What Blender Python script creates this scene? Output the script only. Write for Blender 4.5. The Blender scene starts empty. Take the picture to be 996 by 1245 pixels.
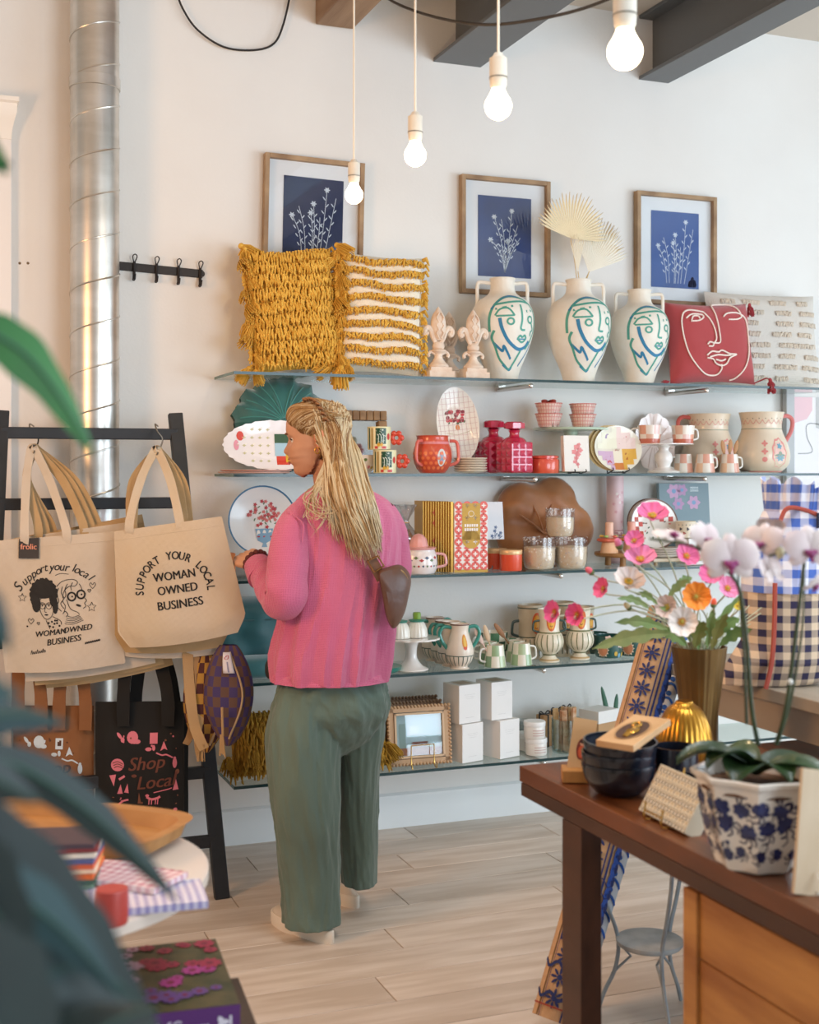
import bpy, math, random
from math import sin, cos, pi, radians as R
from mathutils import Vector, Matrix, Euler, noise
rnd = random.Random(7)
SC = bpy.context.scene
COL = SC.collection
# ---------------------------------------------------------------- camera, world, daylight, exposure
F, CX, CY, HC = 1550.0, 498.0, 570.0, 1.45          # focal length and horizon of a 996x1245 frame, eye height
AZ = R(21.1); S_, C_ = sin(AZ), cos(AZ)
cam = bpy.data.objects.new('camera', bpy.data.cameras.new('camera')); COL.objects.link(cam)
cam.location = (0, 0, HC); cam.rotation_euler = (R(90), 0, -AZ)
cam.data.sensor_fit = 'VERTICAL'; cam.data.sensor_height = 36; cam.data.lens = F / 1245 * 36
cam.data.shift_y = -(622.5 - CY) / 1245; cam.data.clip_start = .05
cam.data.dof.use_dof = True; cam.data.dof.focus_distance = 4.4; cam.data.dof.aperture_fstop = 3.6
SC.camera = cam
SC.view_settings.view_transform = 'Standard'; SC.view_settings.look = 'None'
SC.view_settings.gamma = 1; SC.view_settings.use_curve_mapping = False
SC.view_settings.exposure = -0.73
w = bpy.data.worlds.new('sky'); SC.world = w; w.use_nodes = True
w.node_tree.nodes['Background'].inputs[0].default_value = (.80, .90, 1, 1)
w.node_tree.nodes['Background'].inputs[1].default_value = 1.0
def area(name, loc, rot, sx, sy, power, col, spread=180):
    l = bpy.data.lights.new(name, 'AREA'); l.shape = 'RECTANGLE'; l.size = sx; l.size_y = sy
    l.energy = power; l.color = col; l.spread = R(spread)
    o = bpy.data.objects.new(name, l); COL.objects.link(o); o.location = loc; o.rotation_euler = rot; return o
area('daylight_side_window', (6.3, .7, 1.35), (0, R(90), 0), 2.2, 3.8, 300, (.72, .87, 1))
area('daylight_front_window', (3.9, -3.3, 1.45), (R(88), 0, R(12)), 3.2, 2.4, 330, (.72, .87, 1))
area('added_floor_fill', (1.7, 1.6, 3.36), (0, 0, 0), 1.2, 1.6, 60, (.85, .93, 1), 115)  # unseen overhead fill, added to lift the floor and lower wall
area('unseen_warm_lamp', (-1.0, 3.0, 1.95), (0, R(-80), 0), .6, .6, 50, (1, .50, .19))  # unseen warm lamp well below the ceiling, aimed sideways from the left

def cp(px, py, d):
    u = (px - CX) / F; return Vector((d * (S_ + C_ * u), d * (C_ - S_ * u), HC - d * (py - CY) / F))
def dY(px, Y): return Y / (C_ - S_ * (px - CX) / F)
def yp(px, py, Y): return cp(px, py, dY(px, Y))
def xp(px, py, X): return cp(px, py, X / (S_ + C_ * (px - CX) / F))
def zp(px, py, z): return cp(px, py, (HC - z) * F / (py - CY))
def kY(px, Y): return dY(px, Y) / F
def wX(px, Y): return yp(px, CY, Y).x
# ---------------------------------------------------------------- materials
def lin(h):
    h = h.lstrip('#'); c = [int(h[i:i + 2], 16) / 255 for i in (0, 2, 4)]
    return tuple((x / 12.92 if x <= .04045 else ((x + .055) / 1.055) ** 2.4) for x in c) + (1,)
_mc = {}
def M(hx, r=.5, me=0, v=None, vs=8, b=0, bs=60, kind=None, em=0, sh=0, coat=0, st=(1, 1, 1), rnd_=0, al=1):
    key = (hx, r, me, v, vs, b, bs, kind, em, sh, coat, st, rnd_, al)
    if key in _mc: return _mc[key]
    m = bpy.data.materials.new((kind or 'plain') + '_' + hx.strip('#')); _mc[key] = m
    m.use_nodes = True; nt = m.node_tree; N = nt.nodes; L = nt.links; p = N['Principled BSDF']
    p.inputs['Base Color'].default_value = lin(hx); p.inputs['Roughness'].default_value = r
    p.inputs['Metallic'].default_value = me
    if coat: p.inputs['Coat Weight'].default_value = coat; p.inputs['Coat Roughness'].default_value = .08
    if sh: p.inputs['Sheen Weight'].default_value = sh; p.inputs['Sheen Roughness'].default_value = .5
    if em: p.inputs['Emission Color'].default_value = lin(hx); p.inputs['Emission Strength'].default_value = em
    tc = N.new('ShaderNodeTexCoord'); mp = N.new('ShaderNodeMapping'); mp.inputs['Scale'].default_value = st
    L.new(tc.outputs['Object'], mp.inputs['Vector']); vec = mp.outputs[0]
    def math_(op, a, b2=None):
        n = N.new('ShaderNodeMath'); n.operation = op
        for i, x in enumerate((a, b2)):
            if x is None: continue
            if hasattr(x, 'links'): L.new(x, n.inputs[i])
            else: n.inputs[i].default_value = x
        return n.outputs[0]
    def noise_(sc, det=4, vec=vec):
        n = N.new('ShaderNodeTexNoise'); n.inputs['Scale'].default_value = sc; n.inputs['Detail'].default_value = det
        L.new(vec, n.inputs['Vector']); return n.outputs['Fac']
    def mixc(f, a, c):
        n = N.new('ShaderNodeMix'); n.data_type = 'RGBA'
        if hasattr(f, 'links'): L.new(f, n.inputs['Factor'])
        else: n.inputs['Factor'].default_value = f
        for i, x in ((6, a), (7, c)):
            if hasattr(x, 'links'): L.new(x, n.inputs[i])
            else: n.inputs[i].default_value = lin(x)
        return n.outputs[2]
    col = None
    if rnd_:                                          # every copy shifts its grain
        oi = N.new('ShaderNodeObjectInfo'); ad = N.new('ShaderNodeVectorMath'); ad.operation = 'ADD'
        cb = N.new('ShaderNodeCombineXYZ')
        for i in range(3): L.new(math_('MULTIPLY', oi.outputs['Random'], 37. + i * 11), cb.inputs[i])
        L.new(mp.outputs[0], ad.inputs[0]); L.new(cb.outputs[0], ad.inputs[1]); vec = ad.outputs[0]
    if kind == 'ging':
        sp = N.new('ShaderNodeSeparateXYZ'); L.new(vec, sp.inputs[0])
        sx = math_('GREATER_THAN', math_('FRACT', math_('MULTIPLY', sp.outputs[0], vs)), .5)
        sz = math_('GREATER_THAN', math_('FRACT', math_('MULTIPLY', sp.outputs[2], vs)), .5)
        col = mixc(math_('MULTIPLY', math_('ADD', sx, sz), .5), v, hx)
    elif kind == 'spot':
        vo = N.new('ShaderNodeTexVoronoi'); vo.inputs['Scale'].default_value = vs; L.new(vec, vo.inputs['Vector'])
        col = mixc(math_('LESS_THAN', vo.outputs['Distance'], .33), hx, v)
    elif kind == 'multi':                             # patchwork print: a cell pattern of several colours
        vo = N.new('ShaderNodeTexVoronoi'); vo.inputs['Scale'].default_value = vs; L.new(vec, vo.inputs['Vector'])
        cr = N.new('ShaderNodeValToRGB'); cr.color_ramp.interpolation = 'CONSTANT'
        cs = [hx] + list(v); e = cr.color_ramp.elements
        while len(e) < len(cs): e.new(.5)
        for i, c in enumerate(cs): e[i].position = i / len(cs); e[i].color = lin(c)
        sp = N.new('ShaderNodeSeparateColor'); L.new(vo.outputs['Color'], sp.inputs[0])
        L.new(sp.outputs[0], cr.inputs[0]); col = cr.outputs[0]
    elif kind == 'wood':
        n1 = noise_(vs, 6, vec)
        ramp = N.new('ShaderNodeMapRange'); ramp.inputs[1].default_value = .38; ramp.inputs[2].default_value = .64
        L.new(n1, ramp.inputs[0]); col = mixc(ramp.outputs[0], v or hx, hx)
    elif v:
        ramp = N.new('ShaderNodeMapRange'); ramp.inputs[1].default_value = .35; ramp.inputs[2].default_value = .65
        L.new(noise_(vs), ramp.inputs[0]); col = mixc(ramp.outputs[0], hx, v)
    if rnd_ and col is not None:
        hs = N.new('ShaderNodeHueSaturation'); L.new(col, hs.inputs['Color'])
        L.new(math_('ADD', math_('MULTIPLY', oi.outputs['Random'], rnd_), 1 - rnd_ / 2), hs.inputs['Value']); col = hs.outputs[0]
    if col is not None: L.new(col, p.inputs['Base Color'])
    if b:
        bp = N.new('ShaderNodeBump'); bp.inputs['Strength'].default_value = b; bp.inputs['Distance'].default_value = .004
        if kind == 'weave':
            wv = []
            for dr in 'XZ':
                wn = N.new('ShaderNodeTexWave'); wn.bands_direction = dr; wn.inputs['Scale'].default_value = bs
                wn.inputs['Distortion'].default_value = 1.2; wn.inputs['Detail'].default_value = 1
                L.new(vec, wn.inputs['Vector']); wv.append(wn.outputs['Fac'])
            L.new(math_('ADD', math_('ADD', wv[0], wv[1]), noise_(bs * .25)), bp.inputs['Height'])
        else: L.new(noise_(bs, 5, vec), bp.inputs['Height'])
        L.new(bp.outputs[0], p.inputs['Normal'])
    if al < 1: p.inputs['Alpha'].default_value = al
    return m
def glassm(hx='#f4faf8', clear=.86, rough=.03, name='clear_glass'):
    key = ('g', hx, clear, rough)
    if key in _mc: return _mc[key]
    m = bpy.data.materials.new(name); _mc[key] = m; m.use_nodes = True; nt = m.node_tree; N = nt.nodes; L = nt.links
    N.remove(N['Principled BSDF']); out = N['Material Output']
    t = N.new('ShaderNodeBsdfTransparent'); t.inputs[0].default_value = lin(hx)
    g = N.new('ShaderNodeBsdfGlossy'); g.inputs['Roughness'].default_value = rough
    fr = N.new('ShaderNodeFresnel'); fr.inputs[0].default_value = 1.5
    ma = N.new('ShaderNodeMath'); ma.operation = 'ADD'; ma.inputs[1].default_value = (1 - clear) * .25
    ge = N.new('ShaderNodeNewGeometry'); iv = N.new('ShaderNodeMath'); iv.operation = 'SUBTRACT'; iv.inputs[0].default_value = 1; L.new(ge.outputs['Backfacing'], iv.inputs[1])
    mu = N.new('ShaderNodeMath'); mu.operation = 'MULTIPLY'; L.new(fr.outputs[0], mu.inputs[0]); L.new(iv.outputs[0], mu.inputs[1]); L.new(mu.outputs[0], ma.inputs[0])
    mx = N.new('ShaderNodeMixShader'); L.new(ma.outputs[0], mx.inputs[0]); L.new(t.outputs[0], mx.inputs[1]); L.new(g.outputs[0], mx.inputs[2])
    L.new(mx.outputs[0], out.inputs[0]); return m
# ---------------------------------------------------------------- mesh building
def smooth_path(pts, n=6, closed=False):
    P = [Vector(p) for p in pts]; out = []; m = len(P)
    if m < 3: return P
    for i in range(m if closed else m - 1):
        if closed: a, b, c, d = P[i - 1], P[i], P[(i + 1) % m], P[(i + 2) % m]
        else: a, b, c, d = P[max(i - 1, 0)], P[i], P[i + 1], P[min(i + 2, m - 1)]
        for k in range(n):
            t = k / n; out.append(.5 * ((2 * b) + (c - a) * t + (2 * a - 5 * b + 4 * c - d) * t * t + (3 * b - a - 3 * c + d) * t ** 3))
    if not closed: out.append(P[-1])
    return out
def lerp(tab, x):
    if x <= tab[0][0]: return tab[0][1]
    for (a, p), (b, q) in zip(tab, tab[1:]):
        if x <= b:
            t = (x - a) / (b - a) if b > a else 0
            t = t * t * (3 - 2 * t) * .5 + t * .5
            return p + (q - p) * t
    return tab[-1][1]
class MB:
    def __init__(s): s.v = []; s.f = []; s.m = []; s.sm = []
    def add(s, vs, fs, mi=0, X=None, smooth=True):
        o = len(s.v); s.v += [(X @ Vector(v)) if X else Vector(v) for v in vs]
        for i, f in enumerate(fs):
            s.f.append([o + k for k in f]); s.m.append(mi[i] if isinstance(mi, list) else mi); s.sm.append(smooth)
        return s
    def box(s, c, d, mi=0, rot=None):
        X = Matrix.Translation(c) @ (Euler(rot).to_matrix().to_4x4() if rot else Matrix())
        x, y, z = d[0] / 2, d[1] / 2, d[2] / 2
        vs = [(i, j, k) for i in (-x, x) for j in (-y, y) for k in (-z, z)]
        return s.add(vs, [(0, 1, 3, 2), (4, 6, 7, 5), (0, 4, 5, 1), (2, 3, 7, 6), (0, 2, 6, 4), (1, 5, 7, 3)], mi, X, False)
    def lathe(s, prof, seg=28, mi=0, rf=None, X=None, cap=True):
        vs = []; fs = []; ms = []
        for i, (r, z) in enumerate(prof):
            for j in range(seg):
                a = 2 * pi * j / seg; q = r * (rf(a, z) if rf else 1); vs.append((q * sin(a), -q * cos(a), z))
        for i in range(len(prof) - 1):
            for j in range(seg):
                k = (j + 1) % seg; fs.append((i * seg + j, i * seg + k, (i + 1) * seg + k, (i + 1) * seg + j))
                ms.append(mi(prof[i][1], 2 * pi * (j + .5) / seg, i) if callable(mi) else mi)
        e = mi if not callable(mi) else 0
        if cap:
            fs.append(tuple(range(seg - 1, -1, -1))); ms.append(e)
            fs.append(tuple((len(prof) - 1) * seg + j for j in range(seg))); ms.append(e)
        return s.add(vs, fs, ms, X)
    def tube(s, pts, r, seg=8, mi=0, closed=False, flat=1, X=None):
        P = [Vector(p) for p in pts]; n = len(P); vs = []; fs = []
        up = None
        for i, p in enumerate(P):
            t = (P[(i + 1) % n] - P[i - 1]) if closed else (P[min(i + 1, n - 1)] - P[max(i - 1, 0)])
            if t.length < 1e-9: t = Vector((0, 0, 1))
            t.normalize()
            if up is None:
                up = Vector((0, 1, 0)) if abs(t.y) < .9 else Vector((0, 0, 1))
            up = (up - t * up.dot(t)).normalized(); sd = t.cross(up)
            q = r[i] if isinstance(r, (list, tuple)) else r
            for j in range(seg):
                a = 2 * pi * j / seg; vs.append(p + sd * (q * cos(a)) + up * (q * flat * sin(a)))
        for i in range(n if closed else n - 1):
            for j in range(seg):
                k = (j + 1) % seg; i2 = (i + 1) % n
                fs.append((i * seg + j, i * seg + k, i2 * seg + k, i2 * seg + j))
        if not closed: fs.append(tuple(range(seg - 1, -1, -1))); fs.append(tuple((n - 1) * seg + j for j in range(seg)))
        return s.add(vs, fs, mi, X)
    def ball(s, c, r, mi=0, seg=12, rings=8):
        r = r if isinstance(r, (tuple, list)) else (r, r, r)
        prof = [(max(sin(pi * i / rings), .001), -cos(pi * i / rings)) for i in range(rings + 1)]
        return s.lathe(prof, seg, mi, X=Matrix.Translation(c) @ Matrix.Diagonal((r[0], r[1], r[2], 1)))
    def grid(s, fn, nu, nv, mi=0, cu=False, X=None):
        vs = []; fs = []; ms = []
        mu = nu if cu else nu + 1
        for j in range(nv + 1):
            for i in range(mu): vs.append(fn(i / nu, j / nv))
        for j in range(nv):
            for i in range(nu):
                k = (i + 1) % mu; fs.append((j * mu + i, j * mu + k, (j + 1) * mu + k, (j + 1) * mu + i))
                ms.append(mi((i + .5) / nu, (j + .5) / nv) if callable(mi) else mi)
        return s.add(vs, fs, ms, X)
    def build(s, name, mats, parent=None, loc=None, rot=None, bevel=0, sub=0, solid=0, auto=40, seg=2):
        me = bpy.data.meshes.new(name); me.from_pydata([tuple(v) for v in s.v], [], s.f)
        if not isinstance(mats, (list, tuple)): mats = [mats]
        for m in mats: me.materials.append(m)
        me.polygons.foreach_set('material_index', s.m); me.polygons.foreach_set('use_smooth', [True] * len(s.f) if bevel == 0 else s.sm)
        me.update()
        if auto and any(s.sm) or bevel == 0:
            try: me.set_sharp_from_angle(angle=R(auto))
            except Exception: pass
        o = bpy.data.objects.new(name, me); COL.objects.link(o)
        if parent: o.parent = parent
        if loc is not None: o.location = loc
        if rot is not None: o.rotation_euler = rot
        if bevel:
            q = o.modifiers.new('bevel', 'BEVEL'); q.width = bevel; q.segments = seg; q.limit_method = 'ANGLE'; q.harden_normals = False
        if solid: q = o.modifiers.new('solid', 'SOLIDIFY'); q.thickness = solid; q.offset = 0
        if sub: q = o.modifiers.new('sub', 'SUBSURF'); q.levels = sub; q.render_levels = sub
        return o
def tag(o, label=None, cat=None, group=None, kind=None):
    if label: o['label'] = label
    if cat: o['category'] = cat
    if group: o['group'] = group
    if kind: o['kind'] = kind
    return o
def thing(name, label, cat, loc, rz=0, group=None, rx=0, ry=0):
    o = bpy.data.objects.new(name, None); COL.objects.link(o); o.empty_display_size = .05
    o.location = loc; o.rotation_euler = (rx, ry, rz); return tag(o, label, cat, group)
_kids = {}
def dup(root, loc=None, rz=None, label=None, group=None, rx=None, ry=None, sc=None):
    def cpy(o, par):
        c = o.copy(); COL.objects.link(c)
        if par: c.parent = par; 
        for ch in [x for x in kids if x.parent == o]: cpy(ch, c)
        return c
    kids = list(root.children_recursive); r = cpy(root, None)
    if loc is not None: r.location = loc
    if rz is not None: r.rotation_euler.z = rz
    if rx is not None: r.rotation_euler.x = rx
    if ry is not None: r.rotation_euler.y = ry
    if sc is not None: r.scale = (sc, sc, sc) if not isinstance(sc, tuple) else sc
    if label: r['label'] = label
    if group: r['group'] = group
    return r
# ---- flat print mapped on a surface: fn(x, y) -> Vector already lifted off the surface
def stroke(mb, fn, pts, wd, mi=0, closed=False, n=6, smooth=True, taper=False):
    P = [Vector((p[0], p[1], 0)) for p in pts]
    if smooth and len(P) > 2: P = smooth_path(P, n, closed)
    elif len(P) == 2 or not smooth:
        Q = []
        for a, b in zip(P, P[1:]):
            k = max(1, int((b - a).length / (wd * 3))); Q += [a.lerp(b, i / min(k, 12)) for i in range(min(k, 12))]
        P = Q + [P[-1]]
    if closed: P.append(P[0])
    vs = []; m = len(P)
    for i, p in enumerate(P):
        t = P[min(i + 1, m - 1)] - P[max(i - 1, 0)]
        if closed and i in (0, m - 1): t = P[1] - P[-2]
        if t.length < 1e-9: t = Vector((1, 0, 0))
        t.normalize(); q = wd / 2 * ((1 - abs(2 * i / (m - 1) - 1) ** 3) * .8 + .2 if taper else 1)
        vs += [fn(p.x - t.y * q, p.y + t.x * q), fn(p.x + t.y * q, p.y - t.x * q)]
    mb.add(vs, [(2 * i, 2 * i + 1, 2 * i + 3, 2 * i + 2) for i in range(m - 1)], mi)
def blob(mb, fn, cx, cy, rx, ry=None, mi=0, n=10, rot=0, pet=0, pa=.35):
    ry = rx if ry is None else ry; vs = [fn(cx, cy)]
    if pet: n = max(n, pet * 4)
    for i in range(n):
        a = 2 * pi * i / n; q = 1 + (pa * cos(pet * a) if pet else 0)
        x, y = rx * q * cos(a), ry * q * sin(a); vs.append(fn(cx + x * cos(rot) - y * sin(rot), cy + x * sin(rot) + y * cos(rot)))
    mb.add(vs, [(0, i + 1, (i + 1) % n + 1) for i in range(n)], mi)
def quad(mb, fn, x0, y0, x1, y1, mi=0, n=1):
    mb.grid(lambda u, v: fn(x0 + (x1 - x0) * u, y0 + (y1 - y0) * v), n, n, mi)
def poly(mb, fn, pts, mi=0):
    mb.add([fn(*p) for p in pts], [tuple(range(len(pts)))], mi)
def text(mb, fn, body, size, x, y, mi=0, shear=0, rot=0, align='CENTER', bold=0, sx=1):
    cu = bpy.data.curves.new('t', 'FONT'); cu.body = body; cu.size = size; cu.shear = shear; cu.align_x = align; cu.resolution_u = 3
    o = bpy.data.objects.new('t', cu); COL.objects.link(o)
    me = o.to_mesh() if False else bpy.data.meshes.new_from_object(o)
    ca, sa = cos(rot), sin(rot)
    for dx in ((-bold / 2, bold / 2) if bold else (0,)):
        mb.add([fn(x + dx + v.co.x * sx * ca - v.co.y * sa, y + v.co.x * sx * sa + v.co.y * ca) for v in me.vertices], [tuple(p.vertices) for p in me.polygons], mi)
    bpy.data.objects.remove(o); bpy.data.curves.remove(cu); bpy.data.meshes.remove(me)
def arctext(mb, fn, body, size, cx, cy, rad, a0, a1, mi=0, shear=0, bold=0):
    for i, ch in enumerate(body):
        a = a0 + (a1 - a0) * (i + .5) / len(body)
        if ch != ' ': text(mb, fn, ch, size, cx + rad * sin(a), cy + rad * cos(a), mi, shear, -a, bold=bold)
def flat(Y=-.001, X=None):
    return (lambda x, y: X @ Vector((x, Y, y))) if X else (lambda x, y: Vector((x, Y, y)))
def lathe_fn(prof, off=.0008, R0=None):
    outer = []
    for r, z in prof:
        if outer and z <= outer[-1][0] + 1e-6: continue
        outer.append((z, r))
    R0 = R0 or max(r for z, r in outer)
    def fn(x, z):
        r = lerp2(outer, z) + off; a = x / R0; return Vector((r * sin(a), -r * cos(a), z))
    return fn
def lerp2(tab, x):
    if x <= tab[0][0]: return tab[0][1]
    for (a, p), (b, q) in zip(tab, tab[1:]):
        if x <= b: return p + (q - p) * (x - a) / (b - a)
    return tab[-1][1]
def sprof(pts, n=4):                                   # smooth a lathe profile
    return [(max(p.x, .0005), p.y) for p in smooth_path([(a, b, 0) for a, b in pts], n)]
def vessel(outer, t=.004, depth=.9):
    zt = outer[-1][1]; zb = outer[0][1] + (zt - outer[0][1]) * (1 - depth)
    inner = [(max(r - t, .001), z) for r, z in reversed(outer) if z > zb]
    return outer + inner + [(.001, zb)]
def cush_fn(w, h, t, sq=.09, pw=.55):
    def fn(u, v, side=-1, off=0):
        x = w / 2 * u * (1 - sq * (1 - v * v)); z = h / 2 * v * (1 - sq * (1 - u * u))
        y = side * (t / 2 * max((1 - u ** 4) * (1 - v ** 4), 0) ** pw + off); return Vector((x, y, z + h / 2))
    return fn
def cushion(mb, w, h, t, n=18, mi=0, sq=.09, pw=.55, wr=0):
    f = cush_fn(w, h, t, sq, pw)
    for sd in (-1, 1):
        def g(a, b):
            u, v = a * 2 - 1, b * 2 - 1; p = f(u, v, sd); e = (1 - u * u) * (1 - v * v)
            if wr: p.y += sd * wr * e * noise.noise(Vector((u * 2.2, v * 2.2, sd * 3 + w * 9)))
            return p
        mb.grid(g if sd < 0 else (lambda a, b: g(1 - a, b)), n, n, mi)
    return f
def tassel_mesh(mb, L=.07, n=36, r=.018, th=.0016, mi=0, seed=1):
    q = random.Random(seed); mb.ball((0, 0, -.006), (r * .5, r * .5, .01), mi, 8, 6)
    mb.lathe([(r * .42, -.02), (r * .5, -.016), (r * .42, -.012)], 8, mi)
    for i in range(n):
        a = q.uniform(0, 2 * pi); k = r * math.sqrt(q.uniform(.05, 1)); l = L * q.uniform(.85, 1.05)
        mb.tube([(k * .4 * cos(a), k * .4 * sin(a), -.01), (k * cos(a), k * sin(a), -.4 * l), (k * 1.25 * cos(a + .2), k * 1.25 * sin(a + .2), -l)], th, 4, mi)
# ---------------------------------------------------------------- the room
WY = 4.83; CZ = 3.43
XL, XR, YF = -2.6, 6.5, -3.5
wallm = M('#ecebe8', .75, v='#e6e3df', vs=1.2, b=.12, bs=90)
ceilm = M('#d9cfc2', .8)
def struct(name, mb, m, **k): return tag(mb.build(name, m, **k), kind='structure')
struct('wall_back', MB().box(((XL + XR) / 2, WY + .05, CZ / 2), (XR - XL, .1, CZ)), wallm)
struct('wall_left', MB().box((XL - .05, (WY + YF) / 2, CZ / 2), (.1, WY - YF, CZ)), wallm)
mb = MB(); mb.box((XR + .05, (WY + YF) / 2, .25), (.1, WY - YF, .5)).box((XR + .05, (WY + YF) / 2, 3.22), (.1, WY - YF, .42))
mb.box((XR + .05, 4.33, 1.76), (.1, 1.0, 2.55)).box((XR + .05, -2.3, 1.76), (.1, 2.4, 2.55)); struct('wall_right', mb, wallm)
mb = MB(); mb.box(((XL + XR) / 2, YF - .05, .22), (XR - XL, .1, .44)).box(((XL + XR) / 2, YF - .05, 3.27), (XR - XL, .1, .32))
mb.box((-1.7, YF - .05, 1.76), (1.8, .1, 2.7)).box((5.85, YF - .05, 1.76), (1.3, .1, 2.7)); struct('wall_front', mb, wallm)
struct('ceiling', MB().box(((XL + XR) / 2, (WY + YF) / 2, CZ + .05), (XR - XL, WY - YF, .1)), ceilm)
def window(name, mk):
    w_ = tag(bpy.data.objects.new(name, None), kind='structure'); COL.objects.link(w_); mk(w_)
def wr(w_):
    mb = MB()
    for y in (-1.1, .55, 2.2, 3.83): mb.box((XR + .03, y, 1.76), (.06, .06, 2.5))
    for z in (.53, 2.98): mb.box((XR + .03, 1.37, z), (.06, 4.95, .06))
    mb.build('window_frame', M('#3a3a3c', .4), w_)
def wf(w_):
    mb = MB()
    for x in (-.8, 1.2, 3.2, 5.2): mb.box((x, YF - .03, 1.77), (.06, .06, 2.65))
    for z in (.47, 3.08): mb.box((2.2, YF - .03, z), (6, .06, .06))
    mb.build('window_frame', M('#3a3a3c', .4), w_)
window('window_1', wr); window('window_2', wf)
# floor: boards laid along the wall, each its own piece, a slab beneath and beyond them
fl = tag(bpy.data.objects.new('floor', None), kind='structure'); COL.objects.link(fl)
MB().box(((XL + XR) / 2, (WY + YF) / 2, -.055), (XR - XL, WY - YF, .1)).build('floor_slab', M('#c4b19f', .55), fl)
plankm = M('#e2d4c7', .42, v='#cbb9a8', vs=2.2, kind='wood', st=(1.1, 8, 1), b=.06, bs=14, rnd_=.14)
PW, PL = .176, 1.22
pm = MB().box((0, 0, -.0035), (PL - .003, PW - .003, .007)).build('plank', plankm, fl, bevel=.0012, seg=1)
first = True
for r_ in range(0, 18):
    y = WY - PW / 2 - r_ * PW; off = (r_ * .437) % 1
    for c in range(-2, 5):
        x = (c + off) * PL
        if first: o = pm; first = False
        else: o = pm.copy(); COL.objects.link(o)
        o.location = (x, y, .003)
# baseboard with a bead on top
prof = [(0, 0), (-.018, 0), (-.018, .118), (-.013, .124), (-.013, .132), (-.004, .14), (0, .14)]
def strip(name, prof, x0, x1, m, y=WY, kind='structure'):
    n = len(prof); vs = [(x, y + a, b) for x in (x0, x1) for a, b in prof]
    fs = [(i, (i + 1) % n, n + (i + 1) % n, n + i) for i in range(n)] + [tuple(range(n)), tuple(range(2 * n - 1, n - 1, -1))]
    return tag(MB().add(vs, fs, 0, None, False).build(name, m), kind=kind)
whitem = M('#eef0f0', .45)
strip('baseboard_back', prof, .45, XR, whitem)
# tall white casing with a crown on the far left
mb = MB(); mb.box((.315 - .15, WY - .02, 1.33), (.30, .04, 2.66))
mb.box((.30 - .15, WY - .045, 1.33), (.20, .02, 2.5))
struct('door_1', mb, M('#efe9e4', .5), bevel=.004)
zc = yp(10, 122, 4.79).z; cr = [(0, -.14), (-.045, -.14), (-.05, -.11), (-.07, -.07), (-.085, -.05), (-.085, -.02), (-.1, -.015), (-.1, 0), (0, 0)]
n = len(cr); x1 = .315; vs = []
for k, (a, b) in enumerate(cr):
    e = -a * .42; vs += [(x1 + e - .02, WY + a, zc + b), (-.1, WY + a, zc + b), (x1 + e - .02, WY, zc + b)]
fs = [(3 * i, 3 * i + 1, 3 * i + 4, 3 * i + 3) for i in range(n - 1)] + [(3 * i + 2, 3 * i, 3 * i + 3, 3 * i + 5) for i in range(n - 1)]
tag(MB().add(vs, fs, 0, None, False).build('trim_1', M('#f3ece2', .5)), kind='structure')
# two small filler spots in the wall
for i, px in enumerate((24, 34)):
    p = yp(px, 320, WY); tag(MB().ball((p.x, WY - .0005, p.z), (.005, .002, .005)).build('wall_plug', M('#75614a', .8)), ['brown filler spot on the white wall, nearer the casing', 'brown filler spot on the white wall, nearer the silver duct'][i], 'wall plug', 'filler spots beside the duct')
# vertical grey upright and beyond it the print on the wall
p0 = wX(954, 4.80); p1 = wX(964, 4.80)
tag(MB().box(((p0 + p1) / 2, 4.8, 1.35), (p1 - p0, .03, 1.1)).build('shelf_upright', M('#b9babb', .45), bevel=.003), 'pale grey upright on the wall at the right end of the shelves', 'upright')
pr = thing('wall_print', 'large white art print with pink and grey shapes behind shelf end', 'print', (wX(966, 4.82), 4.823, 0))
MB().box((.45, 0, 1.42), (.9, .006, .72)).build('paper', M('#f1eef0', .6), pr)
mb = MB(); fn = flat(-.004)
poly(mb, fn, [(0.0, 1.78), (.0, 1.66), (.07, 1.68), (.1, 1.72), (.1, 1.78)], 0)
poly(mb, fn, [(.12, 1.78), (.12, 1.64), (.2, 1.62), (.3, 1.78)], 1)
stroke(mb, fn, [(.02, 1.52), (.1, 1.53), (.07, 1.6), (.09, 1.66), (.3, 1.62), (.5, 1.6)], .004, 2)
poly(mb, fn, [(.17, 1.4), (.17, 1.28), (.3, 1.2), (.5, 1.3), (.3, 1.42)], 3)
mb.build('printed_shapes', [M('#eec9cf', .6), M('#c9c9c8', .6), M('#9a9a9c', .6), M('#e9b5a4', .6)], pr)
# ---------------------------------------------------------------- beams
def ibeam(xa, xb, zb, label):
    t = thing('steel_beam', label, 'beam', ((xa + xb) / 2, WY, zb), group='grey steel beams under the ceiling')
    L = WY - YF - .02; hw = (xb - xa) / 2; hh = CZ - zb; m = M('#63676a', .45, b=.05, bs=30)
    MB().box((0, -L / 2, .008), (hw * 2, L, .016)).build('flange', m, t, bevel=.002)
    MB().box((0, -L / 2, hh - .008), (hw * 2, L, .016)).build('flange', m, t, bevel=.002)
    MB().box((0, -L / 2, hh / 2), (.012, L, hh - .03)).build('web', m, t)
ibeam(1.968, 2.18, 3.115, 'dark grey steel beam nearest the wooden beam, over the pendant bulbs')
ibeam(2.937, 3.087, 3.148, 'dark grey steel beam at the top right above the cream cushion')
t = thing('timber_beam', 'brown timber beam running into wall at the top, left of the steel', 'beam', (1.54, WY, 3.2))
MB().box((0, -(WY - YF) / 2, .115), (.157, WY - YF - .02, .23)).build('beam_body', M('#a08367', .7, v='#86694f', vs=3, kind='wood', st=(6, .5, 6), b=.3, bs=40), t, bevel=.006)
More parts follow.
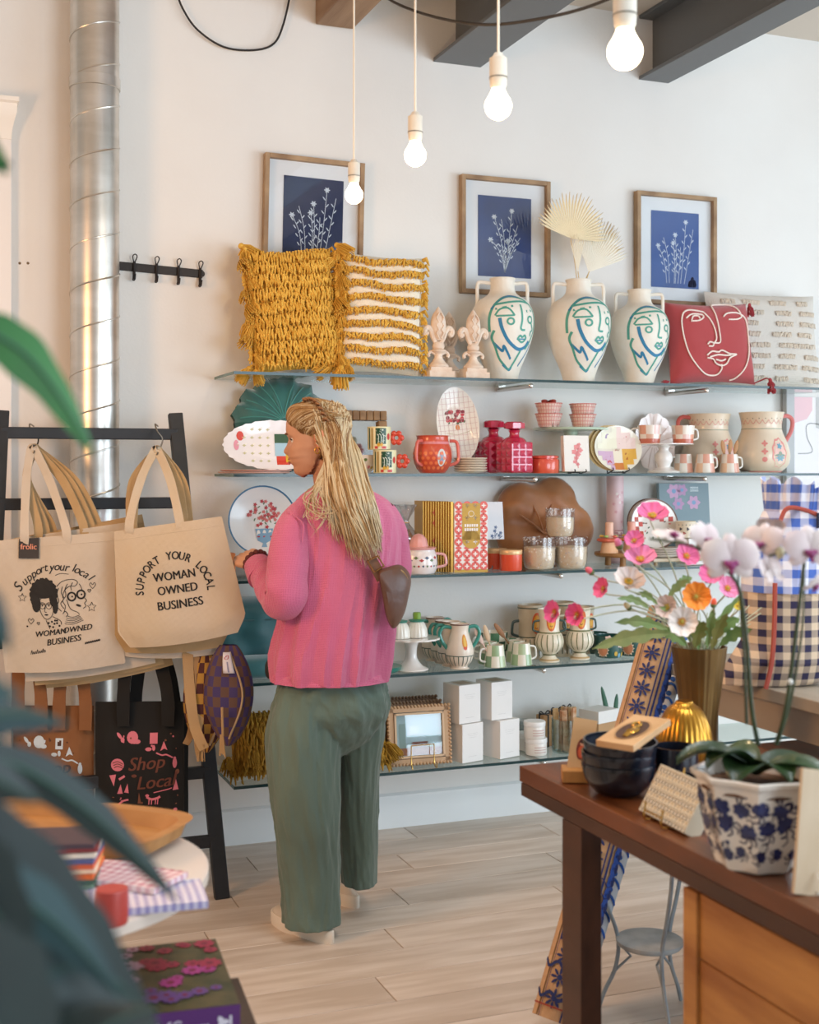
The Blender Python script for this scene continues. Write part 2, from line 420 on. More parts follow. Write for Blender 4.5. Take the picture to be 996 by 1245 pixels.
# black cables
mb = MB(); mb.tube(smooth_path([yp(214, -12, 4.81), yp(222, 10, 4.81), yp(240, 36, 4.81), yp(272, 57, 4.81), yp(308, 61, 4.81), yp(333, 53, 4.81), yp(345, 28, 4.81), yp(354, -12, 4.81)], 6), .0042, 6)
tag(mb.build('loose_cable', M('#25211f', .6)), 'thin black cable hanging in a loop on the wall beside the duct', 'cable')
mb = MB(); mb.tube(smooth_path([cp(452, -22, 3.5), cp(478, 2, 3.5), cp(530, 21, 3.4), cp(590, 30, 3.3), cp(650, 24, 3.2), cp(710, 10, 3.05), cp(765, -12, 2.9)], 6), .004, 6)
tag(mb.build('power_cable', M('#1f1c1b', .6)), 'black cable sagging between the beams behind the pendant cords', 'cable')
# ---------------------------------------------------------------- spiral duct
dx = wX(115.5, 4.725); dr = 29.3 * kY(115, 4.725)
t = thing('spiral_duct', 'silver spiral metal duct running from floor to ceiling by the wall', 'duct', (dx, 4.728, 0))
dm = M('#dcd9d3', .33, .88, v='#c9c5bd', vs=5, b=.04, bs=9, st=(1, 1, 3))
MB().lathe([(dr, 0), (dr, CZ)], 64, cap=False).build('pipe', dm, t)
mb = MB(); pitch = .153; pts = []
for i in range(int(CZ / pitch * 32) - 4):
    a = 2 * pi * i / 32; pts.append(((dr + .0005) * cos(a), (dr + .0005) * sin(a), i / 32 * pitch + .02))
mb.tube(pts, .0034, 6); mb.build('spiral_seam', dm, t)
zb = yp(115, 95, 4.7).z; MB().lathe([(dr + .001, zb - .035), (dr + .004, zb - .033), (dr + .004, zb + .005), (dr + .001, zb + .007)], 64, cap=False).build('joint_band', dm, t)
# ---------------------------------------------------------------- hook rail
a, b = yp(145, 323.5, WY), yp(246, 333.5, WY); L = (b - a).length
t = thing('hook_rail', 'black iron rail with four coat hooks on wall beside duct', 'hook rail', (a.x, WY, a.z), 0)
t.rotation_euler.y = math.atan2(a.z - b.z, b.x - a.x)
im = M('#262020', .5, .3, b=.2, bs=50)
MB().box((L / 2 - .02, -.006, 0), (L + .04, .006, .032)).build('bar', im, t, bevel=.002)
for k in range(4):
    x = L * (.17 + .265 * k); mb = MB()
    mb.tube(smooth_path([(x, -.012, -.048), (x, -.02, -.04), (x, -.014, -.01), (x, -.012, .02)], 5), .0055, 8)
    mb.tube(smooth_path([(x, -.012, .018), (x - .008, -.02, .038), (x, -.026, .046), (x + .008, -.02, .038)], 5, True), .0022, 6, closed=True)
    mb.tube(smooth_path([(x, -.012, -.045), (x, -.04, -.05), (x, -.05, -.03)], 5), .003, 6)
    mb.build('hook', im, t)
MB().lathe([(.012, -.003), (.012, .003)], 16, X=Matrix.Translation((L - .004, -.008, 0)) @ Matrix.Rotation(pi / 2, 4, 'X')).build('rail_eye', im, t)
# ---------------------------------------------------------------- pendant bulbs
CYm = 4.0
bulbm = M('#ffe9c8', .3, em=14)
capm = M('#dcd5c8', .35)
wordb = ['smallest and farthest left of the bare bulbs, before the left picture', 'second bare bulb from the left, between the two pictures', 'third bare bulb from left, over the fleur finials and left vase', 'largest and nearest bare bulb at the top right by the steel beam']
for i, (px, py, d, q) in enumerate(((430.5, 237, 3.93, 22), (505, 189, 3.44, 27), (606, 129, 2.98, 33), (760, 63, 2.5, 43))):
    c = cp(px, py, d); r = q / 2 / F * d
    t = thing('pendant_bulb', wordb[i], 'pendant lamp', (c.x, c.y, c.z), group='bare bulbs hanging in a row')
    MB().lathe([(max(r * cos(a), .0005), r * sin(a)) for a in [R(-90 + 11 * i) for i in range(13)]] + [(r * .62, r * .92), (r * .52, r * 1.12), (r * .48, r * 1.3)], 28).build('glass_bulb', bulbm, t)
    MB().lathe([(r * .48, r * 1.25), (r * .62, r * 1.5), (r * .66, r * 2.0), (r * .66, r * 3.5), (r * .5, r * 3.55), (r * .3, r * 3.9), (.003, r * 3.95)], 24).build('lamp_holder', capm, t)
    MB().lathe([(r * .69, r * 2.02), (r * .69, r * 2.12)], 24).build('ring', M('#9c978e', .3, .6), t)
    MB().tube([(0, 0, r * 3.8), (0, 0, CZ - c.z - .003)], .0032, 8).build('cord', M('#efe6d6', .6), t)
    l = bpy.data.lights.new('bulb_light', 'POINT'); l.energy = 7; l.color = (1, .72, .42); l.shadow_soft_size = r
    lo = bpy.data.objects.new('bulb_light', l); COL.objects.link(lo); lo.parent = t; lo.location = (0, 0, -r * 1.3)
# ---------------------------------------------------------------- framed prints
FW, FH = .407, .487
framem = M('#b29370', .6, v='#8e7052', vs=9, kind='wood', st=(1, 1, 1), b=.1, bs=60)
matm = M('#f2f0ee', .8); white = M('#f5f4f0', .7)
def plant_print(mb, fn, kind, w, h, rs):
    q = random.Random(rs)
    stems = {0: [(-.8, .1), (-.55, .35), (-.1, .2), (.25, .1), (.5, .85), (.85, .65), (.0, .45)], 1: [(-.45, .55), (-.15, .5), (.3, .75), (.55, .35), (-.6, -.1), (.65, .0), (.15, -.1)]}[kind]
    for i, (tx, ty) in enumerate(stems):
        bx = tx * .5 if kind == 0 else 0
        P = [(bx * w, -h), ((bx * .6 + tx * .4 + .05) * w, (ty - 1) * .5 * h * .8), (tx * w, ty * h)]
        stroke(mb, fn, P, .0022)
        fl_ = i % 2 == 0
        if fl_:
            blob(mb, fn, tx * w, ty * h, .010, .009, pet=6, pa=.35)
        for k in range(7):
            t = .25 + .1 * k; x = P[0][0] * (1 - t) ** 2 + 2 * t * (1 - t) * P[1][0] + t * t * P[2][0]; y = P[0][1] * (1 - t) ** 2 + 2 * t * (1 - t) * P[1][1] + t * t * P[2][1]
            sgn = 1 if k % 2 else -1
            blob(mb, fn, x + sgn * .008, y + .006, .009, .0022, rot=sgn * .9 + (0 if sgn > 0 else 0))
lbl = ['left wood-framed dark blue botanical print above the yellow cushions', 'middle wood-framed blue botanical print between the finials and palm fans', 'right wood-framed blue print partly hidden by red face cushion']
for i, (px, py) in enumerate(((320, 187), (560, 212), (773, 232))):
    x0 = wX(px, WY - .02); z1 = yp(px, py, WY - .02).z
    t = thing('framed_print', lbl[i], 'picture', (x0 + FW / 2, WY - .002, z1 - FH / 2), group='framed botanical prints on the wall')
    if i == 0: t.rotation_euler.y = R(1.3)
    for (x, z, a, b) in ((-FW / 2 + .009, 0, .018, FH), (FW / 2 - .009, 0, .018, FH), (0, FH / 2 - .009, FW - .036, .018), (0, -FH / 2 + .009, FW - .036, .018)):
        MB().box((x, -.018, z), (a, .034, b)).build('frame_bar', framem, t, bevel=.0015)
    MB().box((0, -.008, 0), (FW - .03, .006, FH - .03)).build('mat_board', matm, t)
    pw, ph = .245, .335
    mb = MB(); fn = flat(-.0125); quad(mb, fn, -pw / 2, -ph / 2, pw / 2, ph / 2, 0); mb.build('print', M(['#0f1942', '#0f3a7c', '#1c4c92'][i], .6, v=['#16234f', '#0d2d68', '#23559a'][i], vs=6), t)
    mb = MB(); plant_print(mb, flat(-.0132), [0, 1, 0][i], pw / 2 - .014, ph / 2 - .02, i); mb.build('pressed_plants', M('#d9e0e8', .7), t)
    MB().box((0, -.022, 0), (FW - .034, .002, FH - .034)).build('pane', glassm('#fbfdff', .92, .02), t)
# ---------------------------------------------------------------- glass shelves with chrome brackets
SH = [.308, .675, 1.047, 1.432, 1.802]; SX0, SX1, SYF, SYB = 1.06, 3.75, 4.5, 4.825
names = ['lowest glass shelf, holding picture frames and white boxes', 'fourth glass shelf down, holding green checked and owl-faced ceramics', 'third glass shelf down, holding books and glass candles', 'second glass shelf down, with the plates, mugs and red bottles', 'topmost glass shelf, holding the cushions and face vases']
gm = glassm('#f3f9f7', .84, .04, 'shelf_glass'); em_ = M('#1d3b3d', .2)
for i, z in enumerate(SH):
    t = thing('glass_shelf', names[i], 'shelf', (SX0, SYF, z), group='glass shelves on the back wall')
    MB().box(((SX1 - SX0) / 2, .163, -.006), (SX1 - SX0, .32, .010)).build('glass_panel', gm, t)
    MB().box(((SX1 - SX0) / 2, .001, -.006), (SX1 - SX0, .003, .0105)).build('front_edge', em_, t)
    MB().box((.0015, .163, -.006), (.003, .32, .0105)).build('end_edge', M('#6d8a86', .2), t)
    for px in ((605, 810) if i == 4 else (610, 808) if i == 3 else (640, 840) if i == 2 else (620, 830)):
        x = wX(px, WY) - SX0; mb = MB()
        mb.tube([(x, .328, -.024), (x, .02, -.024)], .0095, 14); mb.build('bracket_rod', M('#c9c3bd', .22, .9), t)
        MB().box((x, .3, -.014), (.03, .03, .016)).build('bracket_clip', M('#d8d5d0', .2, .8), t); mb = MB(); mb.ball((x, .018, -.024), (.0105, .006, .0105)); mb.build('bracket_cap', M('#d8d5d0', .2, .8), t)
# ================================================================ TOP SHELF
def spot(px, Y, i): return (wX(px, Y), Y, SH[i] + .0012)
ylw = M('#ecbd55', .9, v='#d6a23c', vs=30, b=.6, bs=120); crm = M('#f1e7d3', .95, b=.5, bs=150)
tm_ = MB(); tassel_mesh(tm_, .075, 46, .022, .0021, 0, 3); tas_y = tm_.build('tassel', ylw); TASY = tas_y.data; bpy.data.objects.remove(tas_y)
def inst(me, name, parent, loc, rot=(0, 0, 0), sc=1):
    o = bpy.data.objects.new(name, me); COL.objects.link(o); o.parent = parent; o.location = loc; o.rotation_euler = rot
    o.scale = (sc, sc, sc) if not isinstance(sc, tuple) else sc; return o
def tufted(name, label, loc, w, h, t_, rows, rz, rx, ry, loopy, seed, edge=None, group='yellow tufted cushions', ntas=9, fall=0.0):
    q = random.Random(seed); t = thing(name, label, 'cushion', loc, rz, group, rx, ry)
    mb = MB(); f = cushion(mb, w, h, t_, 18, sq=.05, pw=.45); mb.build('cover', ylw if loopy > .5 else crm, t)
    mb = MB()
    for r_ in range(rows):
        v = -.99 + 1.96 * (r_ + .5) / rows
        for sub in range(3 if loopy > .5 else 2):
            if loopy < .5 and sub == 1 and r_ % 2 == 9: continue
            n = int(w / .011)
            for k in range(n):
                u = -.98 + 1.96 * (k + .5) / n + q.uniform(-.01, .01); vv = v + (sub - .5) * (.45 if loopy > .5 else .22) / rows + q.uniform(-.015, .015) + .022 * sin(k * .28 + r_)
                if abs(vv) > .97: continue
                p = f(u, vv, -1, .004); L = q.uniform(.016, .026) * (1.2 if loopy > .5 else .72)
                # a looped lock of yarn folded over itself
                mb.tube([p + Vector((0, .004, .006)), p + Vector((q.uniform(-.004, .004), -.014, .002)), p + Vector((q.uniform(-.006, .006), -.016 * q.uniform(.8, 1.3), -L * .6)), p + Vector((q.uniform(-.004, .004), -.004, -L))], [.0028, .0042, .0044, .0024], 5)
    # heavy yarn along the side seams
    for sd in (-1, 1):
        for k in range(60):
            v = q.uniform(-1, 1); p = f(sd * .97, v * .97, -1, 0); a = q.uniform(-.8, .8)
            mb.tube([p, p + Vector((sd * .012, -.012, .004)), p + Vector((sd * .022 + a * .006, -.012 + a * .01, -.014))], [.004, .006, .003], 5)
    mb.build('yarn_loops', ylw, t)['kind'] = 'stuff'
    if edge:
        for k in range(ntas):
            v = .98 - 1.96 * k / (ntas - 1); p = f(edge * 1.0, v, -1, 0)
            inst(TASY, 'tassel', t, p + Vector((edge * .012, -.03, .02)), (q.uniform(-.3, .0) - .35, edge * -q.uniform(.25, .9), q.uniform(0, 6)), q.uniform(.85, 1.15))
            inst(TASY, 'tassel', t, p + Vector((-edge * .006, -.045, .005)), (q.uniform(-.5, -.1), edge * -q.uniform(-.2, .3), q.uniform(0, 6)), q.uniform(.7, .95))
    return t
Yc = 4.66; k = kY(355, Yc)
tufted('tufted_cushion', 'yellow looped-yarn cushion at the left end of the top shelf', (wX(361, Yc), Yc, SH[4] + .012), .335, .155 / .33 * 1.02, .15, 9, R(-8), R(-7), R(-4), 1, 11, -1, ntas=9)
tufted('tufted_cushion', 'yellow and white striped cushion with tassels hanging over the shelf edge', (wX(459, Yc - .04), Yc - .05, SH[4] + .008), .345, .475, .15, 9, R(-6), R(-6), R(2.5), 0, 12, -1, ntas=10)
mb = MB()
for o_ in [o for o in COL.objects if o.name.startswith('tufted_cushion') and 'hanging' in o.get('label', '')]:
    inst(TASY, 'tassel', o_, (-.165, -.085, .008), (0, 0, 0), 1.15); inst(TASY, 'tassel', o_, (-.135, -.07, .02), (.2, .4, 2), .9)
# finials
def finial():
    mb = MB(); mb.box((0, 0, .012), (.105, .085, .024)).box((0, 0, .031), (.088, .07, .016))
    mb.lathe(sprof([(.036, .038), (.041, .046), (.03, .058), (.018, .074), (.016, .09), (.028, .1), (.03, .106), (.016, .115), (.014, .125)]), 20)
    mb.ball((0, 0, .122), (.026, .02, .02)); mb.ball((0, 0, .203), (.031, .022, .06), 0, 14, 12)
    mb.lathe([(.02, .245), (.008, .266), (.001, .275)], 12)
    for s_ in (-1, 1):
        mb.tube(smooth_path([(s_ * .006, 0, .125), (s_ * .022, 0, .155), (s_ * .03, 0, .18), (s_ * .043, 0, .193), (s_ * .057, 0, .183), (s_ * .056, 0, .168), (s_ * .047, 0, .166)], 5), [.008 + .004 * sin(i / 30 * pi) for i in range(31)], 8)
        mb.ball((s_ * .049, 0, .17), .010)
        mb.tube(smooth_path([(s_ * .01, 0, .09), (s_ * .03, 0, .1), (s_ * .042, 0, .09), (s_ * .038, 0, .08)], 4), .007, 8)
        for z in (.17, .2, .23): mb.tube([(s_ * .004, -.021, z - .02), (s_ * .015, -.02, z), (s_ * .004, -.02, z + .02)], .003, 5)
    return mb.build('fleur_finial', M('#f0ddcb', .75, v='#e2c7b1', vs=20, b=.3, bs=60))
fi = finial(); lab = ['distressed cream fleur finial standing nearest the striped yellow cushion', 'distressed cream fleur finial just left of the left face vase', 'cream fleur finial half hidden behind the left finial']
for i, (px, Y, s_) in enumerate(((533, 4.57, 1.0), (575.5, 4.57, .985), (546, 4.74, 1.02))):
    o = fi if i == 0 else fi.copy()
    if i: COL.objects.link(o)
    o.location = spot(px, Y, 4); o.scale = (s_,) * 3; o.rotation_euler.z = (0, .05, -.1)[i]
    tag(o, lab[i], 'finial', 'fleur finials on the top shelf')
# face vases
vp = [(-55, 440), (-58, 437)]
k = .00325
vpro = [(p * k, z * k / 3.557 * 3.557) for p, z in []]
kk = kY(705, 4.64) / 3.557
VP = sprof([(62 * kk, 0), (66 * kk, 8 * kk), (82 * kk, 60 * kk), (112 * kk, 130 * kk), (133 * kk, 200 * kk), (139 * kk, 255 * kk), (133 * kk, 300 * kk), (110 * kk, 340 * kk), (78 * kk, 362 * kk), (60 * kk, 378 * kk), (53 * kk, 400 * kk), (53 * kk, 430 * kk), (57 * kk, 438 * kk), (56 * kk, 442 * kk)], 4)
cerm = M('#f1ebe0', .55, v='#ebe1d2', vs=14, b=.25, bs=70)
gr, bl = M('#4fa08e', .5), M('#2f7fa8', .5)
def facevase(label, loc, rz, sc=1):
    t = thing('face_vase', label, 'vase', loc, rz, 'two-handled painted face vases')
    MB().lathe(vessel(VP, .006, .5), 48).build('body', cerm, t)
    for s_ in (-1, 1):
        mb = MB(); P = [(s_ * 112 * kk, 0, 345 * kk), (s_ * 112 * kk, 0, 395 * kk), (s_ * 108 * kk, 0, 418 * kk), (s_ * 95 * kk, 0, 424 * kk), (s_ * 50 * kk, 0, 420 * kk)]
        P = [(s_ * 118 * kk, 0, 300 * kk)] + P; mb.tube(smooth_path(P, 5), .0075, 8, flat=.8); mb.build('handle', cerm, t)
    fn0 = lathe_fn(VP, .0009); g = MB()
    fn = lambda x, y: fn0((x - 727) * kk * 1.12, (855 - y) * kk)
    W = 11
    for pts, mi, wd in (
        ([(648, 655), (650, 590), (668, 540), (700, 512), (740, 502), (800, 508), (845, 535), (866, 580), (868, 640), (850, 690), (825, 725)], 0, W),
        ([(655, 560), (690, 515), (740, 500), (790, 503)], 1, W * .8),
        ([(668, 650), (655, 680), (666, 715), (682, 765), (715, 795), (746, 810), (775, 775), (797, 730)], 0, W), ([(700, 790), (746, 812), (765, 790)], 1, W),
        ([(660, 700), (700, 735), (706, 714), (722, 735), (746, 768)], 1, W),
        ([(690, 598), (700, 645), (728, 695), (775, 725), (815, 718), (838, 690)], 1, W * 1.25),
        ([(662, 542), (740, 528), (800, 524), (850, 532)], 0, W * .8), ([(672, 560), (745, 546)], 0, W * .8),
        ([(672, 588), (690, 562), (722, 556), (744, 580), (740, 587), (676, 590)], 0, W * .7),
        ([(780, 538), (782, 600), (778, 642), (800, 646)], 0, W * .8), ([(768, 684), (778, 670), (790, 676), (802, 668), (812, 682), (792, 697), (768, 684)], 0, W * .8), ([(764, 685), (815, 683)], 1, W * .5),
        ([(805, 566), (842, 560)], 0, W * .9), ([(835, 615), (850, 640), (838, 652), (840, 668)], 0, W * .7), ([(812, 795), (850, 740), (862, 700)], 1, W * .7)):
        stroke(g, fn, pts, wd * kk * 0 + wd if False else wd, mi)
    for cx, cy, r_ in ((733, 612), (826, 600)) and ((733, 612, 13), (826, 600, 14)): stroke(g, fn, [(cx + r_ * cos(a), cy + r_ * sin(a)) for a in [i * pi / 4 for i in range(8)]], W * .7, 0, True)
    g.build('painted_face', [gr, bl], t, auto=0); return t
v0 = facevase('painted face vase at left, beside the fleur finials', spot(611, 4.66, 4), R(-13))
v0.scale = (.97, .97, .985)
dup(v0, spot(703.5, 4.62, 4), R(-13), 'tallest painted face vase, holding the dried palm fans', sc=1.0)
dup(v0, spot(777.5, 4.66, 4), R(-16), 'painted face vase just left of the red face cushion', sc=.95)
# dried palm fans
def palm(label, base, tip, R_, spread, rot, cup, seed, n=26, colr='#ecdcb9'):
    q = random.Random(seed); t = thing('palm_fan', label, 'dried palm', base, 0, 'dried palm fans in the tall face vase')
    tp = Vector(tip) - Vector(base); MB().tube(smooth_path([(0, 0, 0), tp * .5 + Vector((.004, 0, 0)), tp], 4), .0022, 6).build('stem', M('#d9bd8c', .8), t)
    mb = MB(); d0 = rot
    for i in range(n):
        a = d0 + spread * (i / (n - 1) - .5); L = R_ * (1 - .12 * abs(i / (n - 1) - .5) * 2) * q.uniform(.94, 1.04)
        def P(s, off, y): return tp + Vector(((sin(a) * s + cos(a) * off) * 1.0, y, cos(a) * s - sin(a) * off))
        w_ = L * spread / n * .52; vs = []
        for s in (0.02, .35, .75, .92, 1):
            ww = w_ * s * (1 if s < .7 else (1 - (s - .7) / .31)); yy = cup * s * s * L
            vs += [P(L * s, -ww, yy), P(L * s, 0, yy - .5 * w_ * s), P(L * s, ww, yy)]
        mb.add(vs, [(3 * k, 3 * k + 1, 3 * k + 4, 3 * k + 3) for k in range(4)] + [(3 * k + 1, 3 * k + 2, 3 * k + 5, 3 * k + 4) for k in range(4)], 0, None, False)
    mb.build('fan', M(colr, .8), t, auto=20)
vb = Vector(spot(703, 4.62, 4)) + Vector((0, 0, .36)); kp = kY(703, 4.62)
palm('palest dried palm fan spreading upright at left of the tall vase', vb, yp(694.5, 290, 4.6), 56 * kp, R(160), R(10), -.05, 1, 30)
palm('dried palm fan leaning to the right out of the tall vase', vb + Vector((.01, 0, 0)), yp(716, 331, 4.62), 74 * kp, R(88), R(24), .1, 2, 24, '#efe7d6')
palm('small narrow dried palm fan standing between the two wide ones', vb, yp(703, 330, 4.58), 46 * kp, R(28), R(-2), .02, 3, 9, '#efe4cc')
palm('tan dried palm fan at the back of the tall vase', vb + Vector((.0, .01, 0)), yp(722, 318, 4.7), 56 * kp, R(70), R(30), .05, 4, 16, '#d9b985')
# red face cushion
kr = kY(865, 4.62) / 3.89 * 1.04
t = thing('face_cushion', 'terracotta red cushion with a white line-drawn face and corner tassels', 'cushion', (wX(864, 4.62), 4.60, SH[4] + .006), R(-3), None, R(-10), R(-1))
redm = M('#b8464a', .85, sh=.4, b=.3, bs=200, kind='weave', v=None)
w_, h_ = 440 * kr, 385 * kr; mb = MB(); f = cushion(mb, w_, h_, .15, 26, sq=.07, pw=.5, wr=.006); mb.build('cover', redm, t)
g = MB()
def fm(x, y): return f(max(-1, min(1, (x - 492) / 212)), max(-1, min(1, (760 - y) / 188)), -1, .004)
for pts in ([(435, 628), (400, 622), (362, 622), (335, 642), (322, 690), (326, 770), (345, 840), (385, 895), (430, 925), (480, 928), (500, 905), (498, 882)],
            [(435, 628), (462, 665), (480, 715), (482, 760), (470, 778)], [(432, 788), (445, 776), (464, 782), (458, 796), (438, 796)], [(464, 780), (500, 776), (502, 720), (497, 650), (495, 590), (540, 578), (590, 582), (622, 610), (636, 648)],
            [(345, 662), (375, 642), (420, 642), (430, 655), (405, 672), (365, 676)], [(368, 672), (380, 652), (404, 650), (410, 664)], [(535, 650), (560, 632), (610, 630), (638, 645), (610, 662), (560, 664)], 
            [(640, 640), (664, 670), (670, 740), (658, 820), (625, 890), (585, 935), (560, 945)],
            [(425, 840), (450, 822), (485, 824), (505, 816), (545, 832), (580, 834), (545, 850), (525, 878), (500, 888), (470, 878), (455, 858), (425, 852)], [(440, 848), (480, 838), (520, 840), (550, 838)], [(470, 860), (498, 866), (520, 858)]):
    closed = False; g.tube([fm(p.x, p.y) for p in smooth_path([(a, b, 0) for a, b in pts], 5)], 3.6 * kr * 1.05, 6)
g.build('face_line', M('#f6e6dc', .9), t, auto=0)
tb = MB(); tassel_mesh(tb, .055, 40, .014, .0016, 0, 5); r0 = tb.build('tassel', M('#b0424a', .9), t, f(.97, .97, -1) + Vector((.012, -.01, .0)))
for u, v, dz in ((.98, -.98, -.012), (-.98, -.98, 0)):
    p = f(u, v, -1); o = inst(r0.data, 'tassel', t, p + Vector((.03 if u > 0 else -.02, -.07 if u > 0 else -.015, .004)), (0, 0 if u > 0 else 1.4, 0), 1.15 if u > 0 else .6)
MB().tube([f(.97, -.97, -1), f(.98, -.98, -1) + Vector((.025, -.05, .012)), f(.98, -.98, -1) + Vector((.03, -.07, .0))], .003, 6).build('tassel_cord', M('#b0424a', .9), t)
# cream cushion
q = random.Random(4); t = thing('textured_cushion', 'large cream textured cushion with fringed dashes at the right end', 'cushion', (wX(930, 4.71), 4.695, SH[4] + .004), R(-4), None, R(-8))
mb = MB(); f = cushion(mb, .56, .43, .12, 20, sq=.04, wr=.004); mb.build('cover', M('#e9e2d9', .9, b=.5, bs=60, kind='weave'), t)
mb = MB()
for r_ in range(8):
    for c in range(4):
        u0 = -.92 + .48 * c + q.uniform(0, .15); L = q.uniform(.2, .42); v = -.85 + .235 * r_
        for k in range(int(L * 60)):
            u = u0 + k / 60
            if u > .97: break
            p = f(u, v + q.uniform(-.012, .012), -1, .002)
            mb.tube([p + Vector((0, .003, .006)), p + Vector((q.uniform(-.003, .003), -.007, .003)), p + Vector((q.uniform(-.004, .004), -.004, -.014))], .0024, 4)
mb.build('fringe', M('#e4d8c8', .9), t)['kind'] = 'stuff'
n_ = MB(); tassel_mesh(n_, .04, 40, .014, .002, 0, 8)
tag(n_.build('navy_tassel', M('#232b4a', .9), loc=yp(842, 338, 4.66)), 'small navy tassel on the cream cushion corner', 'tassel')
# ================================================================ SECOND SHELF
z2 = 3
def fit(px0, px1, Y): return abs(wX(px1, Y) - wX(px0, Y))
# round teal leaf cushion
tealm = M('#1b6d6a', .55, sh=1.0, v='#155a59', vs=10, b=.2, bs=40)
t = thing('leaf_cushion', 'round teal velvet leaf-shaped cushion with frilled rim, left of woman', 'cushion', (wX(343, 4.72), 4.72, SH[3] + .004), R(-6), None, R(-8))
mb = MB(); Rr = .185
def lf(side):
    def g(u, v):
        a = 2 * pi * u; r = Rr * v * (1 + .035 * sin(13 * a) * v ** 4 + .02 * sin(31 * a) * v ** 6)
        x, z = r * sin(a), r * cos(a) * .98; th = .075 * math.sqrt(max(1 - (v * .97) ** 2, 0))
        ve = -.012 * max(0, 1 - abs(((a / (2 * pi) * 10) % 1) - .5) * 9) * v * (1 - v) * 2 if side < 0 else 0
        return Vector((x, side * th - side * ve + .012 * sin(17 * a) * v ** 6, z + Rr))
    return g
mb.grid(lf(-1), 96, 16, cu=True); mb.grid(lf(1), 96, 10, cu=True); mb.build('cover', tealm, t)
mb = MB()
for i in range(14):
    a = -1.5 + i * .23; P = []
    for s in range(9):
        v = .08 + .1 * s; aa = a + .25 * (v - .1) * (1 if a > 0 else -1); th = .075 * math.sqrt(1 - (v * .97) ** 2); P.append((Rr * v * sin(aa), -th - .001, Rr * v * cos(aa) + Rr))
    mb.tube(P, .0026, 5)
mb.build('vein_ridges', M('#2c8580', .5, sh=1), t)
# oval scalloped platter with a printed picture
def platter(name, label, w, h, loc, rz, rx, mats, paint, sc=0, t_=.008, group=None, cat='plate', nsc=26, ry=0):
    t = thing(name, label, cat, loc, rz, group, rx, ry); mb = MB()
    def rim(a): return 1 + (sc * abs(sin(a * nsc / 2)) - sc / 2)
    def front(u, v):
        a = 2 * pi * u; q = rim(a) if v > .9 else 1 + (rim(a) - 1) * v; d = -.012 * (v ** 2.2) if v > .72 else -.012 * (.72 ** 2.2) * (v / .72) ** 6
        return Vector((w / 2 * v * q * sin(a), d, h / 2 + h / 2 * v * q * cos(a)))
    mb.grid(front, 64, 8, 0, True); mb.grid(lambda u, v: front(1 - u, v) + Vector((0, t_ * (1 - v ** 8 * .8), 0)), 64, 8, 0, True); mb.build('dish', mats[0], t)
    def fn(x, y):
        v = min(math.hypot(x / (w / 2), y / (h / 2)), 1); d = -.012 * (v ** 2.2) if v > .72 else -.012 * (.72 ** 2.2) * (v / .72) ** 6
        return Vector((x, d - .0009, h / 2 + y))
    g = MB(); paint(g, fn, w, h); g.build('painting', mats[1:], t, auto=0); return t
def dense(g, fn, x0, y0, x1, y1, mi, n=4, clip=None): 
    quad(g, fn, x0, y0, x1, y1, mi, n)
def p_scal(g, fn, w, h):
    q = random.Random(2)
    dense(g, fn, -.005, .01, .12, .045, 0); dense(g, fn, -.005, -.04, .13, .01, 1); dense(g, fn, .0, -.075, .05, -.04, 3)
    for k in range(3): dense(g, fn, .035 + k * .022, -.065, .05 + k * .022, -.025, 4, 2)
    for k in range(14): blob(g, fn, q.uniform(0, .11), q.uniform(.015, .04), .004, mi=2)
    for i in range(5):
        for j in range(5): 
            x, y = -.15 + i * .03, -.06 + j * .03
            if (x / .17) ** 2 + (y / .1) ** 2 < .8: blob(g, fn, x, y, .006, .004, mi=5, pet=4); blob(g, fn, x + .007, y + .006, .0045, .0025, mi=2, rot=.6)
    blob(g, fn, -.135, .035, .014, .018, mi=3); blob(g, fn, -.15, .0, .01, .02, mi=6)
PW_ = fit(276, 396, 4.6)
platter('oval_platter', 'oval scalloped platter with a picnic picture leaning before teal cushion', PW_ + .02, 62 * kY(330, 4.6), (wX(337, 4.6), 4.60, SH[3] + .012), R(-4), R(-13),
        [M('#f2eef0', .25, coat=.5), M('#24553c', .4), M('#a9cfe2', .4), M('#f7f3ea', .4), M('#d6402f', .4), M('#e0b92e', .4), M('#c9c59a', .4), M('#e79ab0', .4)], p_scal, sc=.05)
mb = MB()
t0 = tag(MB().lathe([(.115, 0), (.122, .003), (.122, .006), (.113, .004), (.001, .003)], 40).build('pink_tray', M('#d9a596', .4), loc=spot(309, 4.63, 3)), 'round pink rimmed tray under the picnic platter, lower one', 'tray', 'trays under the picnic platter'); t0.scale = (1.1, .95, 1)
t1 = t0.copy(); COL.objects.link(t1); t1.location.z += .0075; t1.location.x += .008; t1['label'] = 'round pink rimmed tray under picnic platter, upper one'
# bamboo frame behind the mugs
bm_ = M('#a98257', .6, v='#7f5c38', vs=14, kind='wood', b=.2, bs=40)
x0, x1 = wX(421, 4.75), wX(472, 4.75); zt = yp(450, 499, 4.75).z; w_ = .26; h_ = zt - SH[3]
t = thing('bamboo_frame', 'brown segmented bamboo frame standing behind the picture mugs', 'frame', (x1 - w_, 4.75, SH[3] + .001), 0, None, R(-5))
for i in range(9):
    MB().box((w_ * (i + .5) / 9, 0, h_ - .02), (w_ / 9 - .002, .02, .038)).build('segment', bm_, t, bevel=.003)
for s_ in (.019, w_ - .019):
    for i in range(6): MB().box((s_, 0, (h_ - .04) * (i + .5) / 6), (.036, .02, (h_ - .04) / 6 - .002)).build('segment', bm_, t, bevel=.003)
MB().box((w_ / 2, .012, h_ / 2 - .01), (w_ - .06, .004, h_ - .03)).build('mirror', M('#c8cdd0', .08, 1), t)
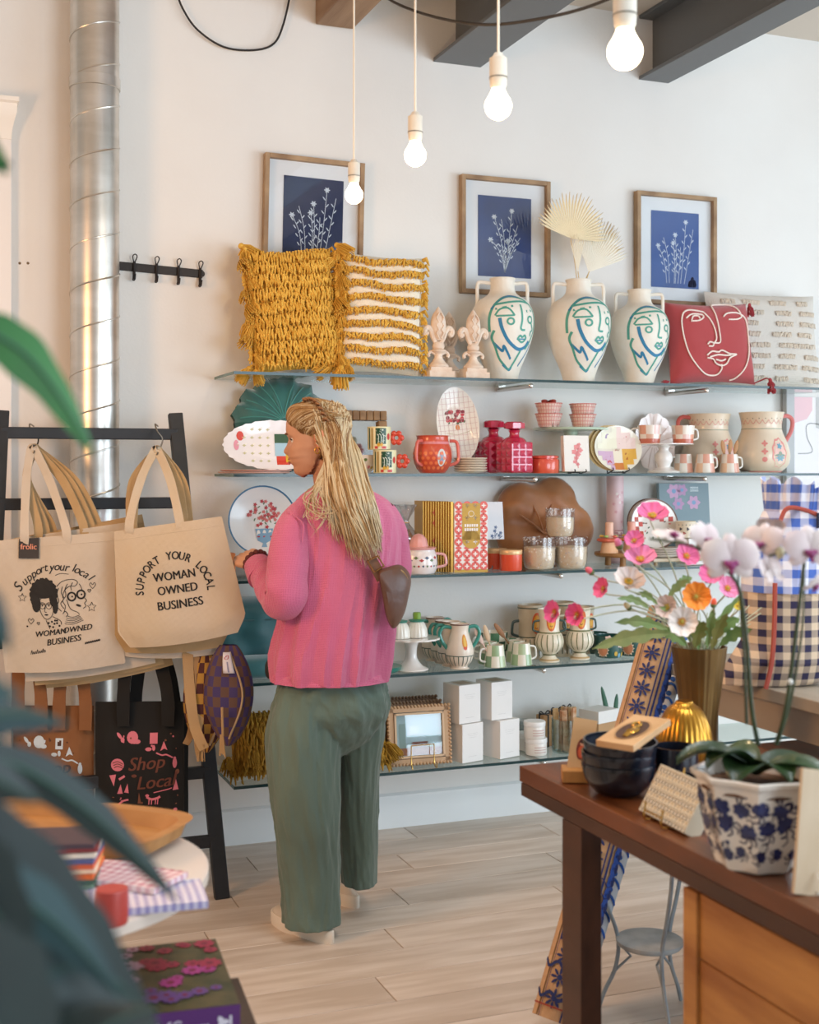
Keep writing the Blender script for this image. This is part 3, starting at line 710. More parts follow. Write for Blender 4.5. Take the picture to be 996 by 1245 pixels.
# lemon print bowl peeking beside hair
t = thing('fruit_bowl', 'white bowl painted with lemons peeking out beside blonde hair', 'bowl', spot(442, 4.66, 3))
pf = sprof([(.025, 0), (.03, .004), (.045, .02), (.056, .05), (.058, .07)]); MB().lathe(vessel(pf, .003), 32).build('body', M('#efe6e0', .3), t)
g = MB(); fn = lathe_fn(pf); q = random.Random(1)
for k in range(16): blob(g, fn, -.13 + k * .017, q.uniform(.02, .06), .007, .006, mi=k % 3, pet=5 if k % 3 == 2 else 0)
g.build('painting', [M('#cbb04a', .4), M('#6e8a4f', .4), M('#d98a98', .4)], t, auto=0)
# picture mugs with flower handles
def flower_mug(label, loc, rz):
    t = thing('flower_mug', label, 'mug', loc, rz, 'picture mugs with flower handles')
    pf = [(.040, 0), (.0435, .002), (.0445, .045), (.045, .086), (.0445, .088)]; MB().lathe(vessel(pf, .003), 36).build('body', M('#ebe2b4', .3), t)
    g = MB(); fn = lathe_fn(pf)
    quad(g, fn, -.012, .022, .03, .082, 0, 6); q = random.Random(3)
    for k in range(26): blob(g, fn, q.uniform(-.01, .028), q.uniform(.03, .08), .0016, mi=4, n=5)
    for x in (-.002, .008, .018): stroke(g, fn, [(x, .025), (x + .002, .05), (x - .004, .06)], .0022, 4)
    for x in (0, .012): blob(g, fn, x, .02, .006, .008, mi=1)
    for x in (-.015, .012, .02): quad(g, fn, x, .004, x + .012, .014, 2, 2)
    quad(g, fn, -.03, .004, -.022, .082, 3, 4); quad(g, fn, -.043, .004, -.037, .082, 0, 4); blob(g, fn, .042, .05, .008, .013, mi=2)
    g.build('painting', [M('#1f4b33', .3), M('#e0a92e', .3), M('#c9392b', .3), M('#b99a5a', .3), M('#e8efe0', .4)], t, auto=0)
    mb = MB(); rm = M('#d8462f', .35, coat=.5)
    for k in range(6):
        a = k * pi / 3; mb.ball((.066 + .0185 * cos(a), 0, .046 + .0185 * sin(a)), (.0115, .008, .0115), 0, 12, 8)
    mb.tube([(.066 + .014 * cos(a), 0, .046 + .014 * sin(a)) for a in [i * pi / 8 for i in range(16)]], .0065, 8, closed=True)
    mb.build('flower_handle', rm, t); return t
m0 = flower_mug('upper picture mug with red flower handle, stacked beside the hair', Vector(spot(461, 4.57, 3)) + Vector((0, 0, .0885)), R(-22))
dup(m0, spot(468, 4.56, 3), R(-22), 'lower picture mug with red flower handle, standing on the shelf')
# red teapot pitcher
def handle_pts(x, z0, z1, out, n=8): return smooth_path([(x, 0, z0), (x + out * .9, 0, z0 + (z1 - z0) * .15), (x + out, 0, (z0 + z1) / 2), (x + out * .8, 0, z1 - .005), (x, 0, z1)], 5)
t = thing('painted_pitcher', 'orange-red painted pitcher with pink coral handles beside platter', 'pitcher', spot(526, 4.6, 3), R(-20))
pf = sprof([(.044, 0), (.052, .004), (.068, .03), (.076, .062), (.073, .095), (.064, .118), (.062, .14), (.066, .146)], 4); MB().lathe(vessel(pf, .004, .7), 36).build('body', M('#d9583c', .3, v='#c94a33', vs=12, coat=.5), t)
g = MB(); fn = lathe_fn(pf)
for i in range(9):
    for j in range(4): blob(g, fn, -.13 + i * .022 + (j % 2) * .011, .02 + j * .019, .008, .007, mi=0, n=6)
blob(g, fn, .035, .06, .018, .034, mi=1, n=16); blob(g, fn, .035, .06, .010, .022, mi=2, n=12); blob(g, fn, .035, .06, .012, .012, mi=3, pet=6); quad(g, fn, -.19, .112, .19, .122, 2, 20)
g.build('painting', [M('#ec7c4a', .35), M('#d8d4cf', .3), M('#e28a8e', .35), M('#7f9fb4', .3)], t, auto=0)
hm = M('#dc6a5e', .3, coat=.5); mb = MB()
mb.tube(handle_pts(.066, .03, .125, .035), .0065, 8); mb.build('handle', hm, t); mb = MB(); mb.tube(handle_pts(.066, .03, .125, .035), .0065, 8, X=Matrix.Rotation(R(-130), 4, 'Z')); mb.build('handle', hm, t)
# upright oval platter with cherries and the plate pile before it
def p_cherry(g, fn, w, h):
    for k in range(-4, 5):
        x = k * w / 9.5; hh = h / 2 * math.sqrt(max(0, 1 - (2 * x / w) ** 2)) * .93; stroke(g, fn, [(x, -hh), (x, 0), (x, hh)], .0016, 0)
    for k in range(-6, 7):
        y = k * h / 14; ww = w / 2 * math.sqrt(max(0, 1 - (2 * y / h) ** 2)) * .93; stroke(g, fn, [(-ww, y), (0, y), (ww, y)], .0016, 0)
    q = random.Random(5)
    for k in range(22): blob(g, fn, q.uniform(-.038, .03), q.uniform(.01, .055), .008, mi=1 + k % 2); 
    for k in range(14): blob(g, fn, q.uniform(-.045, .035), q.uniform(.005, .06), .006, .003, mi=3, rot=q.uniform(0, 3))
    blob(g, fn, .0, -.012, .009, .012, mi=4); stroke(g, fn, [(-.05, -.03), (0, -.04), (.05, -.03)], .0015, 5)
pk = fit(539, 588, 4.66)
platter('cherry_platter', 'upright oval checked platter painted with cherries and strawberries', pk, 92 * kY(563, 4.66), (wX(562, 4.68), 4.68, SH[3] + 14 * kY(563, 4.66)), R(-8), R(-6),
        [M('#f4ebe0', .3, coat=.5), M('#d9b9b4', .4), M('#c8323a', .4), M('#8e2430', .4), M('#4f6b3e', .4), M('#e08a4a', .4), M('#b9a77c', .4)], p_cherry, ry=R(-6))
pl = tag(MB().lathe([(.03, 0), (.036, .002), (.06, .005), (.067, .0105), (.0665, .0125), (.058, .008), (.034, .006), (.001, .006)], 40).build('side_plate', M('#ead9c3', .3, coat=.5), loc=spot(572, 4.6, 3)), 'cream side plate at the bottom of pile before the cherry platter', 'plate', 'cream side plates in a pile')
for i in range(5):
    o = pl.copy(); COL.objects.link(o); o.location.z += .0095 * (i + 1); o.location.x += rnd.uniform(-.002, .002)
    o['label'] = ['cream side plate second from bottom of its pile', 'cream side plate third from bottom of its pile', 'cream side plate third from the top of its pile', 'cream side plate second from the top of its pile', 'cream side plate on top of its pile under platter'][i]
# red glass decanters
def decanter(label, loc, s_):
    t = thing('glass_decanter', label, 'decanter', loc, R(12), 'crimson cut-glass decanters'); rg = M('#b01238', .08, v='#d02a52', vs=30, coat=1)
    mb = MB(); n = 4
    mb.box((0, 0, .055), (.096, .096, .11)).build('body', rg, t, bevel=.008)
    for sd in range(4):
        for i in range(3):
            for j in range(4):
                X = Matrix.Rotation(sd * pi / 2, 4, 'Z'); a = MB(); c = ((i - 1) * .029, -.0485, .017 + j * .026)
                a.add([(c[0] - .0125, c[1], c[2] - .011), (c[0] + .0125, c[1], c[2] - .011), (c[0] + .0125, c[1], c[2] + .011), (c[0] - .0125, c[1], c[2] + .011), (c[0], c[1] - .006, c[2])], [(0, 1, 4), (1, 2, 4), (2, 3, 4), (3, 0, 4), (0, 3, 2, 1)], 0, X, False)
                mb.v if False else None; a_ = a; (GM := globals().setdefault('_gm', None)); 
                CUT.append(a_)
    m2 = MB()
    for a_ in CUT: m2.add(a_.v, a_.f, 0, None, False)
    CUT.clear(); m2.build('cut_facets', M('#c92850', .1, coat=1), t, bevel=.0006)
    MB().lathe(sprof([(.046, .108), (.034, .122), (.019, .13), (.017, .142), (.022, .15)], 4), 24).build('neck', rg, t)
    MB().lathe([(.014, .15), (.030, .155), (.037, .157), (.037, .176), (.032, .18), (.001, .18)], 8).build('stopper', rg, t); t.scale = (s_,) * 3; return t
CUT = []
d0 = decanter('crimson cut-glass decanter in front, next to the orange-red tin', spot(625.5, 4.59, 3), 1.13)
dup(d0, spot(600, 4.72, 3), R(8), 'crimson cut-glass decanter half hidden behind front one', sc=1.18)
# orange red canister
MBc = MB(); MBc.lathe(sprof([(.048, 0), (.052, .004), (.052, .05), (.049, .054)], 2) + [(.045, .054), (.045, .058), (.05, .06), (.05, .068), (.044, .071), (.001, .071)], 10)
cn = thing('ribbed_tin', 'orange-red lidded tin beside the decanters on second shelf', 'tin', spot(662, 4.6, 3)); MBc.build('body', M('#d9402f', .3, v='#e4603f', vs=10, coat=.6), cn); cn.scale = (1.18, 1.1, 1.0)
# pale green stand with berry cups
t = thing('cake_stand', 'pale green glass cake stand carrying four pink berry cups', 'cake stand', spot(694, 4.7, 3)); zt = yp(694, 521, 4.7).z - SH[3]
gs = M('#bcd3bd', .3, coat=.6); MB().lathe(sprof([(.055, 0), (.056, .006), (.03, .012), (.022, .03), (.022, zt * .6), (.03, zt - .02), (.035, zt - .012)], 4), 32).build('foot', gs, t)
MB().lathe([(.03, zt - .014), (.125, zt - .010), (.155, zt - .008), (.158, zt), (.15, zt + .002), (.001, zt - .002)], 48).build('plate', gs, t)
def cup(label, loc, rz):
    t = thing('berry_cup', label, 'cup', loc, rz, 'pink berry cups stacked on the green stand')
    pf = [(.038, 0), (.040, .002), (.047, .03), (.055, .054), (.0555, .056)]; MB().lathe(vessel(pf, .003), 12).build('body', M('#f2d9cd', .35), t)
    g = MB(); fn = lathe_fn(pf, .0016)
    for kx in range(-14, 15): stroke(g, fn, [(kx * .0125, .003), (kx * .0125, .053)], .0028, 0)
    for z in (.012, .026, .041): stroke(g, fn, [(x * .01, z) for x in range(-17, 18)], .003, 0)
    stroke(g, fn, [(x * .01, .054) for x in range(-17, 18)], .003, 1); quad(g, fn, -.005, .0, .001, .016, 2); quad(g, fn, .027, .0, .032, .012, 2)
    g.build('painting', [M('#dd9a90', .4), M('#c85a50', .4), M('#3a2b28', .5)], t, auto=0); return t
zc_ = SH[3] + zt + .0025; c0 = cup('lower left berry cup on the green stand', (wX(670, 4.64), 4.66, zc_), 0)
dup(c0, (wX(711.5, 4.64), 4.66, zc_), .4, 'lower right berry cup on the green stand')
dup(c0, (wX(670, 4.64), 4.66, zc_ + .043), .2, 'upper left berry cup on green stand, filled with strawberries')
dup(c0, (wX(711.5, 4.64), 4.66, zc_ + .043), .7, 'upper right berry cup on the green stand')
for i, (dx_, dy_) in enumerate(((-.02, 0), (.01, -.02), (.018, .012), (-.005, .02))):
    tag(MB().lathe(sprof([(.001, -.012), (.009, 0), (.013, .010), (.006, .015), (.001, .015)]), 12).build('strawberry', M('#9c3226', .5), loc=(wX(670, 4.64) + dx_, 4.66 + dy_, zc_ + .098)), ['leftmost small strawberry in the upper left berry cup', 'small strawberry nearest the lens in the berry cup', 'rightmost small strawberry in upper left berry cup', 'small strawberry at the back of the berry cup'][i], 'strawberry', 'strawberries in the berry cup')
def easel(parent, w, y=0, m=None, h=.05):
    m = m or M('#1d1b1b', .4); mb = MB()
    for s_ in (-1, 1):
        x = s_ * w / 2; mb.tube(smooth_path([(x, y - .03, .012), (x, y - .032, .003), (x, y, .002), (x, y + .03, .003), (x, y + .012, h)], 4), .0026, 6)
    mb.tube([(-w / 2, y + .02, .004), (w / 2, y + .02, .004)], .0022, 6); return mb.build('easel', m, parent)
# coral print card
t = thing('boxed_card', 'white boxed card with a coral flower sprig on a black easel', 'card', spot(702.5, 4.56, 3), R(-2), None, R(-5))
w_ = fit(688, 718, 4.55); h_ = 44 * kY(702, 4.56); MB().box((-.003, .01, h_ / 2 + .006), (w_, .028, h_)).build('box', M('#f3ece4', .5), t, bevel=.001)
g = MB(); fn = flat(-.0049); q = random.Random(3)
for (x, y, r_) in ((-.002, .105, .013), (.012, .092, .012), (-.012, .085, .013), (.002, .075, .012), (-.006, .06, .010), (-.012, .045, .009), (.0, .035, .008), (.008, .115, .008)): blob(g, fn, x, y, r_, r_ * .8, pet=5, pa=.2)
stroke(g, fn, [(.005, .1), (-.005, .06), (.002, .02)], .003); g.build('flower_print', M('#ea8f8f', .5), t, auto=0)
easel(t, .05, .005)
# patchwork plates
def p_patch(g, fn, w, h):
    r = w / 2 * .93
    def cl(x0, y0, x1, y1, mi):
        for i in range(4):
            for j in range(4):
                xa, xb = x0 + (x1 - x0) * i / 4, x0 + (x1 - x0) * (i + 1) / 4; ya, yb = y0 + (y1 - y0) * j / 4, y0 + (y1 - y0) * (j + 1) / 4
                if max(math.hypot(x, y) for x in (xa, xb) for y in (ya, yb)) < r: quad(g, fn, xa, ya, xb, yb, mi)
    cl(0, .0, .08, .09, 0); cl(-.09, -.09, -.02, -.01, 1); cl(.02, -.09, .08, 0, 2); cl(-.02, -.06, .02, .01, 3); cl(-.09, 0, -.0, .09, 4); cl(-.03, -.09, .02, -.06, 5)
    for x in (.012, .032, .052): stroke(g, fn, [(x, .005), (x, .06 - x * .3)], .004, 6)
    for y in (.012, .032, .05): stroke(g, fn, [(.003, y), (.062 - y * .35, y)], .004, 6)
    blob(g, fn, 0, .0, .014, pet=5, mi=6, pa=.2); blob(g, fn, -.04, .045, .012, .018, mi=7); blob(g, fn, -.04, -.045, .014, pet=6, mi=6, pa=.4); blob(g, fn, .04, -.03, .01, .02, mi=8)
D_ = fit(727, 780, 4.6) * 1.02
pt = platter('patchwork_plate', 'round patchwork-print plate in front on the second shelf easel', D_, 57 * kY(752, 4.57), (wX(753, 4.57), 4.57, SH[3] + .006), R(-6), R(-12),
        [M('#f1ead8', .25, coat=.5), M('#f4dcd6', .4), M('#d7b3cf', .4), M('#e5b04c', .4), M('#f3e7d2', .4), M('#f3efd9', .4), M('#d98442', .4), M('#cf4a5a', .4), M('#a58fae', .4), M('#b86b2e', .4)], p_patch, group='patchwork plates on black easel'); easel(pt, .07, .01)
for i in range(2):
    x = platter('patchwork_plate', ['middle plate behind the round patchwork plate, gold rimmed', 'rearmost plate of the patchwork trio, gold rimmed'][i], D_, 57 * kY(752, 4.57), (wX(753 - 3 * (i + 1), 4.57), 4.583 + .013 * i, SH[3] + .008), R(-6), R(-12), [M('#e0c48e', .3), M('#e0c48e', .3)], lambda g, fn, w, h: blob(g, fn, 0, 0, .03), group='patchwork plates on black easel')
# scalloped shell bowl behind
def p_n(g, fn, w, h):
    for k in range(14): a = k * 2 * pi / 14; stroke(g, fn, [(.02 * sin(a), .02 * cos(a)), (w * .46 * sin(a), h * .46 * cos(a))], .004, 0)
platter('shell_plate', 'scalloped pearly pink plate standing behind the cake stand', .19, 72 * kY(795, 4.75), (wX(797, 4.76), 4.76, SH[3] + .002), R(-5), R(-6), [M('#ead7cf', .2, coat=.7), M('#cdb2a6', .3)], p_n, sc=.07, nsc=14)
# white pedestal stand and two pink checked mugs on top
t = thing('pedestal_stand', 'white porcelain pedestal stand carrying two pink checked mugs', 'cake stand', spot(807, 4.58, 3)); k = kY(807, 4.58); zt = 35 * k
wc = M('#f3eee9', .2, coat=.7); MB().lathe(sprof([(19 * k, 0), (19 * k, 2 * k), (9 * k, 6 * k), (8 * k, 9 * k), (11 * k, 16 * k), (10 * k, 23 * k), (6 * k, 28 * k), (9 * k, zt - 2 * k)], 4), 32).build('foot', wc, t)
MB().lathe([(9 * k, zt - 2.4 * k), (30 * k, zt - 1.5 * k), (36 * k, zt - .6 * k), (36 * k, zt + .4 * k), (30 * k, zt), (.001, zt - .5 * k)], 48).build('plate', wc, t)
def check_mug(name, label, loc, rz, r0, r1, h, n, cols, rows, group, band=None, hr=.004, hs=.7):
    t = thing(name, label, 'mug', loc, rz, group); mm = [M(c, .3, coat=.5) for c in cols]
    pf = [(r0 * .95, 0)] + [(r0 + (r1 - r0) * i / (rows * 2), .002 + (h - .002) * i / (rows * 2)) for i in range(rows * 2 + 1)]
    def mi(z, a, i):
        if i >= rows * 2 + 1: return len(cols) - 1 if False else 0
        if band and z < h * .22: return len(cols) - 1
        ii = int(a / (2 * pi) * n); jj = max(i - 1, 0) // 2
        return 0 if (ii + jj) % 2 else 1 + (ii * 7 + jj * 3) % (len(cols) - 1 - (1 if band else 0))
    MB().lathe(vessel(pf, .003), n * 2, mi).build('body', mm, t)
    mb = MB(); mb.tube(handle_pts((r0 + r1) / 2 - .002, h * .22, h * .85, r1 * hs), hr, 8); mb.build('handle', M('#f4efe6', .3, coat=.5), t); return t
P4 = ['#f3e8dc', '#e9a68a', '#e3b79f', '#f0c9c0', '#c96a52']
zt += SH[3] + .0015
m0 = check_mug('checked_mug', 'left pink checked mug on the white pedestal stand', (wX(790, 4.57), 4.57, zt), R(150), .042, .049, .077, 9, P4, 2, 'pink checked mugs on the pedestal', band=1)
dup(m0, (wX(825, 4.6), 4.565, zt), R(5), 'right pink checked mug on the white pedestal stand')
# pitchers
def pitcher(label, loc, rz, s_, hdl, tone):
    t = thing('folk_pitcher', label, 'pitcher', loc, rz, 'folk-painted pitchers at the right of the second shelf')
    pf = sprof([(.062, 0), (.072, .003), (.1, .03), (.106, .07), (.095, .115), (.078, .155), (.075, .185), (.084, .225), (.086, .23)], 4)
    MB().lathe(vessel(pf, .005, .7), 40).build('body', M(tone, .35, v='#e3d0b6', vs=9, coat=.4), t); g = MB(); fn = lathe_fn(pf)
    blob(g, fn, .022, .075, .034, .056, mi=0, n=28, pet=9, pa=.06); blob(g, lambda x, y: fn(x, y) * 1.001, .022, .075, .023, .042, mi=1, n=20)
    f3 = lambda x, y: fn(x, y) * 1.003
    blob(g, f3, .022, .1, .010, pet=5, mi=2); blob(g, f3, .022, .065, .018, .012, pet=4, mi=3); blob(g, f3, .022, .055, .016, .01, mi=2, pet=6)
    for y in (.11, .08, .05): blob(g, fn, -.04, y, .010, pet=4 if y != .05 else 0, mi=0)
    stroke(g, fn, [(x * .02, .166) for x in range(-12, 13)], .0022, 3); 
    for x in range(-6, 7): stroke(g, fn, [(x * .032 - .016, .2), (x * .032, .185), (x * .032 + .016, .2)], .002, 0); blob(g, fn, x * .032, .205, .002, mi=4)
    stroke(g, fn, [(x * .02, .004) for x in range(-14, 15)], .005, 0); g.build('painting', [M('#e2918a', .4), M('#efc5bb', .4), M('#6fa6bb', .4), M('#8d9a86', .4), M('#5d4c48', .4)], t, auto=0)
    mb = MB(); mb.tube(smooth_path([(.08, 0, .215), (.11, 0, .218), (.13, 0, .2), (.125, 0, .16), (.098, 0, .115)], 5), .0085, 8); mb.build('handle', M(hdl, .35, coat=.5), t)
    t.scale = (s_,) * 3; return t
pitcher('cream folk-painted pitcher at right end, pink handle to the right', spot(926, 4.63, 3), R(-8), 1.14, '#dd7b78', '#ecdcc6')
p2 = pitcher('cream folk-painted pitcher behind checked mugs, coral handle to the left', spot(862, 4.72, 3), R(-180 + 8), 1.11, '#c4574d', '#e7d3bb'); p2.rotation_euler.z = R(172)
p3 = None
g0 = [c for c in p2.children if c.name.startswith('painting')][0]; g0.rotation_euler.z = R(180 + 10)
# small checked mugs
P5 = ['#efe6da', '#e2a48e', '#d7a8b3', '#edc6a4', '#c9a39c']
lab = ['small pink checked mug by the foot of the white pedestal', 'small pink checked mug in the middle of the front row', 'small checked mug holding wooden spoons before right pitcher']
for i, (px, Y, rz) in enumerate(((831, 4.62, 170), (857, 4.56, 0), (887, 4.56, -5))):
    if i == 0: s0 = check_mug('small_checked_mug', lab[0], spot(px, Y, 3), R(rz), .046, .036, .083, 8, P5, 2, 'small pink checked mugs'); s0.scale = (.95,) * 3
    else: dup(s0, spot(px, Y, 3), R(rz), lab[i])
def spoon(label, loc, rx, ry, col, group, L=.11, rz=0):
    t = tag(bpy.data.objects.new('x', None)) if False else None
    mb = MB(); mb.tube([(0, 0, 0), (0, 0, L * .55)], .003, 6); mb.ball((0, 0, L * .78), (.011, .004, L * .24), 0, 12, 8)
    return tag(mb.build('wooden_spoon', M(col, .6), loc=loc, rot=(rx, ry, rz)), label, 'spoon', group)
sp0 = Vector(spot(887, 4.56, 3)) + Vector((0, 0, .012))
for i, (dx_, ry) in enumerate(((-.012, -14), (.0, 1), (.014, 12))): spoon(['leftmost wooden spoon in the small checked mug', 'middle wooden spoon in the small checked mug', 'rightmost wooden spoon in the small checked mug'][i], sp0 + Vector((dx_, .004 * i, 0)), R(4), R(ry), '#b98556', 'wooden spoons in the checked mug', .128)
tag(MB().lathe([(.1, 0), (.108, .004), (.105, .006), (.001, .003)], 40).build('round_tray', M('#8a8a86', .4, .3), loc=spot(880, 4.66, 3)), 'dark round tray under the small pink checked mugs', 'tray')
# ================================================================ THIRD SHELF
def ring_plate(g, fn, w, h, m_ring):
    P = [(w * .49 * sin(a), h * .49 * cos(a)) for a in [i * pi / 24 for i in range(48)]]; stroke(g, fn, P, .006, m_ring, True, 2)
def p_bouq(g, fn, w, h):
    ring_plate(g, fn, w, h, 0); q = random.Random(9)
    poly(g, fn, [(-.028, -.03), (.04, -.03), (.03, -.075), (.012, -.085), (.016, -.1), (-.006, -.1), (0, -.085), (-.02, -.075)], 1)
    for x in (-.016, .006, .028): blob(g, lambda a, b: fn(a, b) + Vector((0, -.0006, 0)), x, -.05, .007, .016, mi=4); blob(g, lambda a, b: fn(a, b) + Vector((0, -.001, 0)), x, -.06, .004, mi=2, pet=2)
    for k in range(60):
        a, r = q.uniform(0, 2 * pi), math.sqrt(q.random()); x, y = .006 + r * .062 * cos(a), .022 + r * .052 * sin(a)
        if k % 3 == 0: blob(g, fn, x, y, .0065, .0025, mi=3, rot=q.uniform(0, 3))
        else: blob(g, lambda a, b: fn(a, b) + Vector((0, -.0007, 0)), x, y, .0062, mi=2 if k % 2 else 5, pet=5, pa=.3)
DB = fit(279, 359, 4.68) * 1.0
pt = platter('blue_rim_plate', 'large round plate with blue rim and painted flower bouquet', DB * 1.03, 84 * kY(318, 4.68) * 1.02, (wX(320, 4.68), 4.68, SH[2] + .095 - .02), R(-6), R(-7),
             [M('#eceae8', .22, coat=.5), M('#3f7397', .35), M('#7fa9c8', .4), M('#bb3a42', .4), M('#5f7a5c', .4), M('#f2eee8', .4), M('#d2716c', .4)], p_bouq)
tag(MB().box((0, 0, .036), (.25, .12, .07)).build('grey_box', M('#8a8782', .6, v='#77756f', vs=8), loc=(wX(312, 4.68), 4.66, SH[2] + .001), bevel=.012, seg=3), 'grey brown lidded box under the blue-rimmed plate', 'box')
# cellophane bundle
t = thing('cellophane_bundle', 'cellophane-wrapped gift bundle tied at the top, right of pink blouse', 'gift bundle', spot(492, 4.66, 2), .3)
k = kY(492, 4.66); q = random.Random(8)
MB().lathe(sprof([(.03, 0), (.045, .01), (.05, .06), (.04, .12), (.018, .165)], 3), 14, rf=lambda a, z: 1 + .12 * sin(5 * a + z * 40)).build('dried_filling', M('#7d4a3e', .9, v='#b98c70', vs=60, b=1, bs=90), t)
MB().lathe(sprof([(.045, 0), (.056, .012), (.06, .07), (.05, .14), (.016, .19), (.02, .21), (.04, .25), (.045, .262)], 4), 30, rf=lambda a, z: 1 + .1 * sin(7 * a + 3 * sin(z * 30)) + .05 * sin(17 * a + z * 60), cap=False).build('wrap', glassm('#e9edf2', .1, .12), t)
MB().tube([(.017 * cos(a), .017 * sin(a), .192) for a in [i * pi / 6 for i in range(12)]], .003, 6, closed=True).build('tie', M('#c9a27a', .6), t)
# juicer jug
t = thing('juicer_jug', 'white painted juicer jug with pink reamer top and pink handle', 'juicer', spot(509, 4.56, 2), R(-12)); k = kY(509, 4.56)
pf = sprof([(17 * k, 0), (20 * k, 1 * k), (23 * k, 10 * k), (22 * k, 22 * k), (20 * k, 28 * k), (21 * k, 31 * k)], 4); MB().lathe(vessel(pf, .003), 36).build('body', M('#ece2df', .25, coat=.5), t)
g = MB(); fn = lathe_fn(pf); q = random.Random(2)
for x in range(-3, 4): blob(g, fn, x * .022, 17 * k + (x % 2) * 3 * k, .008, .005, mi=x % 3, pet=4, pa=.25)
for x in range(-4, 5): blob(g, fn, x * .017 + .006, 10 * k, .004, mi=(x + 1) % 3)
stroke(g, fn, [(x * .01, 30 * k) for x in range(-12, 13)], .004, 3); g.build('painting', [M('#b53a3a', .4), M('#52607a', .4), M('#6b7f58', .4), M('#e2a0a0', .4)], t, auto=0)
pk_ = M('#eba9a4', .3, coat=.4); MB().lathe([(21 * k, 30.5 * k), (22 * k, 32 * k), (12 * k, 33 * k), (10.5 * k, 36 * k), (9 * k, 42 * k), (5 * k, 47 * k), (.001, 48.5 * k)], 36, rf=lambda a, z: 1 + (.09 * abs(sin(6 * a)) if z > 33.5 * k else 0)).build('reamer', pk_, t)
mb = MB(); mb.tube(handle_pts(21 * k, 7 * k, 24 * k, 13 * k), .0055, 8); mb.build('handle', pk_, t)
# row of gold spined books then the patterned front one
gp = M('#c2963f', .35, .5, v='#a87b2c', vs=5); pg = M('#e9dcc0', .8)
hb = 85 * kY(560, 4.6); nb = 12; xA, xB = wX(515, 4.72), wX(556, 4.6)
first = None
blab = ['first', 'second', 'third', 'fourth', 'fifth', 'sixth', 'seventh', 'eighth', 'ninth', 'tenth', 'eleventh', 'twelfth']
th = .0112
for i in range(nb):
    fr = i / (nb - 1); Y = 4.72 - .12 * fr; x = wX(518 + 34 * fr, Y - .065)
    if i == 0:
        first = thing('gold_book', 'x', 'book', (x, Y, SH[2] + .001), 0, 'gold-spined books standing in a row'); 
        MB().box((0, .003, hb / 2), (th - .004, .10, hb - .006)).build('pages', pg, first)
        mb = MB(); mb.box((-th / 2 + .001, 0, hb / 2), (.002, .11, hb)).box((th / 2 - .001, 0, hb / 2), (.002, .11, hb)); mb.box((0, -.055, hb / 2), (th, .002, hb)); mb.build('cover', gp, first, bevel=.0005, seg=1)
        o = first
    else: o = dup(first, (x, Y, SH[2] + .001))
    o.rotation_euler.z = R(-4); o['label'] = blab[i] + ' gold-spined book from the left in the standing row'
    if i == 4:
        g = MB()
        for z in (.05, .12, .19, .23): blob(g, flat(-.0565), 0, z, .006, .010, pet=4)
        g.build('red_motifs', M('#b8452e', .5), o); o['label'] = 'gold-spined book with red motifs down its spine'
t = thing('patterned_book', 'tall coral and white patterned book with gold label facing out', 'book', (wX(573, 4.53), 4.53, SH[2] + .001), R(-6)); wb = fit(553, 592, 4.53); h2 = 84 * kY(573, 4.53)
MB().box((0, .012, h2 / 2), (wb, .022, h2)).build('body', M('#f5ece6', .5), t, bevel=.001)
g = MB(); fn = flat(-.0002); f2 = flat(-.0006); f3 = flat(-.001); stp = wb / 4
for j in range(11):
    for i in range(4):
        z = (j + .7) * h2 / 11.4 + .008; x = -wb / 2 + (i + .5) * stp
        if j % 2 == 0: blob(g, fn, x, z, stp * .5, mi=0, n=12); blob(g, f2, x, z, stp * .2, mi=1, pet=4, pa=.5)
        else: blob(g, fn, x, z, stp * .28, stp * .34, mi=0, pet=4, pa=.35)
quad(g, fn, -wb / 2, 0, wb / 2, .012, 2); quad(g, f2, -wb * .27, h2 * .47, wb * .27, h2, 2); blob(g, f2, 0, h2 * .48, wb * .27, wb * .27, mi=2, n=20)
for j in range(2):
    for i in range(6): quad(g, f3, -wb * .2 + i * wb * .07, h2 * (.66 - .06 * j), -wb * .2 + i * wb * .07 + wb * .05, h2 * (.70 - .06 * j), 1)
stroke(g, f3, [(wb * .08 * cos(a), h2 * .85 + wb * .08 * sin(a)) for a in [i * pi / 5 for i in range(10)]], .0018, 1, True); g.build('cover_print', [M('#e3655a', .45), M('#f7efe8', .5), M('#c9a03c', .5)], t, auto=0)
t = thing('greeting_card', 'white greeting card with blue floral sprigs right of the patterned book', 'card', (wX(601, 4.66), 4.66, SH[2] + 36 * kY(600, 4.66)), R(-5), None, R(-8), 0); hc = 46 * kY(600, 4.66)
MB().box((0, 0, hc / 2), (.085, .003, hc)).build('paper', M('#e9eaf0', .6), t); g = MB(); fn = flat(-.002); q = random.Random(3)
for (x, y) in ((.0, .03), (.018, .012), (-.012, .01), (.025, .022), (.005, .045)): stroke(g, fn, [(x, .004), (x + .003, y)], .0012); blob(g, fn, x + .003, y + .004, .006, pet=5, pa=.4); blob(g, fn, x + .006, y * .5, .005, .002, rot=.7)
g.build('sprigs', M('#5b6f94', .6), t, auto=0); easel(t, .05, .0, M('#8a8d90', .3, .8)).location.z = -36 * kY(600, 4.66)
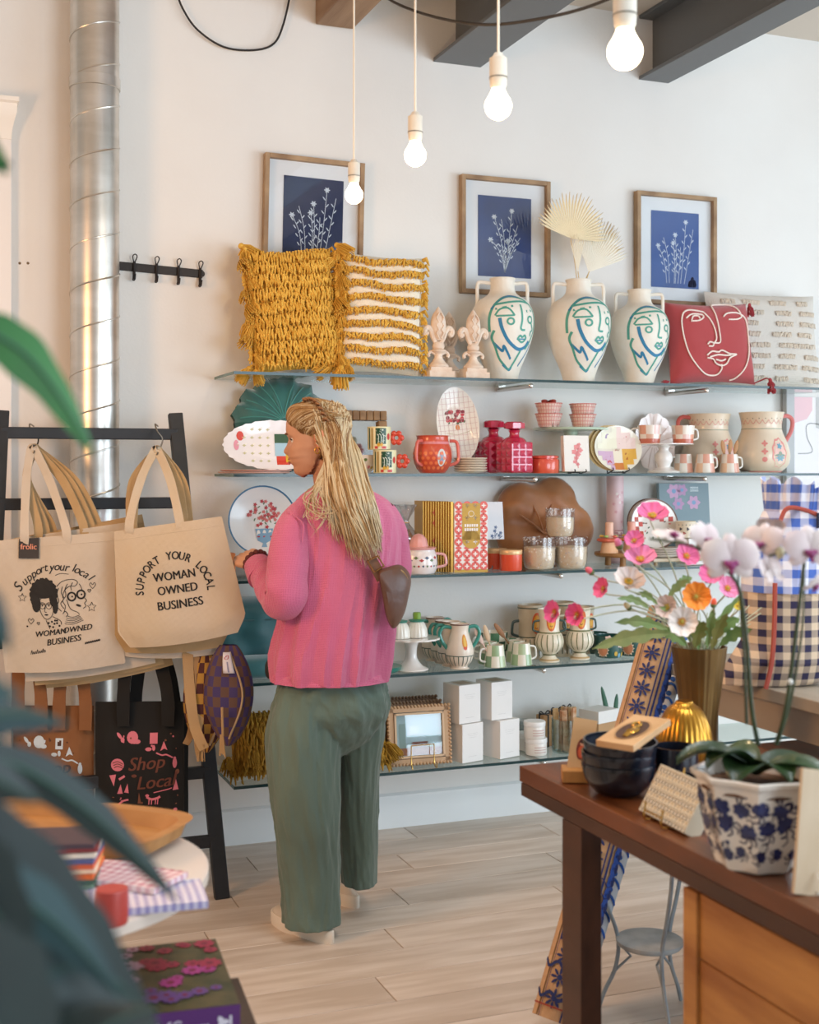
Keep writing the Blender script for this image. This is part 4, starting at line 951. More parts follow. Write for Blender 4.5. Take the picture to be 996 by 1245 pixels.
# coral tins
t = thing('coral_tin', 'coral candle tin in front with cream lid beside the glass candles', 'candle tin', spot(621, 4.57, 2), 0, 'coral candle tins'); k = kY(621, 4.57)
MB().lathe([(13.4 * k, 0), (13.8 * k, 1 * k), (13.8 * k, 20 * k), (.001, 20 * k)], 32).build('body', M('#e0502f', .35, coat=.4), t); MB().lathe([(14 * k, 19.5 * k), (14.2 * k, 20 * k), (14.2 * k, 24 * k), (13.6 * k, 25 * k), (.001, 25 * k)], 32).build('lid', M('#e9bd8b', .35, .3), t)
dup(t, spot(603, 4.66, 2), 0, 'coral candle tin partly hidden behind the patterned book')
# brown velvet cushion, lobed like a mushroom
vm_ = M('#a9692f', .5, v='#8f5526', vs=7, sh=.8); t = thing('velvet_cushion', 'caramel brown lobed velvet cushion behind the glass candles', 'cushion', (wX(664, 4.74), 4.74, SH[2] + .003), R(-4), None, R(-7)); kk_ = kY(664, 4.74)
lobes = [(-27, 62, 36), (14, 72, 32), (38, 38, 30), (-38, 30, 28), (0, 32, 36), (-18, 8, 22), (22, 12, 24)]
import bmesh
mbb = bpy.data.metaballs.new('v'); mo = bpy.data.objects.new('v', mbb); COL.objects.link(mo); mbb.resolution = .012; mbb.threshold = .25
for x, z, r_ in lobes:
    e = mbb.elements.new(type='ELLIPSOID'); e.co = (x * kk_, 0, (z + 6) * kk_); e.radius = r_ * kk_ * 1.32; e.size_x = 1; e.size_y = .42; e.size_z = 1
dg = bpy.context.evaluated_depsgraph_get(); dg.update(); me = bpy.data.meshes.new_from_object(mo.evaluated_get(dg)); bpy.data.objects.remove(mo)
for v in me.vertices: v.co.y += .008 * noise.noise(Vector((v.co.x * 14, 0, v.co.z * 14))) * 2
for p in me.polygons: p.use_smooth = True
me.materials.clear(); me.materials.append(vm_); o = bpy.data.objects.new('cover', me); COL.objects.link(o); o.parent = t
mb = MB()
for a in (-.9, -.3, .4, 1.0, 1.8): mb.tube(smooth_path([(-8 * kk_, -.055, 38 * kk_), (-8 * kk_ + .07 * sin(a), -.058, 38 * kk_ + .07 * cos(a)), (-8 * kk_ + .15 * sin(a), -.03, 38 * kk_ + .15 * cos(a))], 5), .004, 6)
mb.build('pleats', vm_, t)
# glass candles
def candle(label, loc, s_=1.0):
    t = thing('glass_candle', label, 'candle', loc, 0, 'speckled glass candles'); k = kY(680, 4.6)
    pf = sprof([(14 * k, 0), (17.5 * k, 2 * k), (19.6 * k, 10 * k), (20 * k, 22 * k), (20 * k, 38 * k)], 4)
    MB().lathe(pf[:1] + [(r_ - .004, z) for r_, z in pf if z < 28 * k] + [(.001, 28 * k)], 32).build('wax', M('#fae6c6', .6, v='#fdf2e0', vs=70, b=.4, bs=80), t)
    MB().lathe(vessel(pf, .003, .96), 36).build('jar', glassm('#f6f4f2', .8, .2), t)
    g = MB(); fn = lathe_fn(pf); q = random.Random(4)
    for i in range(150): z = 40 * k * (1 - q.random() ** 2 * .9) - 2 * k; blob(g, fn, q.uniform(-.19, .19), max(z, .003), q.uniform(.0015, .0035), mi=q.randrange(2), n=5, rot=q.random())
    g.build('speckles', [M('#f5f2ee', .4), M('#b9b3ba', .4)], t, auto=0)['kind'] = 'stuff'; return t
kc = kY(680, 4.6); c0 = candle('lower left speckled glass candle, next to the coral tin', spot(656, 4.59, 2))
dup(c0, spot(694.5, 4.57, 2), 1, 'lower right speckled glass candle of the three')
dup(c0, (wX(679, 4.6), 4.585, SH[2] + 39.3 * kc), 2, 'top speckled glass candle resting on the lower two', sc=.88)
# wooden riser with candle house shapes, pillar behind
t = thing('wooden_riser', 'round wooden footed board carrying two small pastel candles', 'riser', spot(757, 4.6, 2)); k = kY(757, 4.6); zr = 17 * k
wd_ = M('#b48450', .55, v='#94683b', vs=6, kind='wood', st=(1, 6, 1)); MB().lathe([(.001, zr - 5 * k), (32 * k, zr - 5 * k), (34 * k, zr - 3 * k), (34 * k, zr), (.001, zr)], 40).build('board', wd_, t)
for a in (0, 2.1, 4.2): MB().lathe([(4 * k, 0), (3.4 * k, zr - 5 * k)], 10, X=Matrix.Translation((20 * k * cos(a), 20 * k * sin(a), 0))).build('leg', wd_, t)
def tiny(label, px, Y, c1, c2):
    t = thing('pastel_candle', label, 'candle', (wX(px, Y), Y, SH[2] + zr + .001), 0, 'small pastel candles on the wooden riser'); k = kY(757, 4.6)
    MB().lathe([(11 * k, 0), (9 * k, 12 * k), (7 * k, 14 * k), (.001, 14 * k)], 20).build('cone', M('#efc39b', .5, v='#e8b184', vs=20), t); MB().lathe(sprof([(10 * k, 13 * k), (14 * k, 15 * k), (12 * k, 17.5 * k), (5 * k, 18 * k)]), 20, rf=lambda a, z: 1 + .1 * sin(6 * a)).build('collar', M(c1, .4), t)
    MB().lathe([(5 * k, 16 * k), (5 * k, 36 * k), (4 * k, 37 * k), (.001, 37 * k)], 16).build('pillar', M(c2, .5), t)
    for a in range(5): MB().ball((9 * k * cos(a * 1.256), 9 * k * sin(a * 1.256), 20 * k), (3.4 * k, 2.2 * k, 1.6 * k), 0, 8, 6).build('petal', M(['#9fb867', '#d96a52', '#e9c45a'][a % 3], .5), t)
    return t
tiny('small pastel candle on the left of the wooden riser', 741, 4.58, '#d9684e', '#f0bfa6'); tiny('small pastel candle on the right of the wooden riser', 768, 4.6, '#e8a54a', '#f0b0a0')
t = thing('printed_tube', 'tall pink printed gift tube behind the wooden riser', 'tube', spot(748, 4.76, 2)); k = kY(748, 4.76); hh = 107 * k
MB().lathe([(10.5 * k, 0), (10.5 * k, hh), (.001, hh)], 28).build('tube_body', M('#e3c3c6', .5), t); MB().lathe([(10.8 * k, 0), (10.8 * k, .01), (.001, .01)], 28).build('end_cap', M('#c9a9ac', .4), t)
g = MB(); fn = lathe_fn([(10.5 * k, 0), (10.5 * k, hh)]); q = random.Random(6)
for i in range(12): blob(g, fn, q.uniform(-.025, .025), q.uniform(.05, hh - .02), .006, pet=5, mi=i % 2)
for i in range(5): stroke(g, fn, [(-.02, .1 + i * .01), (.02, .1 + i * .01)], .003, 2)
for i in range(4): stroke(g, fn, [(-.008 + i * .007, .105), (-.008 + i * .007, .13)], .003, 2)
g.build('tube_print', [M('#d9a6ae', .5), M('#efe0dc', .5), M('#a8555c', .5)], t, auto=0)
# plate on easel, flat plates, book, tiled board
def p_chk(g, fn, w, h):
    r = w / 2 * .92
    for i in range(-4, 5):
        for j in range(-4, 5):
            x, y = i * .02, j * .02
            if math.hypot(abs(x) + .01, abs(y) + .01) < r and (x > .0 and y > .0 or x < -.05) and (i + j) % 2: quad(g, fn, x - .01, y - .01, x + .01, y + .01, 0)
    q = random.Random(6)
    for k in range(30):
        a = q.uniform(0, 6.28); rr = r * math.sqrt(q.random()) * .9; blob(g, fn, rr * cos(a), rr * sin(a), .006, .003, mi=1 + k % 3, rot=a)
    ring_plate(g, fn, w, h, 2)
Dq = fit(768, 823, 4.64); pt = platter('checker_plate', 'round plate with red checks and dashes behind the pink poppy', Dq, 62 * kY(795, 4.64), (wX(797, 4.66), 4.66, SH[2] + 18 * kY(795, 4.64)), R(-5), R(-10), [M('#eee6de', .25, coat=.5), M('#c94432', .4), M('#5b6b52', .4), M('#7d5a4a', .4), M('#d98a86', .4)], p_chk)
dup(pt, (wX(793, 4.68), 4.685, SH[2] + 18 * kY(795, 4.64)), R(-5), 'second round plate just behind the red-checked plate')
bd = tag(MB().box((0, 0, .008), (.24, .16, .016)).build('serving_board', M('#d8c9b4', .5, v='#b79c7a', vs=6), loc=spot(812, 4.62, 2), bevel=.004), 'pale serving board under the flat plates on the third shelf', 'board'); bd.location.z += .016
for x, y in ((-.09, -.05), (.09, -.05), (-.09, .05), (.09, .05)): MB().lathe([(.008, -.016), (.008, 0)], 10, X=Matrix.Translation((x, y, 0))).build('foot', M('#b79c7a', .5), bd)
pl = tag(MB().lathe([(.05, 0), (.055, .002), (.078, .006), (.085, .012), (.083, .014), (.07, .009), (.001, .007)], 40).build('flat_plate', M('#d9cec2', .3, coat=.5), loc=(wX(803, 4.6), 4.6, SH[2] + .034)), 'lowest flat plate of the pile on the serving board', 'plate', 'flat plates piled on the serving board')
for i in range(3):
    o = pl.copy(); COL.objects.link(o); o.location.z += .009 * (i + 1); o['label'] = ['second flat plate from the bottom on the serving board', 'third flat plate from the bottom on serving board', 'uppermost flat plate of pile on the serving board'][i]
t = thing('floral_book', 'grey-teal book with lilac flowers standing behind orchids', 'book', spot(834, 4.74, 2), R(-4), None, R(-5)); wb = fit(804, 862, 4.74); hb = 95 * kY(834, 4.74)
MB().box((0, 0, hb / 2), (wb, .022, hb)).build('body', M('#7f939b', .5), t, bevel=.001); g = MB(); fn = flat(-.0115)
for (x, z, r_, c) in ((-.05, hb - .035, .03, 0), (-.01, hb - .03, .024, 1), (.045, hb - .085, .028, 0), (-.03, hb - .09, .025, 1)): blob(g, fn, x, z, r_, mi=c, pet=6, pa=.2); blob(g, flat(-.0119), x, z, r_ * .35, mi=2)
for i in range(3): quad(g, fn, .03, hb - .02 - i * .008, .07, hb - .017 - i * .008, 3)
g.build('cover_print', [M('#c99fc0', .5), M('#b98fb5', .5), M('#7fa0c4', .5), M('#dfe6e8', .5)], t, auto=0)
bx = tag(MB().box((0, 0, .055), (.16, .1, .11)).build('white_box', M('#ece9e8', .5), loc=spot(849, 4.6, 2), bevel=.002), 'plain white box carrying the cherry-print mug on third shelf', 'box')
t = thing('cherry_mug', 'cream mug with red and black print on top of the white box', 'mug', (wX(834, 4.6), 4.6, SH[2] + .1125)); pf = [(.038, 0), (.042, .003), (.043, .068), (.044, .07)]; MB().lathe(vessel(pf, .003), 32).build('body', M('#efe0c8', .3, coat=.4), t)
g = MB(); fn = lathe_fn(pf)
for i in range(-4, 5): blob(g, fn, i * .016, .02 + (i % 2) * .018, .006, mi=i % 2, pet=3, pa=.3); blob(g, fn, i * .016 + .008, .055, .0022, mi=1)
g.build('painting', [M('#b03a2a', .4), M('#4b4a50', .4)], t, auto=0); mb = MB(); mb.tube(handle_pts(.041, .015, .06, .026), .0045, 8); mb.build('handle', M('#efe0c8', .3), t)
pb = thing('paperback', 'dark red booklet lying lowest on the third shelf right', 'book', spot(908, 4.6, 2), .2, 'small booklets lying at the right of the third shelf')
MB().box((0, 0, .009), (.11, .08, .016)).build('pages', M('#e6dccf', .8), pb); mb = MB(); mb.box((0, 0, .0005), (.114, .084, .0016)).box((0, 0, .0175), (.114, .084, .0016)); mb.build('cover', M('#6e2a38', .5), pb)
o = dup(pb, Vector(spot(909, 4.6, 2)) + Vector((0, 0, .0186)), -.2, 'dark red booklet lying on top of the lower one'); 
tag(MB().box((0, 0, .06), (.17, .1, .12)).build('tall_white_box', M('#eae6e6', .5), loc=spot(965, 4.6, 2), bevel=.002), 'white box behind the gingham stocking at the right', 'box')
# ================================================================ FOURTH SHELF
t = thing('scalloped_stand', 'white scalloped pedestal stand with two cactus juicers', 'cake stand', spot(500, 4.57, 1)); k = kY(500, 4.57); zt = 40 * k
MB().lathe(sprof([(20 * k, 0), (21 * k, 2 * k), (14 * k, 6 * k), (8 * k, 14 * k), (7 * k, 24 * k), (8.5 * k, 32 * k), (12 * k, zt - 2 * k)], 4), 36).build('foot', wc, t)
MB().lathe([(11 * k, zt - 3 * k), (28 * k, zt - 3 * k), (34 * k, zt - 2 * k), (34 * k, zt), (28 * k, zt - .3 * k), (.001, zt - .8 * k)], 80, rf=lambda a, z: 1 + .05 * abs(sin(8 * a)) if z > zt - 2.5 * k else 1).build('plate', wc, t)
def cactus(label, px, Y, green):
    t = thing('cactus_juicer', label, 'juicer', (wX(px, Y), Y, SH[1] + zt + .0005), 0, 'ribbed juicers on the scalloped stand')
    MB().lathe(sprof([(12 * k, 0), (12.5 * k, 2 * k), (11 * k, 12 * k), (7 * k, 19 * k), (3 * k, 21 * k)], 4), 60, rf=lambda a, z: 1 + .07 * abs(sin(9 * a))).build('ribbed_dome', M('#f1ede2', .35, coat=.4), t)
    MB().lathe([(9 * k, 19 * k), (10 * k, 21 * k), (5 * k, 22 * k), (.001, 22.2 * k)], 12, rf=lambda a, z: 1 + .12 * sin(6 * a)).build('leaf_collar', M('#3c8b78', .4), t)
    if green: MB().lathe([(4.6 * k, 21 * k), (5 * k, 28 * k), (4.2 * k, 30 * k), (.001, 29.5 * k)], 12, rf=lambda a, z: 1 + .06 * sin(5 * a)).build('stem_knob', M('#7fa63a', .4), t)
cactus('ribbed white juicer at the left of the scalloped stand', 486, 4.57, 0); cactus('ribbed white juicer with lime green knob on scalloped stand', 507, 4.575, 1)
gk = M('#2f8a7c', .3, coat=.5)
def jug(label, loc, s_, rz):
    t = thing('green_handled_jug', label, 'jug', loc, rz, 'white jugs with green double handles'); k = kY(560, 4.55)
    pf = sprof([(11 * k, 0), (12 * k, 1 * k), (9.5 * k, 3 * k), (15 * k, 10 * k), (17 * k, 18 * k), (16.5 * k, 26 * k), (12.5 * k, 38 * k), (10.5 * k, 46 * k), (11.5 * k, 54 * k), (11.5 * k, 55 * k)], 4)
    MB().lathe(vessel(pf, .003), 36).build('body', M('#efe0cf', .35, coat=.4), t); g = MB(); fn = lathe_fn(pf)
    for i in range(-8, 9): stroke(g, fn, [(i * 6 * k, 16.5 * k), (i * 6 * k, 10 * k), (i * 6 * k, 4.5 * k)], 1.1 * k, 0)
    stroke(g, fn, [(i * 5 * k, 17 * k) for i in range(-10, 11)], 1.0 * k, 0); stroke(g, fn, [(i * 5 * k, 54 * k) for i in range(-10, 11)], 1.6 * k, 2)
    blob(g, fn, 3 * k, 34 * k, 4 * k, 9 * k, mi=1, n=14); f2 = lambda x, y: fn(x, y) + Vector((0, -.0006, 0)); blob(g, f2, 3 * k, 34 * k, 2.2 * k, 6 * k, mi=3); blob(g, fn, 3 * k, 27 * k, 2.5 * k, mi=4); blob(g, f2, 3 * k, 37 * k, .8 * k, mi=2)
    g.build('painting', [M('#55685c', .4), M('#e39a3c', .4), M('#7a5a4a', .4), M('#f0c15a', .4), M('#d9573a', .4)], t, auto=0)
    for s2 in (-1, 1): mb = MB(); mb.tube([Vector((s2 * p.x, p.y, p.z)) for p in smooth_path([(10.5 * k, 0, 50 * k), (20 * k, 0, 51 * k), (25 * k, 0, 44 * k), (22 * k, 0, 34 * k), (15.5 * k, 0, 25 * k)], 5)], 2.3 * k, 8); mb.build('handle', gk, t)
    t.scale = (s_,) * 3; return t
j0 = jug('frontmost white jug with green handles, sun face turned forward', spot(559, 4.535, 1), 1.0, R(-8))
dup(j0, spot(549, 4.61, 1), R(12), 'second green-handled jug, right behind the frontmost'); dup(j0, spot(540, 4.69, 1), R(20), 'third green-handled jug from the front', sc=.97); dup(j0, spot(529, 4.765, 1), R(8), 'rearmost green-handled jug, beside the cactus juicers')
PG = ['#efe9d6', '#3d6b4f', '#5b8a6a', '#2f5a46']
g0 = check_mug('green_checked_mug', 'dark green checked mug standing at the back, left handle', spot(600, 4.74, 1), R(180), .042, .054, .098, 10, PG, 3, 'green checked mugs at the back'); g0.scale = (1.1,) * 3
dup(g0, spot(624, 4.735, 1), R(170), 'dark green checked mug half hidden behind the small spoon mugs', sc=.86)
PG2 = ['#f1ead8', '#9db88c', '#b9c9a0', '#86a884']
s1 = check_mug('small_green_mug', 'small pale green checked mug with spoons, handle to the left', spot(602, 4.535, 1), R(180), .044, .034, .086, 8, PG2, 2, 'small pale green checked mugs', hs=.8)
dup(s1, spot(634, 4.54, 1), R(0), 'small pale green checked mug with handle to the right'); dup(s1, spot(628, 4.62, 1), R(90), 'small pale green checked mug behind the front pair'); dup(s1, spot(594, 4.62, 1), R(180), 'small pale green checked mug behind the spoon mug')
sp0 = Vector(spot(602, 4.535, 1)) + Vector((0, 0, .02))
for i, (dx_, dy_, ry, c) in enumerate(((-.012, .0, -30, '#e3c3b4'), (-.0, .004, -18, '#d8b896'), )): spoon(['pink wooden spoon in the small green checked mug', 'pale wooden spoon in the small green checked mug'][i], sp0 + Vector((dx_, dy_, 0)), R(2), R(ry), c, 'spoons in the green checked mugs', .15, pi / 2 * 0)
spoon('brown wooden spoon leaning left out of the rear green mug', Vector(spot(628, 4.62, 1)) + Vector((0, 0, .03)), R(2), R(-38), '#9a6a45', 'spoons in the green checked mugs', .16)
# owl-sun faced tall mugs and urns
def tallmug(label, loc, rz, s_):
    t = thing('sun_face_tankard', label, 'mug', loc, rz, 'tall sun-faced tankards at the back'); k = kY(645, 4.7)
    pf = sprof([(17 * k, 0), (20 * k, 2 * k), (18 * k, 20 * k), (15 * k, 27 * k), (14.5 * k, 40 * k), (15.5 * k, 62 * k), (16 * k, 64 * k)], 4); MB().lathe(vessel(pf, .004), 36).build('body', M('#c9bda6', .4, v='#bcae94', vs=15, coat=.3), t)
    g = MB(); fn = lathe_fn(pf)
    for i in range(-8, 9): stroke(g, fn, [(i * 6 * k, 24 * k), (i * 6 * k, 4 * k)], 1.2 * k, 0)
    for z in (26 * k, 61 * k): stroke(g, fn, [(i * 5 * k, z) for i in range(-12, 13)], 1.4 * k, 0)
    f2 = lambda x, y: fn(x, y) + Vector((0, -.0006, 0)); f3 = lambda x, y: fn(x, y) + Vector((0, -.0012, 0))
    blob(g, fn, 5 * k, 43 * k, 8 * k, 13 * k, mi=1, n=20); blob(g, f2, 5 * k, 43 * k, 6 * k, 10 * k, mi=2, n=16)
    for dx_ in (-2.5, 2.5): blob(g, f3, (5 + dx_) * k, 46 * k, .9 * k, mi=0)
    stroke(g, f3, [(2.5 * k, 38 * k), (5 * k, 36.5 * k), (7.5 * k, 38 * k)], .8 * k, 3)
    g.build('painting', [M('#4a5748', .4), M('#d9653a', .4), M('#e8a83a', .4), M('#a0402c', .4)], t, auto=0)
    mb = MB(); mb.tube([Vector((-p.x, p.y, p.z)) for p in handle_pts(14 * k, 26 * k, 45 * k, 9 * k)], 1.7 * k, 8); mb.build('handle', M('#2f4340', .3, coat=.4), t); t.scale = (s_,) * 3; return t
a0 = tallmug('tall sun-faced tankard at left behind the urns', spot(645, 4.7, 1), R(-10), 1.0)
dup(a0, spot(682, 4.72, 1), R(-5), 'tall sun-faced tankard in the middle behind the urns', sc=1.02); dup(a0, spot(709, 4.75, 1), R(5), 'rightmost tall sun-faced tankard behind the urns', sc=.9)
def urn(label, loc, rz):
    t = thing('sun_face_urn', label, 'vase', loc, rz, 'footed sun-faced urns in front'); k = kY(670, 4.58)
    pf = sprof([(12 * k, 0), (12.5 * k, 1.5 * k), (9 * k, 5 * k), (7.5 * k, 9 * k), (15 * k, 16 * k), (17.5 * k, 24 * k), (15.5 * k, 33 * k), (12.5 * k, 37 * k), (12 * k, 48 * k), (13.5 * k, 62 * k), (14 * k, 64 * k)], 4)
    MB().lathe(vessel(pf, .003), 36).build('body', M('#ece0c8', .35, coat=.4), t); g = MB(); fn = lathe_fn(pf)
    for i in range(-7, 8): stroke(g, fn, [(i * 7 * k, 34 * k), (i * 7.4 * k, 24 * k), (i * 7 * k, 13 * k)], 1.2 * k, 0)
    for z, c in ((36 * k, 0), (9 * k, 0), (3 * k, 1)): stroke(g, fn, [(i * 5 * k, z) for i in range(-11, 12)], 1.6 * k, c)
    f2 = lambda x, y: fn(x, y) + Vector((0, -.0006, 0)); f3 = lambda x, y: fn(x, y) + Vector((0, -.0012, 0))
    blob(g, fn, -1 * k, 50 * k, 8.5 * k, 12 * k, mi=2, n=20); blob(g, f2, -1 * k, 49 * k, 6 * k, 9 * k, mi=3, n=16)
    for dx_ in (-2.5, 2.5): blob(g, f3, (-1 + dx_) * k, 52 * k, .9 * k, mi=0)
    stroke(g, f3, [(-3.5 * k, 45 * k), (-1 * k, 43.5 * k), (1.5 * k, 45 * k)], .8 * k, 4)
    g.build('painting', [M('#7c8058', .4), M('#c9a878', .4), M('#e0703c', .4), M('#eeb03e', .4), M('#8e3f2c', .4)], t, auto=0)
    for s2 in (-1, 1): mb = MB(); mb.tube([Vector((s2 * p.x, p.y, p.z)) for p in handle_pts(12.2 * k, 36 * k, 50 * k, 8 * k)], 1.3 * k, 8); mb.build('handle', M('#39504a', .3, coat=.4), t)
    return t
u0 = urn('footed sun-faced urn on the left, behind a pink poppy', spot(668, 4.575, 1), R(-12)); dup(u0, spot(705, 4.59, 1), R(-16), 'footed sun-faced urn on the right, next to the dark green pots')
def pot(label, px, Y, s_):
    t = thing('green_pot', label, 'pot', spot(px, Y, 1), R(-10), 'dark green painted pots with fringed coral suns'); pf = sprof([(.046, 0), (.054, .006), (.058, .04), (.057, .085), (.058, .09)], 4)
    MB().lathe(vessel(pf, .003), 40).build('body', M('#1f4740', .3, v='#235a55', vs=8, coat=.5), t); g = MB(); fn = lathe_fn(pf)
    for cx, cy in ((-.045, .035), (.105, .03)):
        blob(g, fn, cx, cy, .024, .03, mi=0, n=24, pet=14, pa=.16); blob(g, lambda x, y: fn(x, y) + Vector((0, -.0006, 0)), cx, cy, .02, .025, mi=1, n=16)
    for cx, cy, c in ((.02, .07, 2), (.035, .055, 2), (-.02, .082, 2), (.05, .015, 3), (.03, .012, 4), (.012, .02, 3)): blob(g, lambda x, y: fn(x, y) + Vector((0, -.0009, 0)), cx, cy, .014 if c == 2 else .008, .012 if c == 2 else .01, mi=c, pet=5 if c == 2 else 0, pa=.2)
    g.build('painting', [M('#f2ddc4', .4), M('#d08a63', .4), M('#efd5cb', .4), M('#d8b24a', .4), M('#7fb3cf', .4)], t, auto=0); t.scale = (s_,) * 3; return t
p0 = pot('dark green painted pot nearest the urns', 740, 4.6, 1.0); dup(p0, spot(769, 4.61, 1), R(-5), 'dark green painted pot farther right by rug roll'); dup(p0, spot(724, 4.72, 1), R(50), 'dark green pot in shadow behind the right urn', sc=.95)
gd = tag(MB().lathe([(.05, 0), (.055, .002), (.055, .02), (.05, .024), (.001, .024)], 36).build('glass_dish', glassm('#dfe6ea', .3, .08), loc=Vector(spot(752, 4.72, 1)) + Vector((0, 0, .0))), 'clear glass dish behind the dark green pots', 'dish')
# teal cushions between stocking and bags on the fourth shelf
t = thing('teal_cushion', 'teal velvet cushion standing behind the natural totes', 'cushion', (wX(300, 4.68), 4.68, SH[1] + .004), R(-4), None, R(-8)); mb = MB(); cushion(mb, .36, .3, .16, 20, sq=.06, wr=.02); mb.build('cover', M('#125f66', .5, sh=1, v='#0f4f57', vs=7), t)
mb = MB(); fz = cush_fn(.36, .3, .16, .06, .5); mb.tube([fz(-1 + 2 * i / 20, .35, -1, .0) for i in range(21)], .004, 6); mb.build('welt', M('#0f5158', .5, sh=1), t)
t2 = thing('teal_cushion', 'flat folded teal velvet cushion at the left end of the fourth shelf', 'cushion', (wX(290, 4.60), 4.575, SH[1] + .002), 0); mb = MB(); cushion(mb, .3, .09, .14, 16, sq=.03); mb.build('cover', M('#176a70', .5, sh=1), t2)
tag(MB().lathe(sprof([(.05, 0), (.07, .004), (.08, .02), (.078, .024), (.001, .01)]), 30).build('green_dish', M('#2f8a7c', .3, coat=.5), loc=spot(462, 4.57, 1)), 'small green dish peeking out beside pink blouse hem', 'dish')
# ================================================================ LOWEST SHELF
fmw = M('#c9a37d', .55, v='#b78f68', vs=9, kind='wood'); bkt = M('#c9b79d', .5)
def bobbin(label, loc, rz, W, H, tone, pic):
    t = thing('bobbin_frame', label, 'photo frame', loc, rz, 'beaded wooden photo frames leaning in a row', R(-7)); m = M(tone, .55)
    b_ = .014; mb = MB()
    for (x, z, a, c) in ((0, b_ / 2 + .01, W - .02, .012), (0, H - b_ / 2 - .01, W - .02, .012)): mb.box((x, 0, z), (a, .014, .02))
    for s_ in (-1, 1): mb.box((s_ * (W / 2 - .018), 0, H / 2), (.02, .014, H - .02))
    mb.build('moulding', m, t); mb = MB(); r_ = .0068; n = int(W / .0145); m_ = int(H / .0145)
    for i in range(n + 1):
        x = -W / 2 + r_ + (W - 2 * r_) * i / n
        for z in (r_, H - r_): mb.ball((x, -.004, z), (r_, .009, r_), 0, 8, 6)
    for j in range(1, m_):
        z = r_ + (H - 2 * r_) * j / m_
        for s_ in (-1, 1): mb.ball((s_ * (W / 2 - r_), -.004, z), (r_, .009, r_), 0, 8, 6)
    mb.build('beading', m, t)['kind'] = 'stuff'; inner = MB()
    for (x, z, a, c) in ((0, .034, W - .06, .008), (0, H - .034, W - .06, .008), (-W / 2 + .034, H / 2, .008, H - .06), (W / 2 - .034, H / 2, .008, H - .06)): inner.box((x, -.006, z), (a, .012, c))
    inner.build('inner_lip', M('#dcbb97', .5), t)
    if pic:
        MB().box((0, .002, H / 2), (W - .07, .003, H - .07)).build('picture', M('#b9cdd3', .35, v='#9fb8b4', vs=10), t); g = MB(); fn = flat(-.001)
        quad(g, fn, -W / 2 + .04, .04, W / 2 - .04, .068, 0); quad(g, fn, -.03, .066, .035, .09, 1); quad(g, fn, -.04, .12, .0, .15, 2); quad(g, fn, -.08, .068, -.055, .16, 3); g.build('picture_scene', [M('#a0643f', .5), M('#7d4b3a', .5), M('#e3e9ea', .5), M('#93a9a0', .5)], t)
        MB().box((0, -.004, H / 2), (W - .07, .0015, H - .07)).build('pane', glassm('#fbfdff', .9, .03), t)
    return t
k = kY(508, 4.56); Wf, Hf = fit(472, 549, 4.55), 73 * k
bf = bobbin('front beaded photo frame with a seaside picture, on gold easel', (wX(511, 4.55), 4.55, SH[0] + .004), R(-3), Wf, Hf, '#c9a37d', 1)
bobbin('middle beaded photo frame, darker, behind the front one', (wX(503, 4.6), 4.615, SH[0] + .002), R(-3), Wf, Hf * 1.03, '#8d6f55', 0)
bobbin('rearmost beaded photo frame, dark brown, tallest', (wX(497, 4.67), 4.675, SH[0] + .002), R(-3), Wf, Hf * 1.06, '#7f624a', 0)
mb = MB(); x = 0; gb = M('#c9a25a', .25, 1)
for s_ in (-1, 1): mb.tube(smooth_path([(s_ * .047, -.012, .085), (s_ * .047, -.014, .03), (s_ * .047, -.02, .004), (s_ * .05, -.034, .0), (s_ * .05, -.03, .012)], 4), .0022, 6)
mb.tube([(-.047, -.0125, .085), (.047, -.0125, .085)], .0022, 6); tag(mb.build('gold_easel', gb, loc=(wX(512, 4.54), 4.535, SH[0] + .003)), 'thin gold wire easel in front of the beaded frame', 'easel')
# white boxes, two by two
q = random.Random(3); kb = kY(575, 4.6)
def wbox(label, px, zb, Y, W, H, rz):
    t = thing('candle_box', label, 'box', (wX(px, Y), Y, SH[0] + zb), R(rz), 'white candle boxes stacked two by two')
    MB().box((0, .05, H / 2), (W, .105, H)).build('carton', M('#eeebe8', .55), t, bevel=.0012); g = MB(); fn = flat(-.0032)
    for i in range(3): quad(g, fn, -W * .26 + i * .004, H * (.74 - i * .05), W * .24 - i * .004, H * (.745 - i * .05), 0)
    stroke(g, fn, [(-W * .2, H * .15), (W * .18, H * .15)], .001, 0); g.build('faint_print', M('#c9c5c2', .6), t)
    mb = MB(); mb.add([(-W * .3, .02, H + .0006), (W * .3, .02, H + .0006), (W * .3, .08, H + .0006), (-W * .3, .08, H + .0006)], [(0, 1, 2, 3)]); mb.build('lid_print', M('#cdb8a3', .6), t)
H1 = 46 * kb; W1 = .105
wbox('lower left white candle box, beside the beaded frames', 574.5, .001, 4.545, W1, H1, 16); wbox('lower right white candle box, beside the small jars', 619.5, .001, 4.56, W1, H1, 18)
wbox('upper left white candle box of the stack', 571, .001 + H1 + .002, 4.55, W1, H1, 14); wbox('upper right white candle box of the stack', 610, .001 + H1 + .002, 4.57, W1 * .98, H1, 12)
